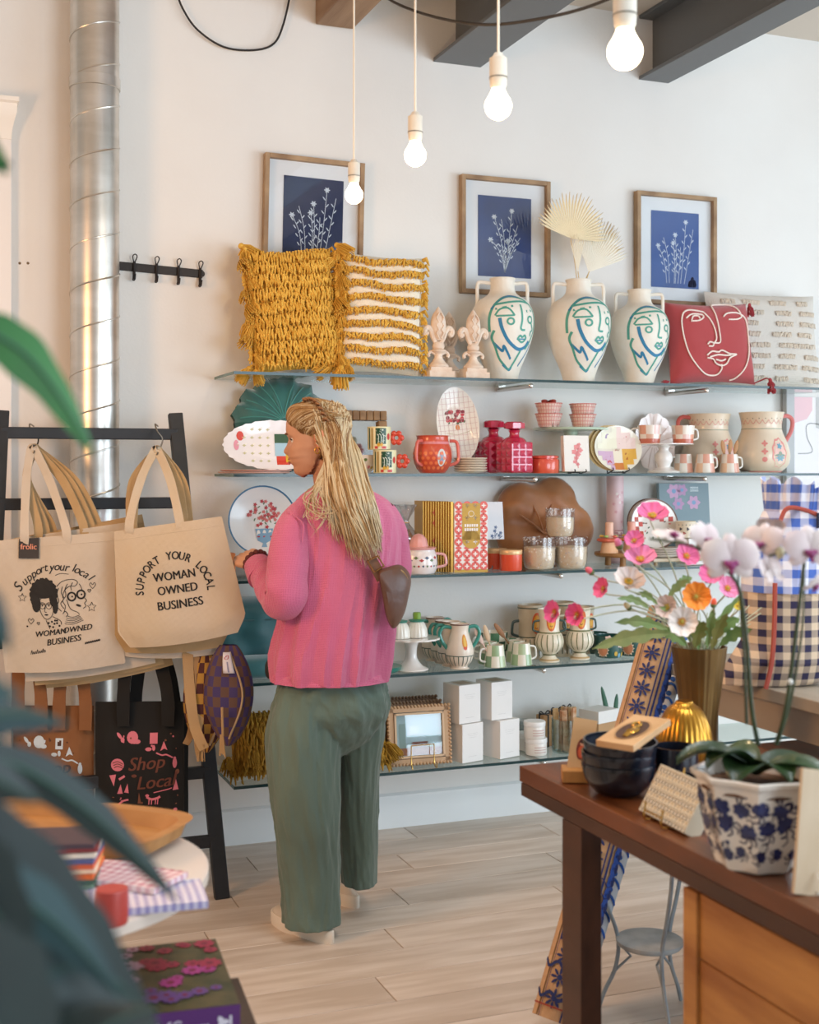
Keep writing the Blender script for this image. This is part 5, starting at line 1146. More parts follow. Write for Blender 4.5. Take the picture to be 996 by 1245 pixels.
# small jars and glass
def sjar(label, px, zb, Y=4.58):
    t = thing('balm_jar', label, 'jar', (wX(px, Y), Y, SH[0] + zb), 0, 'small white balm jars'); k = kY(650, 4.58)
    MB().lathe(sprof([(12 * k, 0), (13 * k, 1 * k), (13 * k, 13 * k), (12 * k, 14 * k)], 2), 28).build('body', M('#ece6df', .35, coat=.4), t); MB().lathe([(13.2 * k, 14.2 * k), (13.4 * k, 15 * k), (13.4 * k, 19 * k), (12.8 * k, 20 * k), (.001, 20 * k)], 28).build('lid', M('#f2efec', .35), t)
    g = MB(); fn = lathe_fn([(13 * k, 0), (13 * k, 14 * k)]); 
    for z in (4, 7, 10): stroke(g, fn, [(-8 * k, z * k), (8 * k, z * k)], .8 * k, 0)
    g.build('label_lines', M('#c9a29c', .5), t)
sjar('small white jar at the bottom front, on the shelf', 652, .001); sjar('small white jar stacked on top of the front jar', 650, .001 + 20.5 * kY(650, 4.58)); sjar('small white jar at the back left, behind stacked jars', 640, .001, 4.68)
tag(MB().lathe(vessel([(.03, 0), (.033, .002), (.035, .1)], .002, .97), 32).build('glass_tumbler', glassm('#e6eef0', .4, .05), loc=Vector(spot(636, 4.76, 0)) + Vector((0, 0, .0))), 'clear glass tumbler behind the small white jars', 'tumbler')
def bundle(label, px, Y, w, d, h, rz=.2):
    t = thing('kraft_packet', label, 'packet', spot(px, Y, 0), rz, 'kraft paper packets tied with black ribbon')
    MB().box((0, 0, h / 2), (w, d, h)).build('paper', M('#c79c6d', .7, v='#a97c50', vs=14), t, bevel=.004); mb = MB(); mb.box((0, 0, h / 2), (.007, d + .003, h + .003)).box((0, 0, h / 2), (w + .003, .007, h + .003))
    for s_ in (-1, 1): mb.tube(smooth_path([(0, 0, h), (s_ * .018, 0, h + .014), (s_ * .026, 0, h + .004), (0, 0, h)], 3), .0028, 5)
    mb.build('ribbon', M('#1e1c1e', .5), t)
kb2 = kY(672, 4.7); bundle('kraft packet with ribbon left of the match jar', 662, 4.7, .05, .05, 38 * kb2); bundle('kraft packet with ribbon behind the match jar', 677, 4.72, .05, .05, 40 * kb2, .1); bundle('kraft packet with ribbon farthest back by the match jar', 689, 4.76, .05, .05, 40 * kb2, .3)
t = thing('match_jar', 'clear glass jar full of wrapped matchsticks on the lowest shelf', 'jar', spot(689, 4.57, 0)); k = kY(689, 4.57)
MB().lathe(vessel(sprof([(15 * k, 0), (18 * k, 2 * k), (18.5 * k, 20 * k), (18.5 * k, 41 * k)], 3), .0025, .97), 36).build('jar_glass', glassm('#e4eeec', .5, .04), t)
q = random.Random(5)
for i in range(11):
    a = i * 2.4; r_ = 12.5 * k * math.sqrt((i + .5) / 11); o = tag(MB().box((0, 0, 27 * k), (6.5 * k, 3.4 * k, 50 * k + q.uniform(-3, 5) * k)).build('match_packet', [M('#c9a06a', .7, v='#e0c79c', vs=30), M('#b5713f', .6, v='#d9bfa0', vs=40), M('#dccba9', .6, v='#b58c52', vs=50)][i % 3], loc=Vector(spot(689, 4.57, 0)) + Vector((r_ * cos(a), r_ * sin(a), .003)), rot=(q.uniform(-.06, .06), q.uniform(-.06, .06), q.uniform(0, 3)), bevel=.001, seg=1), 'slim %s packet standing in the glass jar, %s' % (['tan speckled', 'rust brown', 'cream'][i % 3], ['centre front', 'just left of centre', 'just right of centre', 'centre back', 'right of centre', 'left back', 'right front', 'back middle', 'left front', 'far right', 'far left back'][i]), 'packet', 'slim packets in the glass jar')
t = thing('lidded_carton', 'white and kraft carton farther right on the lowest shelf', 'box', spot(728, 4.66, 0), R(20)); MB().box((0, 0, .05), (.12, .1, .1)).build('base_box', M('#b98f62', .6), t, bevel=.001); MB().box((0, 0, .12), (.126, .106, .05)).build('lid', M('#e9e6e2', .5), t, bevel=.001)
tag(MB().lathe(sprof([(.05, 0), (.08, .006), (.085, .014), (.001, .008)]), 30).build('white_dish', M('#efeae4', .3, coat=.4), loc=spot(722, 4.53, 0)), 'white dish at the front of the lowest shelf by the bowls', 'dish')
t = thing('succulent', 'small dark cactus sprig behind the carton', 'plant', spot(742, 4.72, 0))
for i, (x, l, a) in enumerate(((0, .17, -.25), (.02, .13, .1), (-.01, .09, .5))): MB().ball((0, 0, l / 2), (.011, .007, l / 2), 0, 10, 8).build('stem', M('#3f6a55', .6), t, (x, 0, .06), (0, a, 0))
MB().lathe([(.03, 0), (.04, .06), (.001, .055)], 20).build('plant_pot', M('#c9c2b9', .6), t)
# yellow fringed cushion low, seen on both sides of the trousers
t = thing('fringed_cushion', 'golden fringed cushion on lowest shelf, seen on both sides of trousers', 'cushion', (wX(374, 4.62), 4.56, SH[0] + .015), R(-2), None, R(-30)); q = random.Random(12)
mb = MB(); f = cushion(mb, .62, .24, .17, 20, sq=.06, pw=.45); gold = M('#bf9433', .85, v='#99721f', vs=40, b=.5, bs=120); mb.build('cover', gold, t); mb = MB()
for r_ in range(11):
    for c in range(62):
        if r_ % 4 == 3 and c > 30: continue
        u, v = -.99 + 1.98 * c / 61, -.95 + .185 * r_; p = f(max(-1, min(1, u + q.uniform(-.02, .02))), min(v + q.uniform(-.03, .03), 1), -1, .003); L = q.uniform(.028, .045)
        mb.tube([p + Vector((0, 0, .004)), p + Vector((q.uniform(-.004, .004), -.012, -L * .3)), p + Vector((q.uniform(-.008, .008), -.008, -L))], [.0032, .0044, .0024], 4)
mb.build('fringe', gold, t)['kind'] = 'stuff'
tg = MB(); tassel_mesh(tg, .075, 60, .026, .0022, 0, 4); tgo = tg.build('tassel', gold, t, f(-.97, -.97, -1) + Vector((.06, -.05, .055)), (-.35, .15, 0))
for (u, s_, off) in ((.95, 1.0, (-.0, -.03, .07)), (-.75, .9, (.01, -.04, .075)), (-.95, .9, (-.02, -.02, .06))): inst(tgo.data, 'tassel', t, f(u, -.97, -1) + Vector(off), (-.35, q.uniform(-.2, .2), u), s_)
# ================================================================ the woman, laid out in a frame turned to the camera's axis
D0 = 3.98; PK = D0 / F                                           # metres per pixel at her depth
person = thing('person', 'blonde woman in pink blouse and green trousers looking at the shelves', 'person', (0, 0, 0))
def q3(px, py, dy=0.0): return cp(CX + (px - CX) * D0 / (D0 + dy), CY + (py - CY) * D0 / (D0 + dy), D0 + dy)
RT = Vector((C_, -S_, 0)); FWv = Vector((S_, C_, 0)); UP = Vector((0, 0, 1))
def ringloft(mb, rings, seg=40, rf=None, cap=True, mi=0, jag=0):
    """rings: (centre px, centre py, half width px, half depth m, depth offset m, yaw deg)"""
    vs = []; fs = []; P = []
    for rg in rings: P.append(Vector(rg))
    n = 5; R_ = []
    for i in range(len(P) - 1):
        a, b, c, d = P[max(i - 1, 0)], P[i], P[i + 1], P[min(i + 2, len(P) - 1)]
        for k in range(n):
            t = k / n; R_.append(.5 * ((2 * b) + (c - a) * t + (2 * a - 5 * b + 4 * c - d) * t * t + (3 * b - a - 3 * c + d) * t ** 3))
    R_.append(P[-1]); m = len(R_)
    for i, g in enumerate(R_):
        c = q3(g[0], g[1], g[4]); yw = R(g[5]); ax = RT * cos(yw) + FWv * sin(yw); ay = FWv * cos(yw) - RT * sin(yw)
        for j in range(seg):
            a = 2 * pi * j / seg; q = rf(a, i / (m - 1)) if rf else 1
            z = jag * noise.noise(Vector((a * 3, 0, 5))) * (1 if i == m - 1 else 0)
            vs.append(c + ax * (g[2] * PK * cos(a) * q) + ay * (g[3] * sin(a) * q) + UP * z)
    for i in range(m - 1):
        for j in range(seg):
            k = (j + 1) % seg; fs.append((i * seg + j, (i + 1) * seg + j, (i + 1) * seg + k, i * seg + k))
    if cap: fs.append(tuple(range(seg))); fs.append(tuple((m - 1) * seg + j for j in range(seg - 1, -1, -1)))
    mb.add(vs, fs, mi)
skin = M('#cc9a7c', .5, v='#c08b6c', vs=9, b=.05, bs=120); 
# ---- head in its own frame: face towards -Y, z from chin 0 to crown .225
def head_pt(a, z):
    Ff = lerp([(0, .050), (.006, .068), (.016, .081), (.027, .084), (.036, .0805), (.044, .089), (.050, .0935), (.0555, .087), (.061, .0965), (.067, .0925), (.075, .089), (.09, .088), (.105, .087), (.118, .086), (.128, .091), (.142, .094), (.165, .091), (.19, .077), (.21, .05), (.222, .02), (.225, 0)], z)
    Bk = lerp([(0, -.06), (.02, -.042), (.04, -.012), (.06, .025), (.08, .06), (.1, .085), (.13, .098), (.16, .1), (.19, .085), (.21, .055), (.222, .02), (.225, 0)], z)
    Wd = lerp([(0, .018), (.008, .032), (.02, .039), (.04, .049), (.065, .058), (.09, .066), (.12, .071), (.15, .074), (.18, .068), (.205, .046), (.22, .018), (.225, 0)], z)
    c_, s_ = cos(a), sin(a)
    x = Wd * (abs(s_) ** .9) * (1 if s_ > 0 else -1)
    y = (Ff * abs(c_) ** (1.0 if z < .06 else .85)) if c_ > 0 else -Bk * abs(c_) ** .9
    if c_ > 0:
        nz = lerp([(.066, 0), (.071, .010), (.077, .020), (.082, .0235), (.09, .0185), (.105, .009), (.12, .002), (.128, 0)], z) if .066 < z < .128 else 0
        sg = .0085 if z > .095 else .012; y += nz * math.exp(-(x / sg) ** 2)
        e = math.exp(-((abs(x) - .031) / .014) ** 2 - ((z - .112) / .011) ** 2); y -= .010 * e
        y += .004 * math.exp(-((abs(x) - .03) / .02) ** 2 - ((z - .128) / .006) ** 2)
        y += .005 * math.exp(-((abs(x) - .04) / .018) ** 2 - ((z - .082) / .018) ** 2)
        y -= .003 * math.exp(-(x / .02) ** 2 - ((z - .052) / .0018) ** 2)
    return Vector((x, -y, z))
HX = None
def head_mesh():
    mb = MB(); ns = 72; vs = []; fs = []
    zs = [.225 * i / 72 for i in range(73)]
    for z in zs:
        for j in range(ns): vs.append(head_pt(2 * pi * j / ns, z))
    for i in range(len(zs) - 1):
        for j in range(ns):
            k = (j + 1) % ns; fs.append((i * ns + j, i * ns + k, (i + 1) * ns + k, (i + 1) * ns + j))
    fs.append(tuple(range(ns - 1, -1, -1))); fs.append(tuple((len(zs) - 1) * ns + j for j in range(ns)))
    mb.add(vs, fs); return mb
chin = q3(366, 581, .01)                                         # where the chin sits
# facing image-left: local -Y -> -RT ; local X (her left is +X?) ; turned a little away from the lens, tilted down
Mh = Matrix.Translation(chin) @ Matrix.Rotation(-AZ, 4, 'Z') @ Matrix.Rotation(R(-90 - 4), 4, 'Z') @ Matrix.Rotation(R(6), 4, 'X') @ Matrix.Translation((0, .062, 0))
Mh = Mh @ Matrix.Diagonal((1.0, 1.0, 1.06, 1))
body = MB(); hm_ = head_mesh(); body.add(hm_.v, hm_.f, 0, Mh)
def limb(mb, pts, rad, seg=16, ex=1):
    P = smooth_path(pts, 5); n = len(P); r = []
    for i in range(n): r.append(lerp2([(k / (len(rad) - 1), q) for k, q in enumerate(rad)], i / (n - 1)))
    mb.tube(P, r, seg)
# neck, trunk, arms, legs
nk0 = Mh @ Vector((0, .035, .05)); limb(body, [nk0, q3(400, 585, .02), q3(412, 606, .03), q3(415, 630, .03)], [.050, .050, .05, .055], 20)
ringloft(body, [(416, 612, 26, .05, .03, 0), (416, 628, 46, .08, .03, 0), (416, 660, 58, .1, .02, 0), (410, 730, 52, .095, .0, 0), (402, 790, 52, .10, 0, 0), (402, 840, 50, .10, 0, 0), (402, 862, 34, .07, 0, 0)], 32)
SL = [q3(374, 640, -.01), q3(353, 682, -.09), q3(350, 722, -.10)]; EL = SL[-1]
WRl = q3(316, 697, .10)
limb(body, SL, [.040, .040, .038]); limb(body, [EL, EL.lerp(WRl, .5) + Vector((0, 0, -.01)), WRl], [.042, .037, .026])
SRr = q3(470, 630, .10); ERr = q3(468, 735, .16); WRr = q3(340, 700, .24)
limb(body, [q3(458, 640, .08), q3(472, 680, .13), ERr], [.04, .04, .038]); limb(body, [ERr, q3(405, 735, .24), WRr], [.04, .036, .026])
for hp, kn, an in (((378, 880, -.05), (378, 1000, -.05), (380, 1126, .02)), ((430, 880, .1), (434, 990, .12), (430, 1088, .19))):
    limb(body, [q3(*hp), q3(*kn), q3(*an)], [.07, .055, .040])
# hands: palm and five separate bent fingers each
def hand(mb, wr, dirv, upv, s=1.0, mir=1):
    d = dirv.normalized(); u = (upv - d * upv.dot(d)).normalized(); sd = d.cross(u) * mir
    limb(mb, [wr - d * .02, wr + d * .02, wr + d * .055 * s, wr + d * .085 * s], [.024, .027, .032, .024], 12)
    limb(mb, [wr + d * .03 + sd * .012, wr + d * .085 * s + sd * .016], [.022, .018], 10); limb(mb, [wr + d * .03 - sd * .012, wr + d * .085 * s - sd * .016], [.022, .018], 10)
    for i, (o, L) in enumerate(((.030, .062), (.010, .070), (-.010, .066), (-.029, .052))):
        b0 = wr + d * .083 * s + sd * o; b1 = b0 + (d * .75 + u * -.5) * L * .45; b2 = b1 + (d * .2 - u * .9) * L * .35; b3 = b2 + (d * -.35 - u * .85) * L * .25
        limb(mb, [b0 - d * .01, b0, b1, b2, b3], [.010, .0098, .0088, .008, .0068], 10)
    t0 = wr + d * .03 + sd * .028; limb(mb, [t0, t0 + d * .03 + sd * .018 - u * .008, t0 + d * .055 + sd * .014 - u * .022], [.013, .011, .0085], 10)
# left hand leaves the cuff to the left and forward; the right one meets it from behind
hd = (q3(300, 683, .13) - WRl); hand(body, WRl + hd.normalized() * .015, hd, UP * .8 - FWv * .5, .8, -1)
hr_ = (q3(312, 692, .24) - WRr); hand(body, WRr, hr_, UP, .8, 1)
bo = body.build('body', skin, person, auto=0)
rm = bo.modifiers.new('merge', 'REMESH'); rm.mode = 'VOXEL'; rm.voxel_size = .0042; rm.use_smooth_shade = True
sm = bo.modifiers.new('soft', 'SMOOTH'); sm.factor = .5; sm.iterations = 3
# ---- face details
def hp(x, y, z): return Mh @ Vector((x, y, z))
Mi = Mh.to_3x3()
for s_ in (-1, 1):
    e = MB(); e.ball((0, 0, 0), .0116, 0, 20, 14, ); 
    e.add([Vector((.0052 * cos(a), -.0113, .0052 * sin(a))) for a in [i * pi / 8 for i in range(16)]] + [Vector((0, -.0124, 0))], [(i, (i + 1) % 16, 16) for i in range(16)], 1)
    c = hp(s_ * .031, -.0665, .1125); o = e.build('eye', [M('#ece6e2', .2, coat=.6), M('#41596a', .2, coat=1)], person, c, Mh.to_euler()); o.scale = (1, 1, 1)
    l = MB(); l.tube(smooth_path([hp(s_ * (.031 + dx), -.0790 + abs(dx) * .45, .1165 - abs(dx) * .25) for dx in (-.015, -.007, 0, .007, .015)], 3), [.0024] * 13, 6); l.build('eyelashes', M('#3a241a', .7), person)
    l = MB(); P = [(lambda p_: p_ + Vector((p_.x, p_.y, 0)).normalized() * .0026)(head_pt(math.atan2(s_ * (.033 + dx), .085), .1335 - abs(dx + .002) * .18)) for dx in (-.018, -.009, 0, .009, .018)]
    l.tube([Mh @ p for p in smooth_path(P, 3)], [.0010 + .0022 * sin(pi * (i + 1) / 14) for i in range(13)], 6); l.build('eyebrow', M('#6e4526', .8), person)
    ear = MB(); P = [(.000, .0, -.026), (.004, .004, -.028), (.010, .014, -.012), (.012, .02, .006), (.011, .016, .022), (.007, .004, .028), (.003, -.006, .02), (.002, -.007, .004), (.0, -.003, -.014)]
    X = Mh @ Matrix.Translation((s_ * .0665, .012, .105)) @ Matrix.Diagonal((s_ * 1.3, 1, 1.1, 1)); ear.tube(smooth_path(P, 4, True), .0042, 8, closed=True); ear.ball((.001, .004, .0), (.006, .012, .022)); ear.ball((.002, .001, -.022), (.005, .007, .009))
    e2 = MB(); e2.add(ear.v, ear.f, 0, X); e2.build('ear', M('#d98f72', .5), person)
    r = MB(); r.tube([hp(s_ * .078 + s_ * .001, .008 + .007 * cos(a), .073 + .009 * sin(a)) for a in [i * pi / 8 for i in range(16)]], .0016, 6, closed=True); r.build('hoop_earring', M('#d9a648', .2, 1), person)
lp = MB()
for z, w_, q_ in ((.0588, .021, .0034), (.0490, .019, .0042)):
    P = [head_pt(math.atan2(x, .09), z - abs(x) * .12) + Vector((x * .04, -.0022, 0)) for x in [w_ * (i / 4 - 1) for i in range(9)]]
    lp.tube([Mh @ p for p in P], [q_ * (.25 + .75 * sin(pi * (i + .5) / 9)) for i in range(9)], 8)
lp.build('lips', M('#b4584e', .45), person)
ml = MB(); ml.tube([Mh @ (head_pt(math.atan2(x, .09), .0552) + Vector((x * .06, -.0012, 0))) for x in [.023 * (i / 5 - 1) for i in range(11)]], .0011, 5); ml.build('mouth_line', M('#7a3a33', .6), person)
# ---- hair: a scalp cap and some 420 long locks
hairA, hairB, hairC = M('#b28d5e', .42, v='#94703f', vs=60, st=(1, 1, .12), coat=.2), M('#cdb894', .42), M('#80592f', .45)
cap = MB(); ns = 48; vs = []; fs = []
def scalp(a, z, off=.008):
    p = head_pt(a, z); c = Vector((0, .005, .12)); return p + (p - c).normalized() * off
def hairline(a):
    d = abs((a + pi) % (2 * pi) - pi)                           # 0 in front
    return lerp([(0, .178), (.5, .168), (.95, .150), (1.25, .128), (1.5, .118), (1.75, .085), (2.1, .045), (3.2, .03)], d)
rows = 22
for i in range(rows + 1):
    for j in range(ns):
        a = 2 * pi * j / ns; z0 = hairline(a); z = z0 + (.2245 - z0) * (i / rows) ** .8; vs.append(scalp(a, z, .001 + .006 * min(1, i / 4)))
for i in range(rows):
    for j in range(ns):
        k = (j + 1) % ns; fs.append((i * ns + j, i * ns + k, (i + 1) * ns + k, (i + 1) * ns + j))
cap.add(vs, fs, 0, Mh); hair = MB(); hair.add(cap.v, cap.f, 0)
q = random.Random(21)
tipc = [(408, 668), (425, 690)]
def lock(mb, pts, r, mi, seg=5, flat=.55):
    P = smooth_path(pts, 4); n = len(P); mb.tube(P, [r * (.35 + .8 * sin(pi * min(1, (i + 1) / n) ** .7)) * (1 if i < n * .75 else 1 - (i - n * .75) / (n * .25) * .85) for i in range(n)], seg, mi, flat=flat)
# crown locks combed back from the forehead to the crown knot, then falling
knot = Mh @ Vector((0, .088, .175))
for i in range(420):
    a = q.uniform(-1.5, 1.5); z0 = hairline(a) + q.uniform(-.001, .006); p0 = Mh @ scalp(a, z0 + q.uniform(-.002, .004), -.002); a1 = a * 1.25 + (.25 if a > 0 else -.25)
    zt_ = z0 + (.222 - z0) * (.62 - .18 * abs(a)); p1 = Mh @ scalp(a1, zt_, .0095 + q.uniform(0, .003)); a2 = pi - (pi - abs(a1)) * .55; a2 = a2 if a > 0 else -a2
    p2 = Mh @ scalp(a2, .2 - .03 * abs(a), .014); 
    pm_ = Mh @ scalp(a * 1.03, min(z0 + .013, .2), .0085); lock(hair, [p0, pm_, p1, p2, knot + Vector((q.uniform(-.02, .02), q.uniform(-.02, .02), q.uniform(-.03, .01)))], q.uniform(.0012, .0024), q.choice((0, 0, 2, 1)), 4)
# long fall: starts around the back and near side of the head, spreads over the shoulders and back
NEAR = 1
def fall(n, s0, rr, cols):
    for i in range(n):
        t = (i + q.random()) / n
        a = -1.55 - 2.1 * t if False else None
        ang = lerp([(0, 1.62), (.45, 2.4), (1, 4.3)], t)          # round the head from the near ear to the far side
        z0 = q.uniform(.10, .205); p0 = Mh @ scalp(-ang if NEAR < 0 else ang, z0, .010 + q.uniform(0, .006))
        ex = lerp([(0, 420), (.25, 437), (.6, 452), (1, 464)], t) + q.uniform(-1, 1) * (12 * (1 - t) + 3); 
        ey = lerp([(0, 650), (.3, 672), (.7, 682), (1, 662)], t) + q.uniform(-22, 6)
        bd = lerp([(0, -.11), (.4, -.135), (.8, -.105), (1, -.04)], t) + q.uniform(-.014, .006)
        mx = lerp([(0, 402), (.3, 418), (.6, 434), (1, 452)], t) + q.uniform(-3, 3)
        p1 = q3(lerp([(0, 399), (.4, 412), (1, 434)], t) + q.uniform(-4, 4), 552 + q.uniform(-6, 6), lerp([(0, -.085), (.5, -.08), (1, -.0)], t))
        p2 = q3(mx, 604 + q.uniform(-5, 5), bd * .9 - .005)
        p3 = q3(ex, ey, bd)
        lock(hair, [p0, p1, p2, p2.lerp(p3, .5) + Vector((q.uniform(-.008, .008), 0, 0)), p3], q.uniform(rr * .7, rr * 1.3), q.choice(cols), 4)
test = (Mh @ head_pt(pi / 2, .12)) - (Mh @ head_pt(-pi / 2, .12)); NEAR = 1 if test.dot(FWv) < 0 else -1
fall(1000, 0, .0023, (0, 0, 0, 1, 1, 1, 1, 2))
# locks drawn back over the near temple and above the ear
for i in range(330):
    a0 = NEAR * q.uniform(.75, 1.5); z0 = hairline(a0) + q.uniform(-.003, .012) + (.03 * q.random() if q.random() < .4 else 0); p0 = Mh @ scalp(a0, z0, -.002); pm_ = Mh @ scalp(a0 + NEAR * .12, z0 + .011, .0085); p1 = Mh @ scalp(NEAR * 1.9, .150 + (z0 - .12) * .6 + q.uniform(-.02, .025), .011); p2 = q3(409 + q.uniform(-5, 8), 535 + q.uniform(-10, 14), -.085); p3 = q3(409 + q.uniform(-8, 14), 585, -.1)
    lock(hair, [p0, pm_, p1, p2, p3], q.uniform(.0013, .0024), q.choice((0, 2, 2, 1)), 4)
# wisps in front of the shoulder on the near side
for i in range(40):
    p0 = q3(404 + q.uniform(-6, 6), 556, -.085); p1 = q3(394 + q.uniform(-8, 6), 588, -.10); p2 = q3(383 + q.uniform(-12, 22), 606 + q.uniform(-4, 22), -.12); p3 = q3(384 + q.uniform(-4, 34), 612 + q.uniform(0, 40), -.135)
    lock(hair, [p0, p1, p2, p3], q.uniform(.0009, .0018), q.choice((0, 1, 1)), 4)
hair.build('hair', [hairA, hairB, hairC], person, auto=0)
br = MB()
for i in range(9):
    t = i / 8; c = q3(372 + 26 * t, 487 + 24 * t - 10 * sin(pi * t), -.045 - .035 * t) ; br.ball(c, (.008, .008, .006), 0, 10, 8); br.tube([c + Vector((-.008, -.004, .004)), c + Vector((.0, -.013, 0)), c + Vector((.009, -.004, -.005))], .003, 6, 1)
br.build('hair_braid', [M('#6e452a', .5), M('#8f6440', .5)], person)
# ---- blouse
gauze = M('#e0749c', .85, v='#d96892', vs=5, b=.55, bs=85, kind='weave', sh=.3)
def folds(a, t): 
    back = max(0, -sin(a))                                        # the side turned to the lens
    rg = 1 - 2.4 * abs(noise.noise(Vector((cos(a) * 3.4, sin(a) * 2.6 + t * .5, t * 1.5)))); r2 = 1 - 2.4 * abs(noise.noise(Vector((cos(a) * 3.6, sin(a) * 3.6, t * 2.2 + 4)))); return 1 + (.006 + .12 * min(1, t * 1.2)) * (rg * .85 + r2 * .2 - .5) + .014 * noise.noise(Vector((cos(a) * 5, sin(a) * 5, t * 12)))
bl_ = MB()
ringloft(bl_, [(409, 588, 24, .055, .025, 0), (412, 598, 42, .075, .03, 5), (415, 610, 58, .098, .035, 10), (417, 626, 67, .118, .035, 14), (418, 652, 69, .128, .03, 14), (417, 700, 67, .130, .02, 10), (410, 750, 70, .138, .01, 6), (404, 795, 74, .15, .0, 4), (401, 826, 73, .152, -.005, 4)], 120, folds, cap=False, jag=.012)
ringloft(bl_, [(401, 826, 73 * .99, .150, -.005, 4), (402, 812, 66, .13, -.005, 4)], 120, folds, cap=False)
def slv(pts, rad, sd):
    P = smooth_path(pts, 8); n = len(P); vs = []; seg = 44; fs = []; up = None
    for i, p in enumerate(P):
        t = (P[min(i + 1, n - 1)] - P[max(i - 1, 0)]).normalized(); up = (Vector((0, 1, 0)) if up is None else up); up = (up - t * up.dot(t)).normalized(); s2 = t.cross(up)
        r = lerp2([(k / (len(rad) - 1), x) for k, x in enumerate(rad)], i / (n - 1)); f_ = i / (n - 1)
        for j in range(seg):
            a = 2 * pi * j / seg
            w_ = 1 + .06 * noise.noise(Vector((cos(a) * 1.6, sin(a) * 1.6 + sd, f_ * 5))) + .045 * sin(f_ * 34 + 2.5 * sin(a + sd)) * math.exp(-((f_ - .5) / .22) ** 2) + .03 * sin(f_ * 60 + 3 * a) * (f_ > .7)
            vs.append(p + (s2 * cos(a) + up * sin(a)) * r * w_)
    for i in range(n - 1):
        for j in range(seg): k = (j + 1) % seg; fs.append((i * seg + j, i * seg + k, (i + 1) * seg + k, (i + 1) * seg + j))
    bl_.add(vs, fs, 0)
slv([q3(374, 624, .0), q3(359, 645, -.05), q3(353, 682, -.09), q3(353, 712, -.11), q3(349, 726, -.10), q3(338, 722, -.05), q3(325, 708, .02), q3(316, 696, .07)], [.052, .060, .064, .065, .062, .056, .050, .046], 0)
slv([q3(458, 624, .06), q3(470, 650, .10), q3(474, 700, .14), q3(462, 740, .18), q3(420, 738, .24), q3(360, 712, .25)], [.055, .066, .066, .062, .056, .045], 3)
bl_.build('blouse', gauze, person, auto=0)
cf = MB(); a_, b_ = q3(318, 703, .05), q3(308, 689, .095); cf.tube([a_, a_.lerp(b_, .5), b_, b_ + (b_ - a_) * .1], [.050, .047, .043, .038], 28); cf.build('sleeve_cuff', gauze, person)
# scrunchie at the wrist
sc_ = MB()
c = q3(306, 686, .105); ax = (q3(300, 683, .13) - q3(316, 697, .08)).normalized(); u1 = ax.orthogonal().normalized(); u2 = ax.cross(u1)
for i in range(14): a = i * pi / 7; sc_.ball(c + (u1 * cos(a) + u2 * sin(a)) * .036, .0105, 0, 8, 6)
sc_.build('scrunchie', M('#5e2420', .7), person)
# seams
sm_ = MB()
sm_.tube(smooth_path([q3(352, 622, -.075), q3(372, 634, -.115), q3(372, 655, -.13)], 5), .0022, 5); sm_.build('shoulder_seam', gauze, person)
# ---- trousers
linen = M('#667a70', .85, v='#5a6d63', vs=4, b=.6, bs=70, st=(1, 1, .25), sh=.2)
def tf(sd):
    def f(a, t): rg = 1 - 2.6 * abs(noise.noise(Vector((cos(a) * 1.9 + sd, sin(a) * 1.9, t * 2.4 + .6 * a)))); r2 = 1 - 2.6 * abs(noise.noise(Vector((cos(a) * 3.6, sin(a) * 3.6 + sd, t * 6 - a)))); return 1 + .075 * (rg - .4) + .05 * (r2 - .4) + .02 * noise.noise(Vector((cos(a) * 9, sin(a) * 9 + sd, t * 16)))
    return f
tr = MB()
ringloft(tr, [(401, 805, 54, .11, 0, 8), (402, 832, 65, .13, 0, 10), (402, 860, 71, .145, .01, 14), (403, 885, 62, .12, .02, 18), (405, 905, 45, .09, .03, 18), (406, 918, 20, .05, .03, 18)], 96, tf(0))
ringloft(tr, [(376, 834, 38, .105, -.02, 10), (371, 880, 44, .12, -.035, 10), (371, 930, 43, .115, -.045, 8), (374, 990, 40, .105, -.05, 5), (377, 1040, 37, .09, -.035, 5), (379, 1088, 35, .085, -.035, 5), (380, 1116, 34.5, .085, -.05, 5)], 96, tf(3))
ringloft(tr, [(432, 834, 30, .10, .07, 15), (433, 880, 34, .115, .09, 15), (434, 940, 27, .105, .11, 10), (434, 1000, 25, .095, .13, 8), (434, 1060, 23, .09, .15, 8), (434, 1092, 22, .088, .155, 8)], 96, tf(6))
to = tr.build('trousers', linen, person, auto=0)
rm = to.modifiers.new('merge', 'REMESH'); rm.mode = 'VOXEL'; rm.voxel_size = .0042; rm.use_smooth_shade = True
sm = to.modifiers.new('soft', 'SMOOTH'); sm.factor = .5; sm.iterations = 2
MB().ball(q3(326, 815, .02), (.012, .02, .03)).build('pocket_edge', M('#1f1d1c', .7), person)
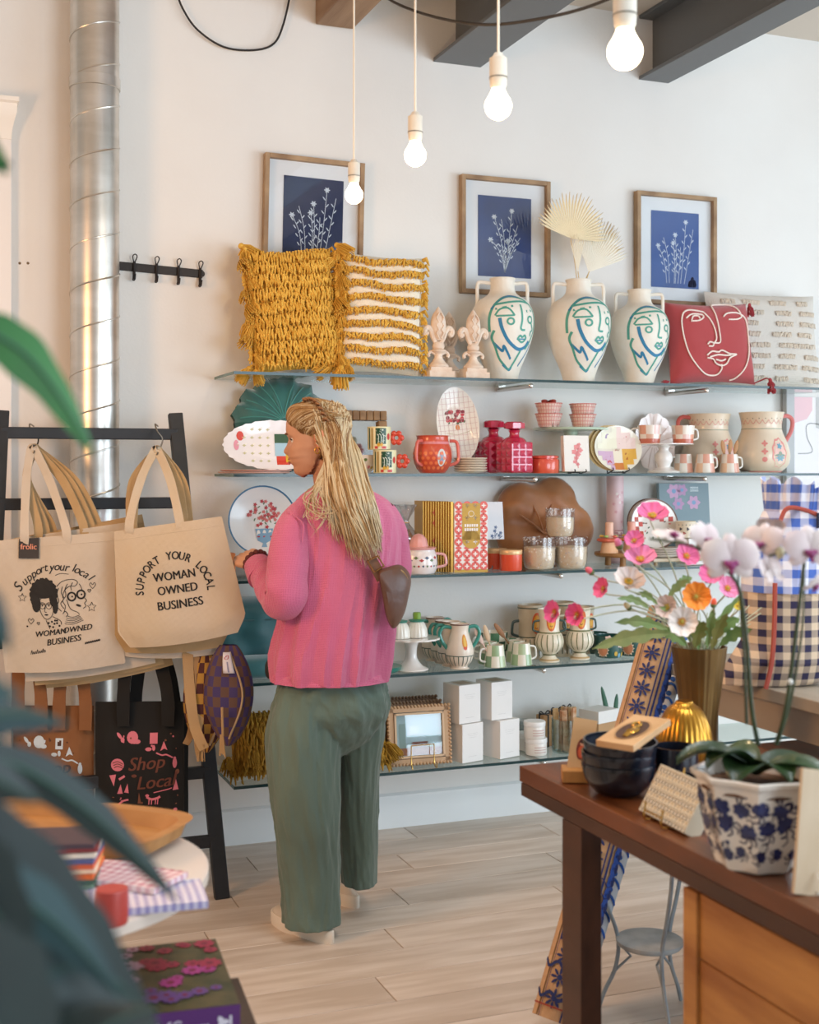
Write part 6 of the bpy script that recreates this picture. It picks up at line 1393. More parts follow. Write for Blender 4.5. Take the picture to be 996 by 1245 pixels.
# ---- shoes: platform soles pointing forward and to the left
fd = (RT * -sin(R(43)) + FWv * cos(R(43))).normalized(); fs_ = fd.cross(UP)
def shoe(heel, L=.30):
    so = MB(); up_ = MB(); n = 18
    def outline(k, z, grow=1):
        P = []
        for i in range(32):
            a = 2 * pi * i / 32; l = L / 2 * cos(a); wdt = (.048 if l > 0 else .037) * (1 + .06 * cos(a)); P.append(heel + fd * (L / 2 + l * grow) + fs_ * (wdt * sin(a) * grow) + UP * z)
        return P
    lv = [(0, .97), (.006, 1.0), (.038, 1.0), (.043, .98)]; vs = sum([outline(0, z, g) for z, g in lv], []); fs = []
    for i in range(len(lv) - 1):
        for j in range(32): k = (j + 1) % 32; fs.append((i * 32 + j, i * 32 + k, (i + 1) * 32 + k, (i + 1) * 32 + j))
    fs += [tuple(range(31, -1, -1)), tuple(96 + j for j in range(32))]; so.add(vs, fs).build('shoe_sole', M('#efe6d8', .6), person)
    vs = []; hs = [(.042, .94, 0), (.05, .86, .02), (.058, .76, .02), (.064, .55, .03), (.065, .3, .03)]
    for z, g, sh in hs: vs += [p + fd * (sh * L) - UP * 0 for p in outline(0, z, g)]
    for i, v in enumerate(vs):
        pass
    fs = []
    for i in range(len(hs) - 1):
        for j in range(32): k = (j + 1) % 32; fs.append((i * 32 + j, i * 32 + k, (i + 1) * 32 + k, (i + 1) * 32 + j))
    fs.append(tuple((len(hs) - 1) * 32 + j for j in range(32))); up_.add(vs, fs).build('shoe_upper', M('#d9cec0', .7, b=.2, bs=120), person)
h1 = zp(405, 1150, 0); h1.z = .0005; shoe(h1)
h2 = zp(436, 1106, 0); h2.z = .0005; shoe(h2)
# ================================================================ crossbody bag
bag = thing('crossbody_bag', 'brown leather crossbody bag worn on her right hip', 'bag', (0, 0, 0)); lea = M('#6a4838', .42, v='#5a3b2d', vs=9, b=.25, bs=60)
mb = MB(); P = smooth_path([q3(432, 640, -.128), q3(444, 660, -.138), q3(456, 682, -.138), q3(466, 700, -.128)], 6); n = len(P)
vs = []
for i, p in enumerate(P):
    t = (P[min(i + 1, n - 1)] - P[max(i - 1, 0)]).normalized(); sdv = t.cross(FWv).normalized() * .017
    vs += [p - sdv, p + sdv, p + sdv + FWv * .004, p - sdv + FWv * .004]
fs = []
for i in range(n - 1):
    for a, b in ((0, 1), (1, 2), (2, 3), (3, 0)): fs.append((4 * i + a, 4 * i + b, 4 * i + 4 + b, 4 * i + 4 + a))
fs += [(0, 1, 2, 3), (4 * n - 1, 4 * n - 2, 4 * n - 3, 4 * n - 4)]; mb.add(vs, fs, 0, None, False).build('strap', M('#7b5a48', .5), bag)
mb = MB(); mb.tube([q3(449, 678, -.146), q3(461, 672, -.146), q3(468, 684, -.142), q3(457, 691, -.142)], .003, 6, closed=True); mb.build('buckle', M('#b98f5a', .25, 1), bag)
out = [(462, 690), (472, 686), (486, 684), (496, 692), (500, 704), (497, 722), (492, 742), (483, 757), (476, 757), (470, 742), (466, 720), (463, 704)]
mb = MB(); O = smooth_path([(a, b, 0) for a, b in out], 4, True); cx_, cy_ = 481, 718; rings = [(1, .0), (.99, -.02), (.9, -.034), (.6, -.045), (.2, -.048)]; vs = []
n = len(O); rr = [(.2, .02), (.7, .02), (.98, .015)] + rings
for g, dd in rr:
    for p in O: vs.append(q3(cx_ + (p.x - cx_) * g, cy_ + (p.y - cy_) * g, -.095 + dd + .035 * (cx_ - (cx_ + (p.x - cx_) * g)) / 20 * -1))
fs = []
for i in range(len(rr) - 1):
    for j in range(n): k = (j + 1) % n; fs.append((i * n + j, i * n + k, (i + 1) * n + k, (i + 1) * n + j))
fs += [tuple(range(n)), tuple((len(rr) - 1) * n + j for j in range(n - 1, -1, -1))]; mb.add(vs, fs).build('bag_body', lea, bag)
mb = MB(); mb.tube(smooth_path([q3(474, 688, -.12), q3(488, 690, -.115), q3(496, 703, -.10), q3(494, 722, -.10)], 5), .0035, 6); mb.build('zip', M('#c2a070', .3, .8), bag)
# ================================================================ LEFT: the ladder rack
blk = M('#1c1f24', .5, v='#23262c', vs=12, b=.15, bs=30)
footR = zp(270, 1093, 0); topR = cp(213, 503, dY(213, 4.58)); 
t = thing('ladder_rack', 'black wooden ladder rack leaning by the wall, hung with tote bags', 'rack', (footR.x, footR.y, 0))
def bar(parent, name, a, b, w_, d_, m, base, bevel=.003):
    a, b = Vector(a) - Vector(base), Vector(b) - Vector(base); c = (a + b) / 2; L = (b - a).length; dz = (b - a).normalized()
    qn = dz.to_track_quat('Z', 'X'); mb = MB()
    # keep the section square to the room: width along X-ish
    yv = Vector((0, 1, 0)) if abs(dz.y) < .9 else Vector((0, 0, 1)); xv = yv.cross(dz).normalized(); yv = dz.cross(xv)
    X = Matrix(((xv.x, yv.x, dz.x, c.x), (xv.y, yv.y, dz.y, c.y), (xv.z, yv.z, dz.z, c.z), (0, 0, 0, 1)))
    vs = [X @ Vector((i * w_ / 2, j * d_ / 2, k * L / 2)) for i in (-1, 1) for j in (-1, 1) for k in (-1, 1)]
    mb.add(vs, [(0, 1, 3, 2), (4, 6, 7, 5), (0, 4, 5, 1), (2, 3, 7, 6), (0, 2, 6, 4), (1, 5, 7, 3)], 0, None, False); return mb.build(name, m, parent, bevel=bevel)
base = (footR.x, footR.y, 0); topR = Vector((topR.x, topR.y, topR.z)); footR0 = Vector((footR.x, footR.y, .001))
topL = Vector((wX(2, 4.58) , topR.y, topR.z)); footL = Vector((topL.x - (footR0.x - topR.x), footR0.y, .001))
bar(t, 'side_rail', footR0, topR, .05, .03, blk, base); bar(t, 'side_rail', footL, topL, .05, .03, blk, base)
def at_z(z):
    f_ = z / topR.z; return footL.lerp(topL, f_), footR0.lerp(topR, f_)
for py in (528, 611, 775, 940, 1020):
    z = HC - (py - CY) / F * (4.55 if py < 700 else 4.35); a, b = at_z(z); bar(t, 'rung', a, b, .04, .028, blk, base)
backf = Vector((footR0.x - .02, WY - .06, .001))
# frame for things hung facing the lens axis
def plane(px, py, d, yaw=0, roll=0, tilt=0):
    return Matrix.Translation(cp(px, py, d)) @ Matrix.Rotation(-AZ + yaw, 4, 'Z') @ Matrix.Rotation(tilt, 4, 'X') @ Matrix.Rotation(roll, 4, 'Y')
def place(o, X):
    o.location = X.to_translation(); o.rotation_euler = X.to_euler(); return o
def cloth_bag(t, W0, W1, Hh, th, m, seed, sag=.01, cut=0, seam=True):
    """W0 top width, W1 lower width, origin at the top centre, body hangs to -Hh"""
    def fn(sd):
        def g(u, v):
            x = (W0 + (W1 - W0) * v) * (u - .5); z = -Hh * v - sag * sin(pi * u) * v
            if cut and v > .86: x *= 1 - cut * (v - .86) / .14 * .18
            e = min(1, 6 * u, 6 * (1 - u)) * min(1, 1.2 * (.15 + v * 2)) * (1 - max(0, v - .9) * 8 * .6)
            y = sd * (th / 2 * e + .006 * noise.noise(Vector((u * 3 + seed, v * 3, sd)))) + .01 * noise.noise(Vector((u * 2 + seed, v * 2.5, 9)))
            return Vector((x, y, z))
        return g
    mb = MB(); mb.grid(lambda a, b: fn(-1)(a, 1 - b), 26, 26); mb.grid(lambda a, b: fn(1)(1 - a, 1 - b), 26, 26)
    lo = fn(-1); n = 26
    for (A, B) in ((lambda s: fn(-1)(0, s), lambda s: fn(1)(0, s)), (lambda s: fn(1)(1, s), lambda s: fn(-1)(1, s)), (lambda s: fn(-1)(s, 1), lambda s: fn(1)(s, 1))):
        mb.grid(lambda a, b: A(b) if a < .5 else B(b), 1, n)
    mb.build('bag_body', m, t)
    return lambda x, z, off=.0012: fn(-1)(max(0, min(1, x / (W0 + (W1 - W0) * max(0, min(1, -z / Hh))) + .5)), max(0, min(1, -z / Hh))) + Vector((0, -off, 0))
def strap(t, pts, w_, m, name='strap', th=.004):
    P = smooth_path(pts, 6); n = len(P); vs = []
    for i, p in enumerate(P):
        tt = (P[min(i + 1, n - 1)] - P[max(i - 1, 0)]).normalized(); sd = tt.cross(Vector((.15 * sin(i), 1, 0))).normalized() * w_ / 2; nn = tt.cross(sd).normalized() * th / 2
        vs += [p - sd - nn, p + sd - nn, p + sd + nn, p - sd + nn]
    fs = []
    for i in range(n - 1):
        for a, b in ((0, 1), (1, 2), (2, 3), (3, 0)): fs.append((4 * i + a, 4 * i + b, 4 * i + 4 + b, 4 * i + 4 + a))
    fs += [(0, 1, 2, 3), (4 * n - 1, 4 * n - 2, 4 * n - 3, 4 * n - 4)]
    return MB().add(vs, fs).build(name, m, t)
canv = M('#e3d9cb', .9, v='#dccfbc', vs=5, b=.5, bs=110, kind='weave'); canv2 = M('#cfb48b', .9, v='#c2a273', vs=5, b=.5, bs=110, kind='weave'); ink = M('#1a1a1c', .7)
DT = 4.16; kt = DT / F
def tote(name, label, px, py, d, roll, W0, W1, Hh, mat_, seed, th=.02, yaw=0, handles=None, hm_=None, cut=0, group=None, tilt=0):
    t = thing(name, label, 'tote bag', (0, 0, 0), 0, group); X = plane(px, py, d, yaw, roll, tilt); place(t, X)
    fn = cloth_bag(t, W0, W1, Hh, th, mat_, seed, cut=cut); Xi = X.inverted()
    if handles:
        for i, hpts in enumerate(handles):
            strap(t, [Xi @ p for p in hpts], .028, hm_ or mat_, 'handle')
    # top hem stitch line
    mb = MB(); mb.tube([fn((-.49 + .98 * i / 16) * W0, -.028, .0006) for i in range(17)], .0009, 4); mb.build('hem_stitch', hm_ or mat_, t)
    return t, fn
H1 = cp(40, 548, 4.30); H2 = cp(190, 550, 4.27)
def hpath(hook, x0, x1, ytop, d, sp=10, lean=0, dd=0):
    """a handle from the bag top at px x0 over the hook and down to px x1"""
    hx = hook + Vector((0, 0, 0)); a = cp(x0, ytop + 14, d); b = cp(x1, ytop + 14, d)
    return [a, cp(x0, ytop - 8, d), a.lerp(hx, .55) + UP * .035 - RT * .012 * sp / 10, hx + FWv * dd + RT * -.008 * 1, hx + FWv * dd + UP * .008, hx + FWv * dd + RT * .008, b.lerp(hx, .55) + UP * .035 + RT * .012 * sp / 10, cp(x1, ytop - 8, d), b]
# four natural totes on the left hanger, the printed one in front
for i in (3, 2, 1):
    d = 4.155 + .018 * i
    tote('tote_bag', ['', 'natural tote directly behind the printed portrait tote', 'natural tote in the middle of the left hanger pile', 'rearmost natural tote of the left hanger, lower corner showing'][i], 78 + 7 * i, 648 - 3 * i, d, R(-7 - 1.2 * i), 152 * kt, 160 * kt, (168 + 7 * i) * kt, canv2 if i > 1 else canv, i, handles=[hpath(H1, 38 + 8 * i, 92 + 9 * i, 646, d, 14 + 8 * i, dd=.012 * i)], hm_=canv2, group='natural totes on the left hanger')
T1, fn1 = tote('tote_bag', 'natural tote printed with two women and hand-lettered support your local', 66, 652, 4.14, R(-4.5), 146 * kt, 146 * kt, 160 * kt, canv, 7, handles=[hpath(H1, 30, 80, 650, 4.14, 8)], group='natural totes on the left hanger')
# print: designed in px of the 6.43x crop (10,660) -> bag coordinates
def cr(fn, Xb, d):
    Xi = Xb.inverted()
    def g(x, y):
        p = Xi @ cp(10 + x / 6.426, 660 + y / 6.426, d); return fn(p.x, p.z, .0016)
    return g
f1 = cr(fn1, plane(66, 652, 4.14, 0, R(-4.5)), 4.14); g = MB()
def script(mb, fn, word, x, y, size, rot, mi=0, bold=.004):
    fl = lambda a, b: fn(a, -b); text(mb, fl, word, size, x, -y, mi, .25, rot, bold=bold)
for i, (ch, x, y, r_) in enumerate([('S', 112, 360, 62), ('u', 150, 318, 50), ('p', 182, 286, 42), ('p', 214, 262, 34), ('o', 246, 238, 26), ('r', 272, 224, 18), ('t', 300, 214, 12), ('y', 345, 212, 6), ('o', 385, 206, 2), ('u', 424, 208, 0), ('r', 460, 212, -6), ('l', 510, 214, -14), ('o', 535, 228, -20), ('c', 565, 244, -28), ('a', 598, 262, -36), ('l', 632, 282, -44)]):
    script(g, f1, ch, x, y, 88 if i else 110, R(r_), 0, 1.5)
stroke(g, f1, [(375, 245), (420, 230), (480, 236)], 4, 0)
for w_, x, y, sz, r_ in (('WOMAN', 335, 704, 60, 8), ('OWNED', 548, 672, 60, 7), ('BUSINESS', 440, 762, 66, 9)): script(g, f1, w_, x, y, sz, R(r_), 0, 3)
script(g, f1, 'My Smart Planet' if False else 'Hey Sweet Pea', 665, 762, 24, R(8)) if False else None
for i in range(11): stroke(g, f1, [(606 + i * 11, 772 - i * 2), (612 + i * 11, 756 - i * 2), (615 + i * 11, 770 - i * 2)], 5, 0)
for i in range(8): stroke(g, f1, [(178 + i * 15, 858 - i * 3), (186 + i * 15, (826 if i % 3 == 0 else 838) - i * 3), (190 + i * 15, 856 - i * 3)], 4, 0)
# first woman: round mass of curls with the face left open
for i in range(46):
    a = 2 * pi * i / 46; rr = 108 + 6 * sin(i * 2.3); cx_, cy_ = 282, 388
    x, y = cx_ + rr * .9 * cos(a), cy_ + rr * sin(a)
    if y > 470 and 200 < x < 360: continue
    blob(g, f1, x, y, 14, mi=0, n=7)
poly_pts = []
for cx_, cy_, rx, ry in ((282, 350, 98, 74), (215, 405, 38, 88), (355, 400, 30, 86), (225, 470, 34, 60), (372, 480, 22, 60)): blob(g, f1, cx_, cy_, rx, ry, mi=0, n=22)
stroke(g, f1, [(248, 440), (250, 500), (275, 560), (310, 582), (345, 555), (358, 500), (355, 430), (318, 402), (275, 412), (248, 440)], 5, 0)
for x in (272, 322): stroke(g, f1, [(x + 22 * cos(a), 478 + 24 * sin(a)) for a in [i * pi / 5 for i in range(10)]], 4, 0, True); stroke(g, f1, [(x - 14, 470), (x, 464), (x + 14, 470)], 6, 0); blob(g, f1, x, 478, 6)
stroke(g, f1, [(298, 480), (288, 522), (306, 528)], 4, 0); blob(g, f1, 303, 548, 15, 6); stroke(g, f1, [(300, 590), (330, 655)], 5, 0); stroke(g, f1, [(350, 560), (410, 590), (420, 620)], 5, 0)
for x, y in ((320, 610), (345, 600), (370, 590), (330, 635), (355, 640), (385, 610), (405, 630), (365, 615), (385, 590)): blob(g, f1, x, y, 8)
# second woman: wavy hair lines, round dark glasses, striped collar
for P in ([(385, 330), (430, 290), (500, 275), (545, 292), (530, 325), (480, 330), (440, 370), (430, 420)], [(400, 340), (385, 390), (400, 440), (385, 480), (420, 520)], [(430, 330), (420, 380), (440, 420), (415, 460), (440, 500)], [(470, 310), (450, 350), (455, 400), (430, 440), (450, 480), (440, 530)], [(510, 300), (495, 330), (500, 360)], [(460, 430), (490, 500), (540, 525), (560, 540)], [(430, 540), (450, 520), (470, 545), (455, 560)], [(560, 310), (575, 340), (580, 362)], [(600, 420), (615, 440), (600, 460), (612, 480), (590, 500)]): stroke(g, f1, P, 5, 0)
for x, y in ((500, 408), (572, 392)): stroke(g, f1, [(x + 30 * cos(a), y + 31 * sin(a)) for a in [i * pi / 7 for i in range(14)]], 13, 0, True); blob(g, f1, x + 4, y, 7)
blob(g, f1, 553, 476, 22, 9, rot=.3); stroke(g, f1, [(528, 404), (545, 400)], 9, 0)
for i in range(5): stroke(g, f1, [(462 - i * 4, 555 + i * 15), (510, 565 + i * 13), (562 + i * 8, 548 + i * 10)], 4, 0)
def star(x, y, r_, n=5): 
    P = [(x + (r_ if i % 2 == 0 else r_ * .45) * sin(pi * i / n), y - (r_ if i % 2 == 0 else r_ * .45) * cos(pi * i / n)) for i in range(2 * n)]; stroke(g, f1, P + [P[0]], 4.5, 0, smooth=False)
star(115, 420, 34); star(657, 490, 38)
def heart(x, y, r_): stroke(g, f1, [(x, y + r_), (x - r_ * .9, y - r_ * .2), (x - r_ * .5, y - r_ * .8), (x, y - r_ * .2), (x + r_ * .5, y - r_ * .8), (x + r_ * .9, y - r_ * .2), (x, y + r_)], 4, 0)
heart(183, 598, 24); heart(240, 615, 12); heart(662, 325, 26); heart(637, 365, 14); blob(g, f1, 154, 640, 7)
g.build('ink_print', ink, T1, auto=0)
# black hang tag with the shop name
tg = MB(); ft = lambda x, y: f1(x, y) + Vector((0, -.004, 0)); quad(tg, ft, 86, -62, 244, 118, 0, 3); t3 = MB(); text(t3, lambda x, y: ft(x, -y) + Vector((0, -.003, 0)), 'frolic', 62, 165, -48, 0, bold=3); t3.build('tag_lettering', M('#d9957f', .5), T1, auto=0)
tg.build('hang_tag', [M('#23262e', .5), M('#d9806a', .5)], T1, auto=0, solid=.001)
# right hanger
for i in (2, 1):
    d = 4.10 + .025 * i
    tote('tote_bag', ['', 'natural tote just behind the arched-lettering tote', 'rearmost natural tote of the right hanger, hanging lowest'][i], 203 - 1 * i, 642 + 4 * i, d, R(-6 + 2.5 * i), 122 * kt, (140 + 2 * i) * kt, (140 + 3 * i) * kt, canv2 if i == 1 else canv, i + 20, th=.03, handles=[hpath(H2, 166 - 4 * i, 218 + 6 * i, 645, d, 16 + 8 * i, dd=.012 * i)], hm_=canv2, cut=1, group='natural totes on the right hanger')
T2, fn2 = tote('tote_bag', 'natural tote printed with arched support your local woman owned business', 204, 637, 4.085, R(-8), 130 * kt, 158 * kt, 140 * kt, M('#e2d3bd', .9, v='#dcc9ac', vs=4, b=.5, bs=110, kind='weave'), 31, th=.05, handles=[hpath(H2, 158, 218, 640, 4.085, 10)], cut=1, group='natural totes on the right hanger')
X2 = plane(204, 637, 4.085, 0, R(-8)); Xi2 = X2.inverted()
def f2(x, y): p = Xi2 @ cp(x / 3.1125, 500 + y / 3.111, 4.085); return fn2(p.x, p.z, .0016)
g = MB(); fl2 = lambda a, b: f2(a, -b)
word = 'SUPPORT YOUR LOCAL'; cx_, cy_, rr = 668, 672, 118
for i, ch in enumerate(word):
    a = R(-98 + 190 * (i + .5) / len(word) - 2)
    if ch != ' ': text(g, fl2, ch, 42, cx_ + rr * 1.02 * sin(a), -(cy_ - rr * cos(a)) - 0, 0, 0, -a, bold=2, sx=.85)
for w_, x, y in (('WOMAN', 667, 628), ('OWNED', 678, 678), ('BUSINESS', 688, 732)): text(g, fl2, w_, 44, x, -y, 0, 0, R(8), bold=2.2, sx=.9 if w_ != 'BUSINESS' else .95)
g.build('ink_print', ink, T2, auto=0)
# hanger hooks over the top rung
for i, (Hk, px) in enumerate(((H1, 38), (H2, 190))):
    hk = tag(bpy.data.objects.new('hanger_hook', None), ['steel hook holding the portrait tote over the top rung', 'steel hook holding the arched-lettering tote over the top rung'][i], 'hook', 'steel hanger hooks'); COL.objects.link(hk); hk.location = Hk
    top = cp(px, 520, 4.53); o = top - Hk
    mb = MB(); mb.tube(smooth_path([Vector((0, 0, 0)) - RT * .006, Vector((0, 0, -.008)), RT * .006, o * .5 + RT * .022 - UP * .0, o + UP * -.015 + RT * .012 - FWv * .04, o + UP * .012 - FWv * .02, o + UP * .006 + FWv * .03], 6), .0028, 8); mb.build('hook', M('#9b968e', .25, 1), hk)
# ---- lower row: brown and black market bags
brown = M('#9a6a45', .9, v='#8c5d3a', vs=5, b=.4, bs=120, kind='weave'); black = M('#151516', .85, b=.3, bs=140, kind='weave')
def iconprint(t, f, sc, cA, cT, ox, oy, seed):
    g = MB(); q = random.Random(seed); fl = lambda a, b: f(a, -b); fT = lambda a, b: f(a, -b) + Vector((0, -.0005, 0))
    text(g, fT, 'Shop', 112, ox + 205, -(oy + 262), 1, .3, R(4), bold=4); text(g, fT, 'Local', 112, ox + 262, -(oy + 375), 1, .3, R(4), bold=4)
    P = lambda x, y: (ox + x, oy + y)
    blob(g, f, *P(120, 70), 34, 38, mi=0, n=14); blob(g, f, *P(148, 95), 22, 14, mi=0); quad(g, f, *P(225, 45), *P(273, 110), 0); quad(g, f, *P(238, 58), *P(262, 90), 1); blob(g, f, *P(40, 60), 24, 10, rot=.9, mi=0); blob(g, f, *P(60, 85), 12, 16, mi=0)
    stroke(g, f, [P(265, 165), P(300, 180), P(330, 178), P(365, 200)], 9, 0); poly(g, f, [P(290, 155), P(312, 95), P(335, 150), P(315, 140)], 0); blob(g, f, *P(218, 142), 20, 12, mi=0); blob(g, f, *P(250, 135), 10, 18, mi=0)
    blob(g, f, *P(30, 235), 40, 38, mi=0, n=16); 
    for i in range(3): stroke(g, fT2(f), [P(0 + i * 5, 225 + i * 14), P(32, 215 + i * 14), P(64, 230 + i * 12)], 5, 1)
    poly(g, f, [P(-20, 300), P(22, 292), P(8, 365)], 0); stroke(g, f, [P(40, 322), P(75, 300)], 14, 0); poly(g, f, [P(28, 410), P(50, 350), P(62, 408)], 0); poly(g, f, [P(70, 400), P(92, 345), P(98, 405)], 0)
    blob(g, f, *P(132, 300), 17, 10, mi=1); stroke(g, f, [P(20, 490), P(60, 455), P(95, 445)], 11, 0); stroke(g, f, [P(10, 495), P(95, 485)], 8, 0); poly(g, f, [P(150, 470), P(160, 400), P(172, 470)], 2)
    stroke(g, f, [P(205, 430), P(235, 445), P(270, 440), P(290, 430)], 14, 0); 
    for x in (222, 238, 262, 276): stroke(g, f, [P(x, 442), P(x - 4, 478)], 6, 0)
    blob(g, f, *P(210, 422), 12, 9, mi=0); quad(g, f, *P(270, 505), *P(310, 535), 0); poly(g, f, [P(365, 400), P(382, 330), P(398, 400)], 0); blob(g, f, *P(376, 235), 13, 32, mi=0); blob(g, f, *P(376, 205), 8, 10, mi=0); blob(g, f, *P(390, 290), 12, 16, mi=2)
    blob(g, f, *P(380, 520), 12, mi=0); quad(g, f, *P(160, 505), *P(250, 530), 2); stroke(g, f, [P(250, 405), P(360, 385)], 6, 0)
    for i in range(26): x, y = q.uniform(-20, 395), q.choice([q.uniform(40, 150), q.uniform(430, 540)]); blob(g, f, *P(x, y), q.uniform(3, 8), q.uniform(3, 8), mi=q.choice((0, 2)), n=6)
    g.build('ink_print', [M(cA, .7), M(cT, .7), M('#7a4a35' if cA != '#cfe0ee' else '#5c3a2a', .7)], t, auto=0)
def fT2(f): return lambda a, b: f(a, b) + Vector((0, -.0006, 0))
def lowbag(label, px, py, d, W, Hh, m, strapx, sy, seed, roll=0):
    t = thing('market_bag', label, 'tote bag', (0, 0, 0), 0, 'market bags on the lower rung'); X = plane(px, py, d, 0, roll); place(t, X); fn = cloth_bag(t, W * d / F, W * d / F * 1.0, Hh * d / F, .05, m, seed); Xi = X.inverted()
    for a, b, c in strapx: strap(t, [Xi @ cp(a, py + 30, d - .03), Xi @ cp(a, py - 4, d - .03), Xi @ cp((a * 2 + b) / 3, py - 40, d), Xi @ cp(b, sy, 4.27)], .042, m, 'handle')
    return t, (lambda x, y: (lambda p: fn(p.x, p.z, .0018))(Xi @ cp(30 + x / 5.108, 880 + y / 5.108, d)))
B1, fb1 = lowbag('brown market bag printed with white icons and Shop Local', 65, 858, 4.25, 98, 140, brown, ((22, 24, 0), (50, 42, 0), (72, 80, 0), (104, 92, 0)), 775, 3)
iconprint(B1, fb1, 1, '#cfe0ee', '#4a2a20', -20, 30, 4)
B2, fb2 = lowbag('black market bag printed with pink icons and Shop Local', 170, 853, 4.225, 108, 146, black, ((150, 158, 0), (204, 182, 0)), 772, 6)
iconprint(B2, fb2, 1, '#d9798a', '#6b3a2c', 560, 0, 5)
B3, fb3 = lowbag('black market bag hanging just behind the printed black one', 176, 856, 4.275, 106, 142, black, ((165, 176, 0), (212, 192, 0)), 772, 8)
# ---- checkered half-moon belt bags and dangling straps
def pouch(label, px, py, d, W, Hh, cA, cB, yaw, seed, tagit=False, th=.09):
    t = thing('belt_bag', label, 'belt bag', (0, 0, 0), 0, 'checkered belt bags'); X = plane(px, py, d, yaw, 0); place(t, X); k = d / F; W *= k; Hh *= k
    mats = [M(cA, .8, b=.4, bs=160, kind='weave'), M(cB, .8, b=.4, bs=160, kind='weave')]
    def fn(sd):
        def g(u, v):
            a = (u - .5) * pi; z = -Hh * v; ww = W / 2 * (sin(pi * min(1, v * .93 + .06)) ** .62)
            x = ww * sin(a) * 1.0; y = sd * th / 2 * cos(a) * (sin(pi * (v * .94 + .03)) ** .5) + .006 * noise.noise(Vector((u * 4 + seed, v * 4, 1)))
            return Vector((x, y, z))
        return g
    nu, nv = 24, 30
    mi = lambda u, v: (int(u * 9) + int(v * 10)) % 2
    mb = MB(); mb.grid(lambda a, b: fn(-1)(a, 1 - b), nu * 3, nv * 2, mi); mb.grid(lambda a, b: fn(1)(1 - a, 1 - b), nu, nv, 0); mb.build('pouch', mats, t, auto=0)
    z = MB(); z.tube([fn(-1)(.58 + .16 * sin(pi * i / 20), .06 + .86 * i / 20) + Vector((0, -.003, 0)) for i in range(21)], .0035, 6); z.build('zip', M('#bda27e', .5), t)
    if tagit:
        q_ = MB(); L = fn(-1); f = lambda x, y: L(.52 + .05 * y + x, .06 + .2 * y) + Vector((0, -.010, 0)); q_.grid(lambda a, b: f((a - .5) * .17, b), 4, 6); q_.build('paper_tag', M('#dcdbe6', .6), t, solid=.001)
        s_ = MB(); f3 = lambda x, y: L(.52 + .05 * y + x, .06 + .2 * y) + Vector((0, -.0115, 0)); stroke(s_, f3, [(-.03, .2), (.03, .14), (.02, .3), (-.03, .34), (-.04, .25), (0, .2)], .02, 0); stroke(s_, f3, [(0, .45), (.0, .95)], .025, 1); s_.build('tag_mark', [M('#b9707a', .6), M('#8d8fb0', .6)], t, auto=0)
    return t
pouch('purple and brown checkered belt bag with a white paper tag', 278, 784, 4.12, 62, 122, '#4a3d72', '#6b5046', R(-8), 3, True)
pouch('mustard and maroon checkered belt bag at left of the purple one', 251, 792, 4.17, 56, 122, '#b98a3c', '#4f2527', R(14), 5)
tan = M('#b9966a', .85, b=.3, bs=100)
t = thing('webbing_strap', 'tan webbing straps dangling beside the checkered belt bags', 'strap', cp(232, 790, 4.1)); B0 = Vector(t.location)
strap(t, [cp(228, 786, 4.14) - B0, cp(230, 830, 4.12) - B0, cp(236, 880, 4.1) - B0, cp(248, 911, 4.09) - B0], .034, tan, 'webbing')
strap(t, [cp(237, 786, 4.15) - B0, cp(241, 840, 4.13) - B0, cp(232, 890, 4.12) - B0, cp(226, 905, 4.12) - B0], .022, M('#a8845a', .85), 'webbing')
strap(t, [cp(246, 786, 4.16) - B0, cp(247, 850, 4.14) - B0, cp(240, 900, 4.1) - B0, cp(244, 925, 4.1) - B0], .02, tan, 'webbing')
mb = MB(); qq = random.Random(2)
for i in range(9): mb.tube([cp(240 + i, 905, 4.09) - B0, cp(239 + i * 1.2 + qq.uniform(-2, 2), 926, 4.09) - B0], .0012, 4)
for i in range(7): mb.tube([cp(268 + i * .5, 893, 4.05) - B0, cp(267 + i * 1.2, 915 + qq.uniform(0, 6), 4.05) - B0], .0018, 4)
mb.tube([cp(270, 860, 4.05) - B0, cp(271, 895, 4.05) - B0], .004, 6); mb.build('frayed_ends', tan, t)['kind'] = 'stuff'
# orange wooden peg-like thing behind the tote corner
tag(MB().box((0, 0, 0), (.035, .05, .09)).build('wooden_crate_end', M('#c9793e', .6, v='#b56a32', vs=5, kind='wood'), loc=wXp if False else (wX(279, 4.6), 4.6, SH[2] + .05), bevel=.004), 'orange brown wooden block beside the blue-rimmed plate', 'block')
# ================================================================ LEFT FOREGROUND: round table
TC = cp(7, CY, 2.3); TZ = .72
t = thing('round_table', 'round off-white table at lower left, partly behind the leaves', 'table', (TC.x, TC.y, 0)); tw = M('#e2d6cb', .4, v='#dbcdc0', vs=4)
MB().lathe([(.001, TZ - .03), (.345, TZ - .03), (.362, TZ - .022), (.362, TZ - .004), (.355, TZ), (.001, TZ)], 72).build('tabletop', tw, t); MB().lathe([(.045, .02), (.035, .1), (.035, TZ - .03)], 24).build('column', M('#cfc6bd', .4), t); MB().lathe([(.22, 0), (.22, .01), (.06, .03), (.001, .03)], 40).build('base', M('#cfc6bd', .4), t)
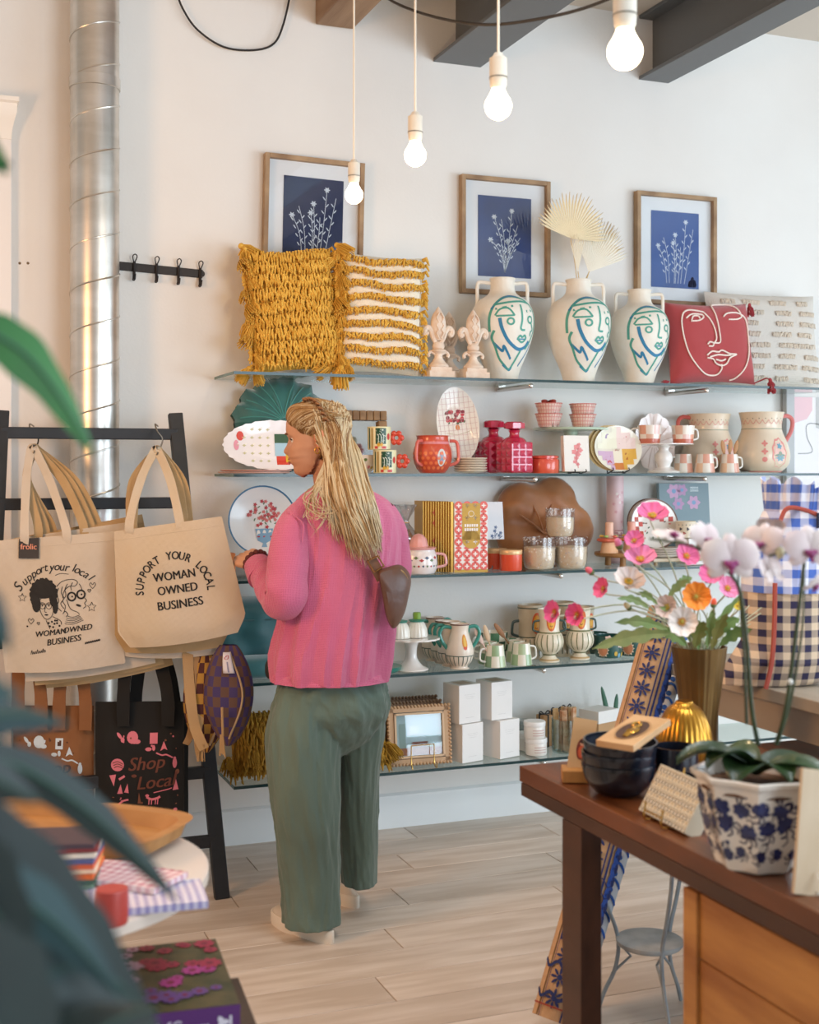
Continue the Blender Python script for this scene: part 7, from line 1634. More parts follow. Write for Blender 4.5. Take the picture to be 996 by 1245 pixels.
# wooden tray, long dough bowl
def onT(px, py, h=0): return zp(px, py, TZ + h)
wt = M('#b98a55', .5, v='#a4733f', vs=4, kind='wood', st=(1, 5, 1), b=.15, bs=20)
c = zp(84, 998, TZ + .04); t = thing('wooden_tray', 'long honey-coloured wooden tray on the round table', 'tray', (c.x, c.y + .0, TZ + .0012), -AZ + R(-19)); mb = MB()
def trayrings(): return [(.15, .075, .0), (.215, .115, .012), (.225, .125, .04), (.235, .13, .043), (.21, .108, .04), (.19, .095, .014), (.001, .001, .012)]
vs = []; n = 48
for a_, b_, z in trayrings():
    for j in range(n): th_ = 2 * pi * j / n; cx_, sy_ = cos(th_), sin(th_); vs.append((a_ * math.copysign(abs(cx_) ** .45, cx_), b_ * math.copysign(abs(sy_) ** .45, sy_), z))
fs = [(i * n + j, i * n + (j + 1) % n, (i + 1) * n + (j + 1) % n, (i + 1) * n + j) for i in range(6) for j in range(n)] + [tuple(range(n - 1, -1, -1))]
mb.add(vs, fs).build('tray_body', wt, t)
tag(MB().box((0, 0, .006), (.09, .04, .012)).build('dark_card', M('#4b3534', .6), loc=(c.x + .06, c.y - .03, TZ + .016), rot=(0, 0, -.9)), 'small dark card lying in the wooden tray', 'card')
# stack of striped notebooks
cols = ['#8fae8e', '#7c9c86', '#4e6a5a', '#e06a2e', '#efb33f', '#d9623a', '#5a5f8c', '#d7cfc4', '#8e3a3a', '#4a3a44']
c = zp(66, 1078, TZ)
for i, cc in enumerate(cols):
    o = tag(MB().box((0, 0, .0042), (.155, .11, .0084)).build('notebook', M(cc, .55, v='#f3e3cf' if i in (4, 7) else None), loc=(c.x + .0, c.y + .0, TZ + .0015 + i * .0088), rot=(0, 0, -AZ + R(rnd.uniform(-5, 5) + 8)), bevel=.001, seg=1), ['sage', 'grey green', 'dark green', 'orange', 'yellow', 'rust', 'slate blue', 'cream', 'maroon', 'plum'][i] + ' slim notebook in the pile on the round table', 'notebook', 'notebooks piled on the round table')
# folded checked napkins
gp = M('#c9889a', .85, v='#efe3e6', vs=55, kind='ging'); gbl = M('#9a94c4', .85, v='#ece8ef', vs=70, kind='ging')
def napkin(label, px, py, L, W, rz, m, h, z0=0):
    c = zp(px, py, TZ); t = thing('checked_napkin', label, 'napkin', (c.x, c.y, TZ + .001 + z0), rz, 'folded checked napkins'); mb = MB()
    for k in range(3):
        mb2 = MB(); vs = []; n = 12
        mb2.grid(lambda u, v: Vector((L * (u - .5), W * (v - .5), h * (k + 1) / 3 + .002 * sin(u * 7 + k) * sin(v * 5))), n, n); mb2.grid(lambda u, v: Vector((L * (.5 - u), W * (v - .5), h * k / 3 + .0004)), n, 1)
        mb.add(mb2.v, mb2.f)
    for s_ in (-1, 1): mb.grid(lambda u, v: Vector((L * s_ / 2, W * (u - .5), h * v)), 6, 1); mb.grid(lambda u, v: Vector((L * (u - .5), W * s_ / 2, h * v)), 6, 1)
    o = mb.build('cloth', m, t, auto=0); o.rotation_euler = (0, 0, 0); return t
for m_ in (gp, gbl):
    for nd in m_.node_tree.nodes:
        if nd.type == 'SEPXYZ':
            for l in list(m_.node_tree.links):
                if l.from_node == nd and l.from_socket.name == 'Z': m_.node_tree.links.new(nd.outputs['Y'], l.to_socket)
napkin('lilac checked napkin near the table edge', 168, 1098, .22, .12, -AZ + R(16), gbl, .012); napkin('pink checked napkin lying on the lilac one', 150, 1078, .2, .1, -AZ + R(-24), gp, .010, .0135)
tag(MB().lathe(sprof([(.02, 0), (.026, .004), (.026, .05), (.022, .056), (.001, .056)]), 24).build('red_jar', M('#b5443c', .4), loc=onT(136, 1122)), 'small red jar beside the checked napkins', 'jar')
# low stool with the flower book
c = zp(250, 1200, .52); t = thing('side_stool', 'dark wooden side table under the flower book at lower left', 'table', (c.x, c.y, 0), R(-AZ * 0))
bx0 = zp(290, 1188, .5); dk = M('#4a3a30', .55, v='#3d2f27', vs=5, kind='wood'); _a, _b = zp(292, 1216, .56), zp(262, 1137, .56); _g = math.atan2((_b - _a).y, (_b - _a).x) - pi / 2; _o = Matrix.Rotation(_g, 3, 'Z') @ Vector((-.22, -.18, 0)); t.location = (bx0.x + _o.x, bx0.y + _o.y, 0); t.rotation_euler.z = _g
MB().box((0, 0, .488), (.44, .36, .024)).build('top', dk, t, bevel=.002)
for x in (-.18, .18):
    for y in (-.14, .14): MB().box((x, y, .238), (.035, .035, .476)).build('leg', dk, t)
def bookat():
    A, B, C_2, D = zp(292, 1216, .56), zp(262, 1137, .56), None, None
    return A, B
A, B = bookat(); dv = (B - A); ang = math.atan2(dv.y, dv.x) - pi / 2
bk = thing('flower_book', 'thick purple-spined book with a dahlia flower cover at lower left', 'book', (A.x, A.y, .5015), ang); Lb = dv.length; Wb = .24; Hb = .052
MB().box((-Wb / 2 + .002, Lb / 2, Hb / 2), (Wb - .008, Lb - .008, Hb - .006)).build('pages', M('#ddd2c6', .8), bk)
mb = MB(); mb.box((-Wb / 2, Lb / 2, .0015), (Wb, Lb, .003)).box((-Wb / 2, 0, Hb / 2), (Wb, .003, Hb)); mb.build('spine_cover', M('#5e2f72', .45), bk)
MB().box((-Wb / 2, Lb / 2, Hb - .0015), (Wb, Lb, .003)).build('front_cover', M('#5d5538', .4, v='#36402a', vs=18), bk)
g = MB(); fc = lambda x, y: Vector((-x, y, Hb + .0012)); q = random.Random(8)
for i in range(44):
    x, y = q.uniform(.01, Wb - .01), q.uniform(.01, Lb - .01); r_ = q.uniform(.012, .026); ci = 0 if y > Lb * .6 else (1 if y > Lb * .33 else 3)
    if x > Wb * .6: ci = 2
    if y < Lb * .45 and x < Wb * .55 and i % 2: continue
    fz_ = (lambda h: (lambda a, b: Vector((-a, b, h))))(Hb + .0012 + i * .00003)
    x = min(max(x, r_ + .002), Wb - r_ - .002); y = min(max(y, r_ + .002), Lb - r_ - .002); blob(g, fz_, x, y, r_ * .82, mi=ci, pet=9, pa=.2, rot=q.random()); blob(g, (lambda h: (lambda a, b: Vector((-a, b, h))))(Hb + .0014 + i * .00003), x, y, r_ * .3, mi=4)
g.build('flower_print', [M('#a8324f', .45), M('#b0408a', .45), M('#c9a3b8', .45), M('#6b4b8c', .45), M('#7a1f3c', .45)], bk, auto=0)
g = MB(); fs_2 = lambda x, y: Vector((-x, -.0022, y)); text(g, fs_2, 'DREAMS', .034, Wb * .74, .012, 0, sx=-1 if False else 1)
g2 = MB(); fsp = lambda x, y: Vector((x, -.0022, y)); text(g2, fsp, 'DREAMS', .036, -Wb * .68, .012, 0, bold=.0008); 
for i in range(6): quad(g2, fsp, -Wb * .36 + i * .006, .02, -Wb * .36 + i * .006 + .004, .026, 0)
blob(g2, fsp, -.03, .026, .009, pet=3, pa=.4); stroke(g2, fsp, [(-.016, .018), (-.016, .036)], .004, 0); g2.build('spine_lettering', M('#e9e2ee', .5), bk, auto=0)
# ================================================================ big-leaved plant close to the lens
lf1, lf2, lf3 = M('#0a1c1b', .55, v='#0f2a29', vs=7), M('#122f33', .6, v='#1c4044', vs=6), M('#2a7a2e', .4, v='#1d5a24', vs=6)
t = thing('leafy_houseplant', 'large dark green houseplant with long leaves filling the lower left corner', 'plant', cp(-60, 1500, 1.0)); B0 = Vector(t.location)
def leaf(base, tip, w_, m, bend=.05, seed=0, tw=0.0, parent=t):
    a, b = Vector(base) - B0, Vector(tip) - B0; d = b - a; L = d.length; dn = d.normalized(); nrm = (Vector((-S_, -C_, 0)) + UP * .35).normalized(); sd = dn.cross(nrm).normalized(); nn = sd.cross(dn); sd2 = (sd * cos(tw) + nn * sin(tw))
    def fn(u, v):
        s_ = (u * 2 - 1); ww = w_ / 2 * (sin(pi * (v ** .75)) ** .8 + .02) * (1 + .05 * sin(v * 23 + seed)); return a + d * v + sd2 * (s_ * ww) + nn * (-abs(s_) * ww * .25) + UP * (bend * sin(pi * v)) 
    mb = MB(); mb.grid(fn, 8, 26); o = mb.build('leaf', m, parent, auto=0); o.modifiers.new('solid', 'SOLIDIFY').thickness = .0012
    mr = MB(); mr.tube([fn(.5, i / 14) + nn * .001 for i in range(15)], [.0022 * (1 - i / 18) for i in range(15)], 6); mr.build('midrib', M('#1f4a3c', .6), o)
    return o
for bx, by, tx, ty, w_, m_, d0, d1, bd in (
    (-50, 900, 218, 1098, 52, lf1, .85, 1.0, .018), (-90, 900, 84, 880, 50, lf2, .75, .85, .01), (-50, 965, 192, 1262, 88, lf1, .8, .9, .0), (-40, 1300, 205, 1268, 110, lf1, .8, .9, .06), (-90, 1040, 120, 1300, 120, lf2, .78, .86, .0),
    (-90, 980, 45, 1190, 84, lf1, .72, .8, .0), (-90, 1150, 60, 1330, 150, lf1, .7, .76, .0), (-90, 905, 48, 975, 54, lf1, .72, .8, .0), (10, 1400, 190, 1225, 110, lf1, .75, .85, .02), (-70, 820, 26, 846, 40, lf2, .62, .68, .0), (-80, 1060, 150, 1215, 60, lf2, .74, .84, .02)):
    leaf(cp(bx, by, d0), cp(tx, ty, d1), w_ / F * .85, m_, bd, bx, .25)
leaf(cp(-60, 395, .95), cp(116, 556, 1.05), 62 / F * 1.0, lf3, .03, 2, .2); leaf(cp(-60, 130, .95), cp(10, 212, .95), 40 / F, lf3, .0, 3, .3); leaf(cp(-30, 185, 1.0), cp(14, 200, 1.0), 22 / F, lf2, .0, 4, .2); leaf(cp(-50, 700, .7), cp(12, 790, .72), 36 / F, lf2, .0, 9, .2)
mb = MB()
for bx, by, d0 in ((-50, 900, .85), (-90, 900, .75), (-90, 1040, .78), (-60, 395, .95), (-60, 130, .95), (-40, 1300, .8), (-90, 1150, .7)): mb.tube(smooth_path([Vector((0, 0, 0)), (cp(bx, by, d0) - B0) * .5 - UP * .02 - RT * .05, cp(bx, by, d0) - B0], 5), .005, 8)
mb.build('stalks', M('#2f5a3c', .5), t)
pt = tag(MB().lathe(vessel(sprof([(.09, 0), (.11, .01), (.13, .12), (.135, .2)]), .008), 40).build('planter', M('#8a7f76', .6), loc=(B0.x, B0.y, .0)), 'grey planter of the large houseplant, below the frame', 'planter'); pt.location = (B0.x, B0.y, B0.z - .12)
tag(MB().box((0, 0, (B0.z - .121) / 2), (.34, .34, B0.z - .121)).build('plant_pedestal', M('#6a5a4c', .6), loc=(B0.x, B0.y, 0), bevel=.004), 'wooden pedestal under the large houseplant, below the frame', 'pedestal')
# ================================================================ RIGHT: the long wooden table
TX, TY, TH = 1.305, 2.675, .76
wal = M('#74401f', .36, v='#562e15', vs=3.2, kind='wood', st=(7, .8, 2), b=.12, bs=24, coat=.15); wal2 = M('#553422', .45, v='#402617', vs=3, kind='wood', st=(6, .9, 2), b=.12, bs=24)
t = thing('display_table', 'long dark brown wooden display table at lower right', 'table', (TX + .4, TY - 1.0, 0))
pw = .8 / 5
for i in range(5): MB().box((-.4 + pw * (i + .5), 0, TH - .018), (pw - .0015, 2.0, .036)).build('top_board', wal, t, bevel=.002)
for s_, nm in ((-1, 'x'), (1, 'x')):
    MB().box((s_ * .385, 0, TH - .052), (.03, 2.0 - .02, .03)).build('apron', wal2, t, bevel=.002); MB().box((0, s_ * .985, TH - .052), (.76, .03, .03)).build('apron', wal2, t, bevel=.002)
for x in (-.375, .375):
    for y in (.745, -.9): MB().box((x, y, (TH - .068) / 2), (.05, .085, TH - .068)).build('leg', wal2, t, bevel=.002)
shf = M('#4a2f2c', .4, v='#3b2422', vs=4, kind='wood', st=(6, 1, 1)); MB().box((0, -.12, .16), (.7, 1.7, .03)).build('lower_shelf', shf, t, bevel=.002); MB().box((0, .745, .15), (.7, .03, .06)).build('stretcher', shf, t, bevel=.002)
# pine cabinet standing under the table
pine = M('#c48b4a', .5, v='#955c2a', vs=2.2, kind='wood', st=(3, .8, 5), b=.12, bs=18, rnd_=.12)
cx0, cy1, cy0, cz = 1.36, 2.05, 1.25, .625
t = thing('pine_cabinet', 'honey pine cabinet with knotty boards under the dark table', 'cabinet', (cx0 + .25, (cy0 + cy1) / 2, .1755))
Lc = cy1 - cy0; cz -= .1755 - .04
for i in range(4): MB().box((-.25, 0, cz * (i + .5) / 4), (.018, Lc - .06, cz / 4 - .003)).build('board', pine, t, bevel=.002)
for y in (-Lc / 2 + .02, Lc / 2 - .02): MB().box((-.252, y, cz / 2), (.03, .045, cz)).build('corner_post', pine, t, bevel=.003)
MB().box((0, Lc / 2 - .01, cz / 2), (.46, .018, cz)).build('end_panel', pine, t); MB().box((0, 0, cz - .01), (.5, Lc, .02)).build('cabinet_top', pine, t, bevel=.002)
MB().box((-.262, -.26, cz * .5), (.004, .022, cz * .9)).build('metal_strip', M('#8d8478', .4, .7), t); MB().box((-.26, -.32, cz * .5), (.018, .03, cz)).build('centre_post', pine, t, bevel=.002)
for (y, z, r_) in ((-.17, .13, .018), (.05, .3, .008), (.15, .1, .006)): MB().ball((-.2592, y, z), (.0015, r_, r_ * 1.2), 0, 14, 8).build('knot', M('#5b3418', .6), t)
# wire stand with a small round shelf
c = cp(790, CY, 3.38); t = thing('wire_stand', 'white-grey round plant stand with bowed steel legs behind the table', 'stand', (c.x, c.y, 0)); sm_w = M('#a9b3b9', .45, .3, v='#8a949b', vs=14)
zs_ = HC - 572 / F * 3.38; MB().lathe([(.001, zs_ - .014), (.083, zs_ - .014), (.088, zs_ - .008), (.088, zs_), (.08, zs_ + .002), (.001, zs_)], 40).build('round_shelf', M('#b9bdbd', .5, v='#989d9e', vs=12, b=.2, bs=30), t)
for a in (0.35, 2.45, 4.54):
    mb = MB(); mb.tube([Vector((r_ * cos(a), r_ * sin(a), z)) for r_, z in [(p.x, p.y) for p in smooth_path([(.135, .005, 0), (.12, .05, 0), (.09, .12, 0), (.085, zs_, 0), (.12, .3, 0), (.15, .42, 0), (.14, .56, 0), (.1, .64, 0)], 5)]], .0055, 8); mb.build('leg', sm_w, t)
    mb = MB(); mb.tube([Vector((.086 * cos(a), .086 * sin(a), zs_ - .012)), Vector((.05 * cos(a), .05 * sin(a), zs_ - .05)), Vector((.1 * cos(a), .1 * sin(a), .1))], .004, 6); mb.build('brace', sm_w, t)
MB().lathe([(.001, .64), (.12, .64), (.12, .655), (.001, .655)], 40).build('upper_shelf', M('#b9bdbd', .5), t)
# taupe console behind
CX0, CY1, CZ0 = 1.95, 3.12, .91
gm_ = M('#a89c8c', .5, v='#9c8f7f', vs=3, kind='wood', st=(4, .8, 2)); gm2 = M('#8d8375', .55); t = thing('console_cabinet', 'taupe painted console behind the orchid carrying the gingham stocking', 'cabinet', (CX0, CY1, 0))
MB().box((.55, -.45, CZ0 - .016), (1.1, .95, .032)).build('console_top', gm_, t, bevel=.003); MB().box((.15, -.03, (CZ0 - .032) / 2), (.05, .05, CZ0 - .032)).build('leg', gm2, t, bevel=.002); MB().box((.15, -.85, (CZ0 - .032) / 2), (.05, .05, CZ0 - .032)).build('leg', gm2, t, bevel=.002)
MB().box((1.04, -.45, (CZ0 - .032) / 2), (.03, .9, CZ0 - .04)).build('side_panel', gm2, t); MB().box((.055, -.44, CZ0 - .075), (.03, .77, .085)).build('rail', gm_, t, bevel=.002); MB().box((.55, -.03, CZ0 - .075), (.94, .02, .085)).build('rail', gm_, t, bevel=.002)
MB().box((.55, -.45, .45), (1.0, .85, .02)).build('console_shelf', gm2, t, bevel=.002)
# rolled printed rugs: one long roll leaning, a slim blue one behind it
def roll(name, label, a, b, r, m, prints, cols):
    d = b - a; L = d.length; t = thing(name, label, 'rug roll', a); t.rotation_euler = d.to_track_quat('Z', 'Y').to_euler(); mb = MB()
    sp = []; n = 150
    vs = []
    for i in range(n + 1):
        a_ = i / n * 2 * pi * 3.2; rr = r * (1 - .22 * (1 - i / n)); vs.append((rr * cos(a_), rr * sin(a_)))
    V = [(x, y, z) for z in (0, L) for x, y in vs]; Fc = [(i, i + 1, n + 2 + i, n + 1 + i) for i in range(n)]
    mb.add(V, Fc).build('rug', m, t); MB().lathe([(r * .8, .004), (r * .8, L - .004)], 24).build('rug_core', m, t)
    lc = t.rotation_euler.to_matrix().inverted() @ (Vector((0, 0, HC)) - (a + b) / 2); o0 = math.atan2(lc.x, -lc.y) * r; g = MB(); fn = lambda x, y: Vector(((r + .0015) * sin((x + o0) / r), -(r + .0015) * cos((x + o0) / r), y)); prints(g, fn, r, L); g.build('block_print', cols, t, auto=0); return t
def pr1(g, fn, r, L):
    A0 = R0_
    q = random.Random(3); k = 0; z = .05
    while z < L - .03:
        for x, typ in ((-.052, 2), (-.012, 0), (.034, 1)):
            x += A0
            if typ == 0:
                blob(g, fn, x, z, .007, mi=0)
                for p in range(8): a = p * pi / 4; blob(g, fn, x + .016 * cos(a), z + .016 * sin(a), .009, .0035, mi=0, rot=a)
        z += .052
    z = .01
    while z < L - .03:
        blob(g, fn, A0 + .052, z, .013, .02, mi=1, pet=3, pa=.4); blob(g, fn, A0 + .066, z + .02, .012, .014, mi=0); z += .034
    z = .02
    for x, w_ in ((.018, .004), (.03, .006), (.084, .003), (-.04, .002)): stroke(g, fn, [(A0 + x, .0), (A0 + x, L * .5), (A0 + x, L)], w_, 0)
    for zz in (.055, .13, .33, .36): stroke(g, lambda a, b: fn(a, b) + Vector((0, 0, 0)), [(A0 + (i - 8) * .011, zz + .008 * sin(i * 1.4)) for i in range(17)], .008 if zz < .3 else .003, 0)
    stroke(g, fn, [(A0 + (i - 8) * .011, .03) for i in range(17)], .004, 2)
    for i in range(6): blob(g, fn, A0 - .03 + i * .012, .22 + .012 * (i % 2), .013, .026, mi=0, pet=3, pa=.3)
R0_ = .0
ra, rb = zp(672, 1262, 0), cp(812, 745, 3.62); ra.z = .045
roll('rug_roll', 'rolled beige rug with navy block-print flowers leaning behind table', ra, rb, .055, M('#c9a27c', .9, v='#bd946c', vs=40, b=.5, bs=90), pr1, [M('#232f63', .85), M('#2f4f9c', .85), M('#a04030', .85)])
def pr2(g, fn, r, L):
    z = .02
    while z < L: stroke(g, fn, [(-.03, z), (0, z + .02), (.03, z)], .008, 0); blob(g, fn, 0, z + .034, .008, mi=0); z += .045
roll('rug_roll', 'slim white and blue rolled rug beside the beige rug roll', zp(700, 1255, 0) + Vector((.02, .05, .03)), cp(829, 790, 3.78), .024, M('#d4d8de', .9), pr2, [M('#2f5fb0', .85)])
# bowls: three nested, matt black-blue
def onTab(px, py): return zp(px, py, TH)
bk_ = M('#14171f', .25, v='#1b2130', vs=10, coat=.5)
c = cp(752, CY, 2.71); rB = 45 / F * 2.71
bp_ = sprof([(rB * .45, 0), (rB * .62, .004), (rB * .9, .03), (rB * .99, .055), (rB, .066)], 4); bw = tag(MB().lathe(vessel(bp_, .004, .94), 48).build('dark_bowl', bk_, loc=(c.x, c.y, TH + .001)), 'glossy black bowl at the bottom of the stack of three', 'bowl', 'glossy black bowls in a stack')
for i in range(2):
    o = bw.copy(); COL.objects.link(o); o.location = (c.x + .003 * i, c.y, TH + .001 + .0235 * (i + 1)); o.rotation_euler = (R(1.5 * i), R(-2 * i), i); o['label'] = ['glossy black bowl in the middle of the stack of three', 'glossy dark bowl on top of the stack, under the boxed ornament'][i]
# boxed ornament resting across the top bowl
ct = cp(771, 893, 2.66); t = thing('window_box', 'kraft box with oval window showing a gold ornament, on the bowls', 'box', ct, 0)
ea = (cp(786, 871, 2.78) - cp(726, 912, 2.60)).normalized(); eb = (cp(816, 888, 2.68) - cp(786, 871, 2.78)).normalized(); en = ea.cross(eb).normalized(); 
if en.z < 0: en = -en
eb = en.cross(ea); Mx = Matrix((ea, eb, en)).transposed(); t.rotation_euler = Mx.to_euler(); t.location = ct + Vector((0, 0, .004)); Lx, Ly = .175, .085
krf = M('#cfa77a', .6, v='#c4996a', vs=9); MB().box((0, 0, .0), (Lx, Ly, .014)).build('tray', krf, t, bevel=.001); g = MB(); fz = lambda x, y: Vector((x, y, .0078)); blob(g, fz, -.005, 0, .056, .028, mi=0, n=28); g.build('window_recess', M('#4e3326', .5), t)
mb = MB(); f4 = lambda x, y: Vector((x, y, .0082))
mb2 = MB()
for i in range(9): a = -.5 + i * .13; mb.tube([Vector((-.05, -.008 + .001 * i, .009)), Vector((-.02 + .012 * cos(a), .018 * sin(a) - .002, .010))], .0018, 5)
mb.ball((-.012, -.008, .010), (.018, .009, .003), 0); mb.ball((.008, .0, .010), (.012, .007, .003), 0); mb.tube([(.022 + .011 * cos(a), .004 + .009 * sin(a), .010) for a in [i * pi / 8 for i in range(16)]], .003, 6, closed=True); mb.build('gold_ornament', M('#d4a24c', .25, .9), t)
nb_ = MB()
for i in range(28): a0, a1 = 2 * pi * i / 28, 2 * pi * (i + 1) / 28; nb_.add([(-.005 + .056 * cos(a0), .028 * sin(a0), .0079), (-.005 + .056 * cos(a1), .028 * sin(a1), .0079), (-.005 + .060 * cos(a1), .032 * sin(a1), .0085), (-.005 + .06 * cos(a0), .032 * sin(a0), .0085)], [(0, 1, 2, 3)])
nb_.build('window_rim', M('#b98f62', .6), t)
# portrait card in a wooden block
c = onTab(700, 951); t = thing('card_holder', 'small wooden block holding a kraft portrait card left of bowls', 'card holder', (c.x, c.y, TH + .001), -AZ + R(-4)); k = 2.8 / F
MB().box((0, .012, 8 * k), (33 * k, 34 * k, 15 * k)).build('wood_block', M('#c08a4a', .5, v='#a8733a', vs=5, kind='wood', st=(6, 1, 1)), t, bevel=.002)
cd = MB().box((0, 0, 36 * k), (29 * k, .003, 62 * k)).build('portrait_card', M('#c9a173', .6), t, (.006, .012, 8 * k), (R(-10), R(9), 0)); g = MB(); fn = lambda x, y: Vector((x, -.0022, y)); blob(g, fn, 0, 30 * k, 6.5 * k, 13 * k, mi=0, n=20); f5 = lambda x, y: Vector((x, -.0028, y)); blob(g, f5, 0, 27 * k, 4.2 * k, 8 * k, mi=1); blob(g, f5, 0, 37 * k, 3 * k, 3.4 * k, mi=2); blob(g, lambda x, y: Vector((x, -.003, y)), 0, 39 * k, 3.4 * k, 2.4 * k, mi=3)
g.build('portrait', [M('#7a2f22', .6), M('#c9532f', .6), M('#d9a07c', .6), M('#3a211a', .6)], cd, auto=0)
# small black cups behind
cpf = sprof([(.026, 0), (.034, .005), (.041, .04), (.041, .075)], 3)
o1 = tag(MB().lathe(vessel(cpf, .003), 32).build('black_cup', bk_, loc=(lambda p: (p.x, p.y, TH + .001))(cp(822, CY, 2.74))), 'glossy black cup under the gold vase, behind the bowl stack', 'cup', 'glossy black cups'); o1.scale = (1.15, 1.15, 1.25)
o2 = o1.copy(); COL.objects.link(o2); p = cp(841, CY, 2.56); o2.location = (p.x, p.y, TH + .001); o2.scale = (1.0, 1.0, .95); o2['label'] = 'glossy black cup between patterned box and the blue-white pot'
# patterned box on a gold easel, facing the aisle
A, B = onTab(771, 990), onTab(826, 1019); dv = (B - A); dv.z = 0; an = math.atan2(dv.y, dv.x); W = dv.length
t = thing('patterned_box', 'cream geometric-patterned box on a gold easel before the bowls', 'box', (A.x + .01, A.y, TH + .008), an, None, R(0)); Hb = .102
hld = bpy.data.objects.new('carton', None)
bxo = MB().box((W / 2, .018, Hb / 2), (W, .036, Hb)).build('carton', M('#d8cbb2', .6), t, (0, 0, 0), (R(-30), 0, 0), bevel=.001)
g = MB(); fn = lambda x, y: Vector((x, -.0006, y)); f6 = lambda x, y: Vector((x, -.001, y)); rows = 14
for j in range(rows):
    z = Hb * (j + .5) / rows; n = 15
    if j % 3 == 0: quad(g, fn, .002, z - .0035, W - .002, z + .0035, 0); 
    for i in range(n):
        x = W * (i + .5) / n
        if j % 3 == 0: blob(g, f6, x, z, .003, mi=1, n=4)
        elif j % 3 == 1: stroke(g, fn, [(x - W / n / 2, z - .003), (x, z + .003), (x + W / n / 2, z - .003)], .0014, 0, smooth=False); blob(g, fn, x, z - .003, .0018, mi=2, n=4)
        else: blob(g, fn, x, z, .0042, .0026, mi=0 if i % 2 else 2, n=4)
g.build('pattern_print', [M('#8f8678', .6), M('#ede3cf', .6), M('#b59d74', .6)], bxo, auto=0)
mb = MB()
for x in (W * .3, W * .68): mb.tube(smooth_path([(x, -.012, .03), (x, -.016, .0), (x, .0, -.004), (x, .05, -.003), (x, .075, .09)], 4), .002, 6)
mb.tube([(W * .3, -.014, .014), (W * .68, -.014, .014)], .002, 6); mb.build('easel', gb, t)
# brass vase with a ribbed belly and a fluted flaring neck
dV = 2.86; p = cp(832, CY, dV); k = dV / F; vs_h = lambda py: HC - (py - CY) * k - TH
t = thing('gold_gourd_vase', 'gold ribbed round vase standing before the bronze poppy vase', 'vase', (p.x, p.y, TH + .001)); zt, zm = vs_h(786), vs_h(856)
br_ = M('#b98736', .28, .95, v='#a37328', vs=8); br2 = M('#7f6238', .38, .75, v='#6c5230', vs=9)
MB().lathe(sprof([(.035, 0), (.05, .003), (33.5 * k, zm * .42), (31 * k, zm * .66), (22 * k, zm * .9), (12 * k, zm), (10 * k, zm + .006)], 5), 112, rf=lambda a, z: 1 + .035 * abs(sin(a * 14))).build('belly', br_, t)
dW = 3.03; p2 = cp(850, CY, dW); k2 = dW / F; t = thing('bronze_vase', 'tall fluted bronze vase holding the poppies', 'vase', (p2.x, p2.y, TH + .001)); zt = HC - (786 - CY) * k2 - TH; MB().lathe([(19 * k2, 0), (20 * k2, .004), (22 * k2, zt * .4), (33 * k2, zt), (31 * k2, zt), (20 * k2, zt * .4), (.001, zt * .38)], 96, rf=lambda a, z: 1 + .025 * abs(sin(a * 12))).build('vase_body', br2, t)
VM = cp(850, 792, dW)
# poppies
def poppy(label, px, py, r_px, col, d, face, centre='#e9b83a', stem_bend=.0, typ='open', root=None, seed=0):
    c = cp(px, py, d); t = thing('poppy', label, 'flower', c, 0, 'poppies in the bronze vase'); q = random.Random(seed); r = r_px * d / F; fdir = Vector(face).normalized(); fw = (FWv * fdir.y + RT * fdir.x + UP * fdir.z).normalized()
    Q = fw.to_track_quat('Z', 'Y').to_matrix().to_4x4(); pm = M(col, .6, v=None, b=.25, bs=60, sh=.3)
    if typ == 'bud':
        MB().ball((0, 0, 0), (r * .6, r * .6, r), 0, 12, 10).build('bud', pm, t, rot=Q.to_euler()); MB().ball((0, 0, -r * .45), (r * .62, r * .62, r * .65), 0, 12, 8).build('calyx', M('#5b6b3c', .7), t, rot=Q.to_euler()).location = (0, 0, 0)
    else:
        for i in range(5 if typ == 'open' else 4):
            a0 = i * 2 * pi / 5 + q.uniform(-.15, .15)
            def fn(u, v):
                s_ = u * 2 - 1; a = a0 + s_ * .98 * (.35 + .65 * v ** .6); rr = r * v * (1 + .06 * sin(u * 19 + i) * v) * (1 - .06 * s_ * s_); z = r * (.50 * v * v + .06 * sin(u * 13 + i * 2) * v) + r * .03 * (i % 2); return Q @ Vector((rr * cos(a), rr * sin(a), z))
            MB().grid(fn, 12, 8).build('petal', pm, t, auto=0)
        mb = MB(); mb.ball(Q @ Vector((0, 0, r * .12)), r * .17, 0, 10, 8); mb.build('flower_centre', M('#a5923a', .7), t)
        mb = MB()
        for i in range(26): a = i * 2.4; rr = r * .30 * math.sqrt((i + 3) / 29); mb.tube([Q @ Vector((rr * .5 * cos(a), rr * .5 * sin(a), r * .04)), Q @ Vector((rr * cos(a), rr * sin(a), r * .2))], r * .02, 4); mb.ball(Q @ Vector((rr * cos(a), rr * sin(a), r * .21)), r * .045, 0, 6, 4)
        mb.build('stamens', M(centre, .7), t)['kind'] = 'stuff'
    rt = (root or (VM + RT * q.uniform(-.035, .04) + FWv * q.uniform(-.03, .03))) - c; mid = rt * .5 + UP * stem_bend + Vector((0, 0, .01)); st_ = -fw * r * .05
    low = rt - UP * .05
    mb = MB(); mb.tube(smooth_path([st_, st_ * 4 - UP * .01 if typ != 'bud' else rt * .1, mid, rt, low], 8), .0019, 6); mb.build('stem', M('#a8b090', .7, v='#c3b9a0', vs=40), t)
    return t
PK, PK2, WH, OR = '#e0699c', '#e98ab4', '#ecdfd6', '#ee8b1c'
D = 2.85
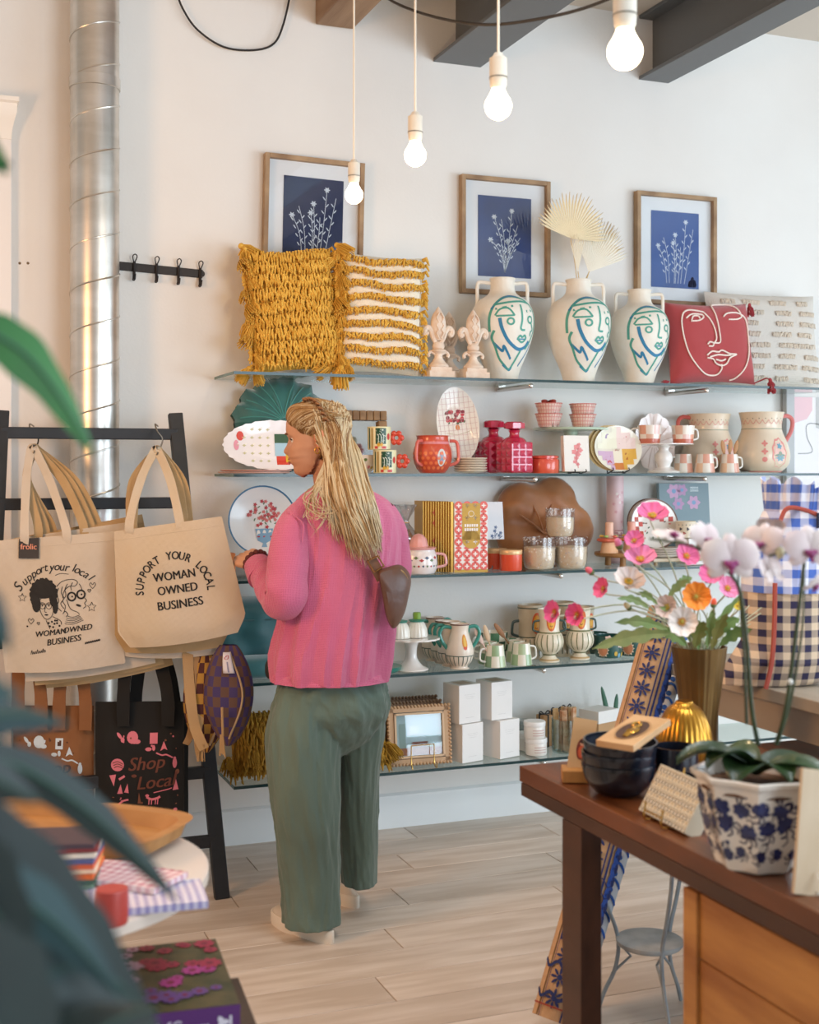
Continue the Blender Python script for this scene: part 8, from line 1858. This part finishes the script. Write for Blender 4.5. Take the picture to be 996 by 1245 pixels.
for i, a in enumerate((('large pink poppy at the very top of the bouquet', 793, 629, 19, PK, D, (0, -.55, .85), '#e0b43a', .02), ('pink poppy just below the small candles, left one', 771, 658, 12, PK, D - .02, (-.1, -.8, .5), '#e0843a', .02),
        ('wide pink poppy under the two upper ones', 779, 682, 19, PK2, D - .04, (-.1, -.5, .8), '#e0a03a', .02), ('small pink poppy hanging far left of the bouquet', 735, 716, 13, '#e0578a', D, (-.8, -.5, .3), '#c9703a', .03),
        ('pale white poppy at left with yellow centre', 764, 709, 19, WH, D - .02, (.1, -.6, .7), '#e9b43a', .02), ('bright orange poppy in the middle of the bouquet', 846, 726, 17.5, OR, D - .08, (-.05, -.95, .25), '#c98a2a', .01),
        ('white poppy with brown-gold centre low in the bouquet', 829, 756, 18, WH, D - .1, (-.05, -.97, .15), '#c98a1e', .0), ('pink poppy at right behind the orchid sprig', 834, 677, 15, PK, D, (.2, -.8, .5), '#e9902a', .02),
        ('pink poppy tucked behind the big orchid bloom', 866, 699, 15, PK, D + .02, (-.3, -.8, .5), '#e9902a', .01), ('lowest pink poppy at the right, beneath the orchid bloom', 884, 716, 14, PK2, D + .04, (.2, -.8, .4), '#e9a02a', .01),
        ('pink poppy on a long stem before the left urn', 676, 744, 14, '#e45a9c', D + .0, (-.9, -.6, .15), '#d9703a', .05), ('pink poppy on a long stem before the right urn', 703, 747, 14, '#e4508c', D - .04, (-.75, -.75, .1), '#d9703a', .04),
        ('pale pink poppy half hidden left of the low white one', 812, 738, 14, '#e6cfc4', D + .02, (-.5, -.8, .2), '#c9a23a', .0))): poppy(a[0], *a[1:5], a[5], a[6], a[7], a[8], seed=i)
poppy('small red-tipped bud at the far left of the bouquet', 717, 694, 6.5, '#d9586a', D, (-.6, -.2, .5), typ='bud', stem_bend=.03, seed=20); poppy('pink bud between the small candles and poppies', 752, 661, 7.5, '#d0709a', D, (-.3, -.1, .8), typ='bud', stem_bend=.02, seed=21)
poppy('small red bud right of the orange poppy', 868, 733, 6, '#d9502a', D - .05, (.1, -.1, .9), typ='bud', seed=22); poppy('pale fuzzy bud left of the bouquet centre', 763, 737, 6, '#cbb98c', D, (-.5, -.2, .5), typ='bud', seed=23); poppy('yellow bloom low at right behind the orange poppy', 897, 737, 7, '#e9cf3a', D + .05, (0, -.8, .5), typ='open', seed=24)
# leaves of the bouquet
t = thing('bouquet_foliage', 'soft green leaf sprays around the poppy stems', 'foliage', VM); B0 = Vector(VM); q = random.Random(14); gl = [M('#7f9a5c', .6, v='#9aae72', vs=20), M('#56773f', .6, v='#7f9450', vs=20), M('#8c8a4c', .6, v='#6f7a3c', vs=20)]
def lob(base, tip, w_, m):
    a, b = base - B0, tip - B0; d = b - a; sd = d.normalized().cross(FWv).normalized()
    def fn(u, v): s_ = u * 2 - 1; ww = w_ / 2 * sin(pi * min(1, v * .95 + .04)) * (.55 + .45 * abs(sin(v * 13))) ; return a + d * v + sd * s_ * ww - FWv * (.25 * abs(s_) * ww) + UP * .01 * sin(pi * v)
    mb = MB(); mb.grid(fn, 6, 26); mb.build('leaf', m, t, auto=0)
for (a, b, w_, m) in (((815, 770), (720, 789), 22, 2), ((812, 765), (747, 757), 16, 0), ((845, 765), (801, 738), 13, 0), ((840, 740), (862, 692), 0, 0), ((822, 720), (842, 702), 14, 1), ((812, 728), (838, 705), 12, 0), ((790, 740), (750, 728), 11, 0), ((800, 735), (772, 722), 10, 0), ((870, 775), (900, 752), 20, 1), ((875, 785), (915, 765), 18, 1), ((850, 790), (838, 745), 18, 1), ((860, 788), (868, 740), 14, 0), ((835, 785), (800, 765), 20, 1), ((865, 790), (885, 745), 16, 2), ((845, 788), (856, 755), 20, 2), ((840, 780), (815, 745), 12, 0), ((856, 785), (905, 720), 10, 0)):
    if w_: lob(cp(a[0], a[1], D + .02), cp(b[0], b[1], D + q.uniform(-.05, .05)), w_ * D / F, gl[m])
mb = MB()
for i in range(46): x = q.uniform(-.05, .05); a = VM + RT * x * .5 + FWv * q.uniform(-.03, .03) - B0 - UP * .03; mb.tube(smooth_path([a, a + UP * .05 + RT * x * .6, a + UP * q.uniform(.07, .14) + RT * (x * 2.2 + q.uniform(-.03, .03)) + FWv * q.uniform(-.03, .02)], 4), .0012, 5)
mb.build('fine_stems', M('#b9bfa4', .7), t)['kind'] = 'stuff'
# ---- blue and white pot with the orchids
dP = 2.22; p = cp(919, CY, dP); k = dP / F; ph = .165
t = thing('porcelain_pot', 'faceted white porcelain pot with dark blue flowers, holding orchids', 'pot', (p.x, p.y, TH + .001), .2); por = M('#e3dcd2', .2, v='#d8d0c5', vs=6, coat=.8)
def oct_(a, z): s8 = 2 * pi / 8; return cos(s8 / 2) / cos(((a) % s8) - s8 / 2) * .985 + .015 * cos(8 * a)
pp = [(.062, 0), (.068, .004), (.074, .02), (.088, .06), (.097, .11), (.100, ph - .022), (.104, ph - .014), (.110, ph - .010), (.112, ph - .003), (.109, ph), (.101, ph - .002), (.096, ph - .02), (.09, .11), (.001, .1)]
MB().lathe(pp, 96, rf=oct_).build('body', por, t, auto=30); MB().lathe([(.0685, .008), (.0705, .0115)], 96, rf=oct_, cap=False).build('foot_line', M('#3a4660', .3), t)
g = MB(); po = [(z, r_) for r_, z in pp[:6]]
def pf_(x, y): a = x / .095; r_ = (lerp2(po, y)) * oct_(a, y) + .0012; return Vector((r_ * sin(a), -r_ * cos(a), y))
q = random.Random(10)
def lotus(x, y, s_, rot=0):
    for da, L, w_ in ((0, 1.1, .42), (.7, 1, .36), (-.7, 1, .36), (1.35, .85, .25), (-1.35, .85, .25)):
        cx_, cy_ = x + .55 * s_ * L * sin(rot + da), y + .55 * s_ * L * cos(rot + da); blob(g, pf_, cx_, cy_, s_ * .55 * L, s_ * w_, mi=0, n=10, rot=pi / 2 - rot - da)
    for da in (2.3, -2.3, 3.0): stroke(g, pf_, [(x, y), (x + s_ * .8 * sin(rot + da), y + s_ * .8 * cos(rot + da)), (x + s_ * 1.2 * sin(rot + da + .5), y + s_ * 1.1 * cos(rot + da + .5))], s_ * .16, 1)
for i in range(-8, 9):
    lotus(i * .036 + .004 * (i % 2), .112 + .008 * (i % 2), .0175, q.uniform(-.8, .8) + (pi if i % 2 else 0)); lotus(i * .036 + .016, .070 + .008 * (i % 3), .0185, q.uniform(-1.2, 1.2)); lotus(i * .036, .032 + .004 * (i % 2), .0135, q.uniform(-2, 2))
for i in range(80): x = q.uniform(-.29, .29); y = q.uniform(.02, ph - .03); blob(g, pf_, x, y, q.uniform(.002, .0045), q.uniform(.002, .004), mi=q.randrange(2), n=7)
for i in range(30): x = q.uniform(-.28, .28); y = q.uniform(.02, ph - .04); stroke(g, pf_, [(x, y), (x + .008, y + .008), (x + .006, y + .018), (x - .003, y + .016)], .0022, 1)
g.build('flower_painting', [M('#17204a', .3, v='#233266', vs=40, coat=.4), M('#182048', .25, coat=.6)], t, auto=0)
tag(MB().lathe([(.001, ph - .03), (.094, ph - .03), (.09, ph - .025), (.001, ph - .022)], 32, rf=lambda a, z: 1 + .02 * sin(9 * a)).build('potting_bark', M('#4b3424', .9, v='#6d4c33', vs=60, b=1, bs=60), loc=(p.x, p.y, TH + .002)), 'brown potting bark filling the blue-white pot', 'bark')
t = thing('orchid', 'white orchids with magenta throats on two dark stems', 'orchid', (p.x, p.y, TH + ph - .02)); B0 = Vector(t.location); gs_ = M('#22351c', .4, v='#2f4a24', vs=8, coat=.2); stm = M('#26341c', .5, v='#3a4726', vs=20)
def oleaf(ang, L, w_, up):
    dr = RT * cos(ang) + FWv * sin(ang); sd = UP.cross(dr).normalized()
    def fn(u, v): s_ = u * 2 - 1; ww = w_ / 2 * sin(pi * min(1, v * .9 + .08)) ** .6; z = .012 + up * sin(v * 2.0) - .035 * v * v + .012 * s_ * s_; return dr * (L * v) + sd * s_ * ww + UP * z
    mb = MB(); mb.grid(fn, 8, 14); mb.build('leaf', gs_, t, auto=0, solid=.002)
for a in ((pi * .97, .135, .075, .055), (pi * 1.3, .095, .08, .04), (-.55, .13, .075, .04), (-1.15, .09, .075, .045), (.3, .13, .07, .035), (pi * .6, .11, .06, .05), (pi * 1.12, .1, .07, .06)): oleaf(*a)
def ostem(pts, r_): mb = MB(); P = smooth_path([cp(x, y, d) - B0 for x, y, d in pts], 6); n = len(P); mb.tube(P, [r_ * (1 - .55 * i / n) for i in range(n)], 8); mb.build('flower_stem', stm, t)
ostem([(922, 905, 2.22), (914, 860, 2.2), (908, 780, 2.18), (900, 720, 2.16), (890, 700, 2.14), (877, 686, 2.12), (862, 673, 2.12), (835, 662, 2.12), (790, 655, 2.14)], .0042)
ostem([(908, 880, 2.26), (905, 800, 2.24), (897, 692, 2.2)], .003)
ostem([(944, 905, 2.2), (956, 860, 2.18), (968, 770, 2.16), (976, 700, 2.14), (976, 680, 2.12), (955, 672, 2.1), (935, 676, 2.1)], .0042)
ostem([(946, 903, 2.24), (962, 850, 2.22), (976, 760, 2.2), (978, 684, 2.16)], .003)
ow = M('#e0d4d0', .5, b=.15, bs=50, sh=.2, v='#d9c6c8', vs=14); om = M('#7a2a5c', .5, v='#a03a78', vs=60)
def obloom(px, py, r_px, d, face, side=False, lipc=om):
    c = cp(px, py, d) - B0; r = r_px * d / F; fw = (FWv * face[1] + RT * face[0] + UP * face[2]).normalized(); Q = Matrix.Translation(c) @ fw.to_track_quat('Z', 'Y').to_matrix().to_4x4()
    fl_ = bpy.data.objects.new('flower', None); COL.objects.link(fl_); fl_.parent = t
    upl = (Q.to_3x3().inverted() @ UP); a_up = math.atan2(upl.y, upl.x)
    for da, L, w_, zf in ((0, .95, .62, 0), (2.2, .92, .58, -.03), (-2.2, .92, .58, -.03), (1.18, 1.08, 1.15, .06), (-1.18, 1.08, 1.15, .06)):
        a = a_up + da; dr = Vector((cos(a), sin(a), 0)); sd = Vector((-sin(a), cos(a), 0))
        def fn(u, v): s_ = u * 2 - 1; ww = r * w_ * .5 * sin(pi * min(1, v * .88 + .06)) ** .55; return Q @ (dr * (r * L * v) + sd * s_ * ww + Vector((0, 0, r * (zf + .16 * sin(v * 2.4) - .15 * v * v - .07 * s_ * s_))))
        MB().grid(fn, 8, 8).build('petal', ow, fl_, auto=0)
    mb = MB(); a = a_up + pi; dr = Vector((cos(a), sin(a), 0)); mb.ball(Q @ (dr * r * .2 + Vector((0, 0, r * .2))), r * .17, 0, 10, 8); sd = Vector((-sin(a), cos(a), 0))
    for s_ in (-1, 1): mb.ball(Q @ (dr * r * .12 + sd * s_ * r * .16 + Vector((0, 0, r * .2))), r * .11, 0, 8, 6)
    mb.tube([Q @ (dr * r * .2 + Vector((0, 0, r * .2))), Q @ (dr * r * .42 + Vector((0, 0, r * .22))), Q @ (dr * r * .5 + Vector((0, 0, r * .3)))], r * .07, 6)
    mb.build('lip', lipc, fl_)
for a in ((816, 652, 22, 2.18, (.2, -.3, .9)), (858, 655, 24, 2.14, (.5, -.7, .3)), (888, 681, 34, 2.08, (-.05, -.98, .1)), (926, 660, 27, 2.12, (-.6, -.6, .3)), (939, 694, 22, 2.1, (-.5, .6, -.3)), (984, 668, 31, 2.08, (.1, -.95, .1)), (992, 708, 22, 2.1, (.5, -.4, -.6)), (938, 640, 17, 2.2, (.3, .5, .6))): obloom(*a)
for bx, by, d in ((948, 672, 2.1), (905, 664, 2.12)): MB().ball(cp(bx, by, d) - B0, (.008, .008, .011), 0, 10, 8).build('bud', M('#cfc9a4', .6), t)
for px, py in ((961, 829),): MB().ball(cp(px, py, 2.15) - B0, .005, 0, 8, 6).build('stem_clip', M('#d9d9d2', .4), t)
# ---- gingham stocking on the console
dS = 3.2; t = thing('gingham_stocking', 'large ruffled gingham stocking with blue top and navy-check body on console', 'stocking', cp(940, 838, dS), -AZ); t.location.z = CZ0 + .002; B0 = Vector(t.location); k = dS / F
gb_ = M('#4a6cc0', .85, v='#eceaf2', vs=24, kind='ging', sh=.2, b=.0); gn = M('#2c2748', .85, v='#d8bfa2', vs=28, kind='ging'); gz = B0.z
def P2(px, py): return ((px - 940) * k, HC - (py - CY) * k - gz)
out = [(892, 600, 1045), (892, 640, 1030), (896, 690, 1015), (897, 740, 1010), (896, 780, 1006), (880, 812, 1003), (872, 826, 1000), (876, 838, 985)]
def stk(y0, y1, mat_, nm, ruff=0, th=.085):
    L_ = [(603, 940), (640, 922), (664, 908), (690, 904), (740, 903), (780, 903), (800, 890), (818, 878), (832, 874), (841, 876)]; R__ = [(603, 1020), (660, 1012), (740, 1006), (800, 1004), (825, 1000), (841, 960)]
    mb = MB(); nu, nv = 48, 40
    def fn(u, v):
        py = y0 + (y1 - y0) * v; xl, xr = lerp2(L_, py), lerp2(R__, py); a = 2 * pi * u; cx_ = (xl + xr) / 2; hw = (xr - xl) / 2; X_, Z_ = P2(cx_ + hw * cos(a), py); tf_ = th * (1 - .55 * max(0, (py - 800) / 41)) * (1 if py < 835 else .6)
        rr = 1 + .03 * sin(9 * a + py * .05) * (py < 720) + .02 * noise.noise(Vector((a, py * .03, 3)))
        return Vector((X_ * 1, tf_ * sin(a) * rr, max(Z_, .002)))
    mb.grid(fn, nu, nv, 0, True); c = MB()
    o = mb.build(nm, mat_, t, auto=0); o.modifiers.new('s', 'SOLIDIFY').thickness = .003; return fn
fA = stk(716, 841, gn, 'sock_body'); fB = stk(622, 718, gb_, 'sock_top', th=.088)
mb = MB(); mb.add([fA(i / 48, 1) for i in range(48)], [tuple(range(48))]); mb.build('sole', gn, t)
# ruffle
def ruf(u, v):
    a = 2 * pi * u; base = fB(u, 0); rr = 1 + v * (.03 + .07 * sin(22 * a + sin(5 * a))); c0 = Vector((P2(970, 622)[0], 0, 0)); q_ = Vector(((base.x - c0.x) * rr + c0.x, base.y * rr * (1 + .15 * v), base.z + .058 * v + .010 * v * cos(9 * a)))
    q_.z += .02 * v * (1 if cos(a) < 0 else -.3); return q_
mb = MB(); mb.grid(ruf, 208, 8, 0, True); o = mb.build('ruffle', gb_, t, auto=0); o.modifiers.new('s', 'SOLIDIFY').thickness = .002
rc = M('#a84a3a', .7); mb = MB(); xs = [P2(*p_) for p_ in ((942, 604), (936, 620), (934, 650))]
mb.tube(smooth_path([Vector((P2(x, y)[0], -.088 * (1 if y > 640 else .95) - .004, P2(x, y)[1])) for x, y in ((931, 652), (938, 628), (945, 617), (960, 617), (980, 624))], 5), .0055, 6); mb.tube(smooth_path([Vector((P2(x, y)[0], -.09, P2(x, y)[1])) for x, y in ((930, 705), (929, 760), (926, 800), (919, 830))], 5), .006, 6); mb.build('red_piping', rc, t)
mb = MB(); f7 = [Vector((P2(980, 622)[0], -.096, P2(980, 622)[1])), Vector((P2(980, 640)[0], -.096, P2(980, 640)[1]))]; mb.tube(f7, .004, 6); mb.build('hanging_cord', M('#1f2238', .7), t)
# pale board at the lower right corner, on its own little easel
A = onTab(966, 1090); t = thing('pale_board', 'pale wooden board leaning on a small easel at the right edge', 'board', (A.x, A.y, TH + .004), -AZ + R(8), None, R(-10)); k = 2.05 / F
MB().box((.075, .006, .1), (.15, .010, .2)).build('board_panel', M('#d8c3a6', .5, v='#ccb391', vs=3, kind='wood', st=(6, 1, 1.5)), t, (0, 0, 0), (0, R(9), 0), bevel=.001)
mb = MB(); mb.tube(smooth_path([(.04, -.006, .03), (.04, -.02, .004), (.04, -.03, .012)], 4), .002, 6); mb.tube([(.04, -.004, .0), (.04, .07, .0)], .002, 6); mb.build('wire_foot', M('#d8cfc0', .4), t)
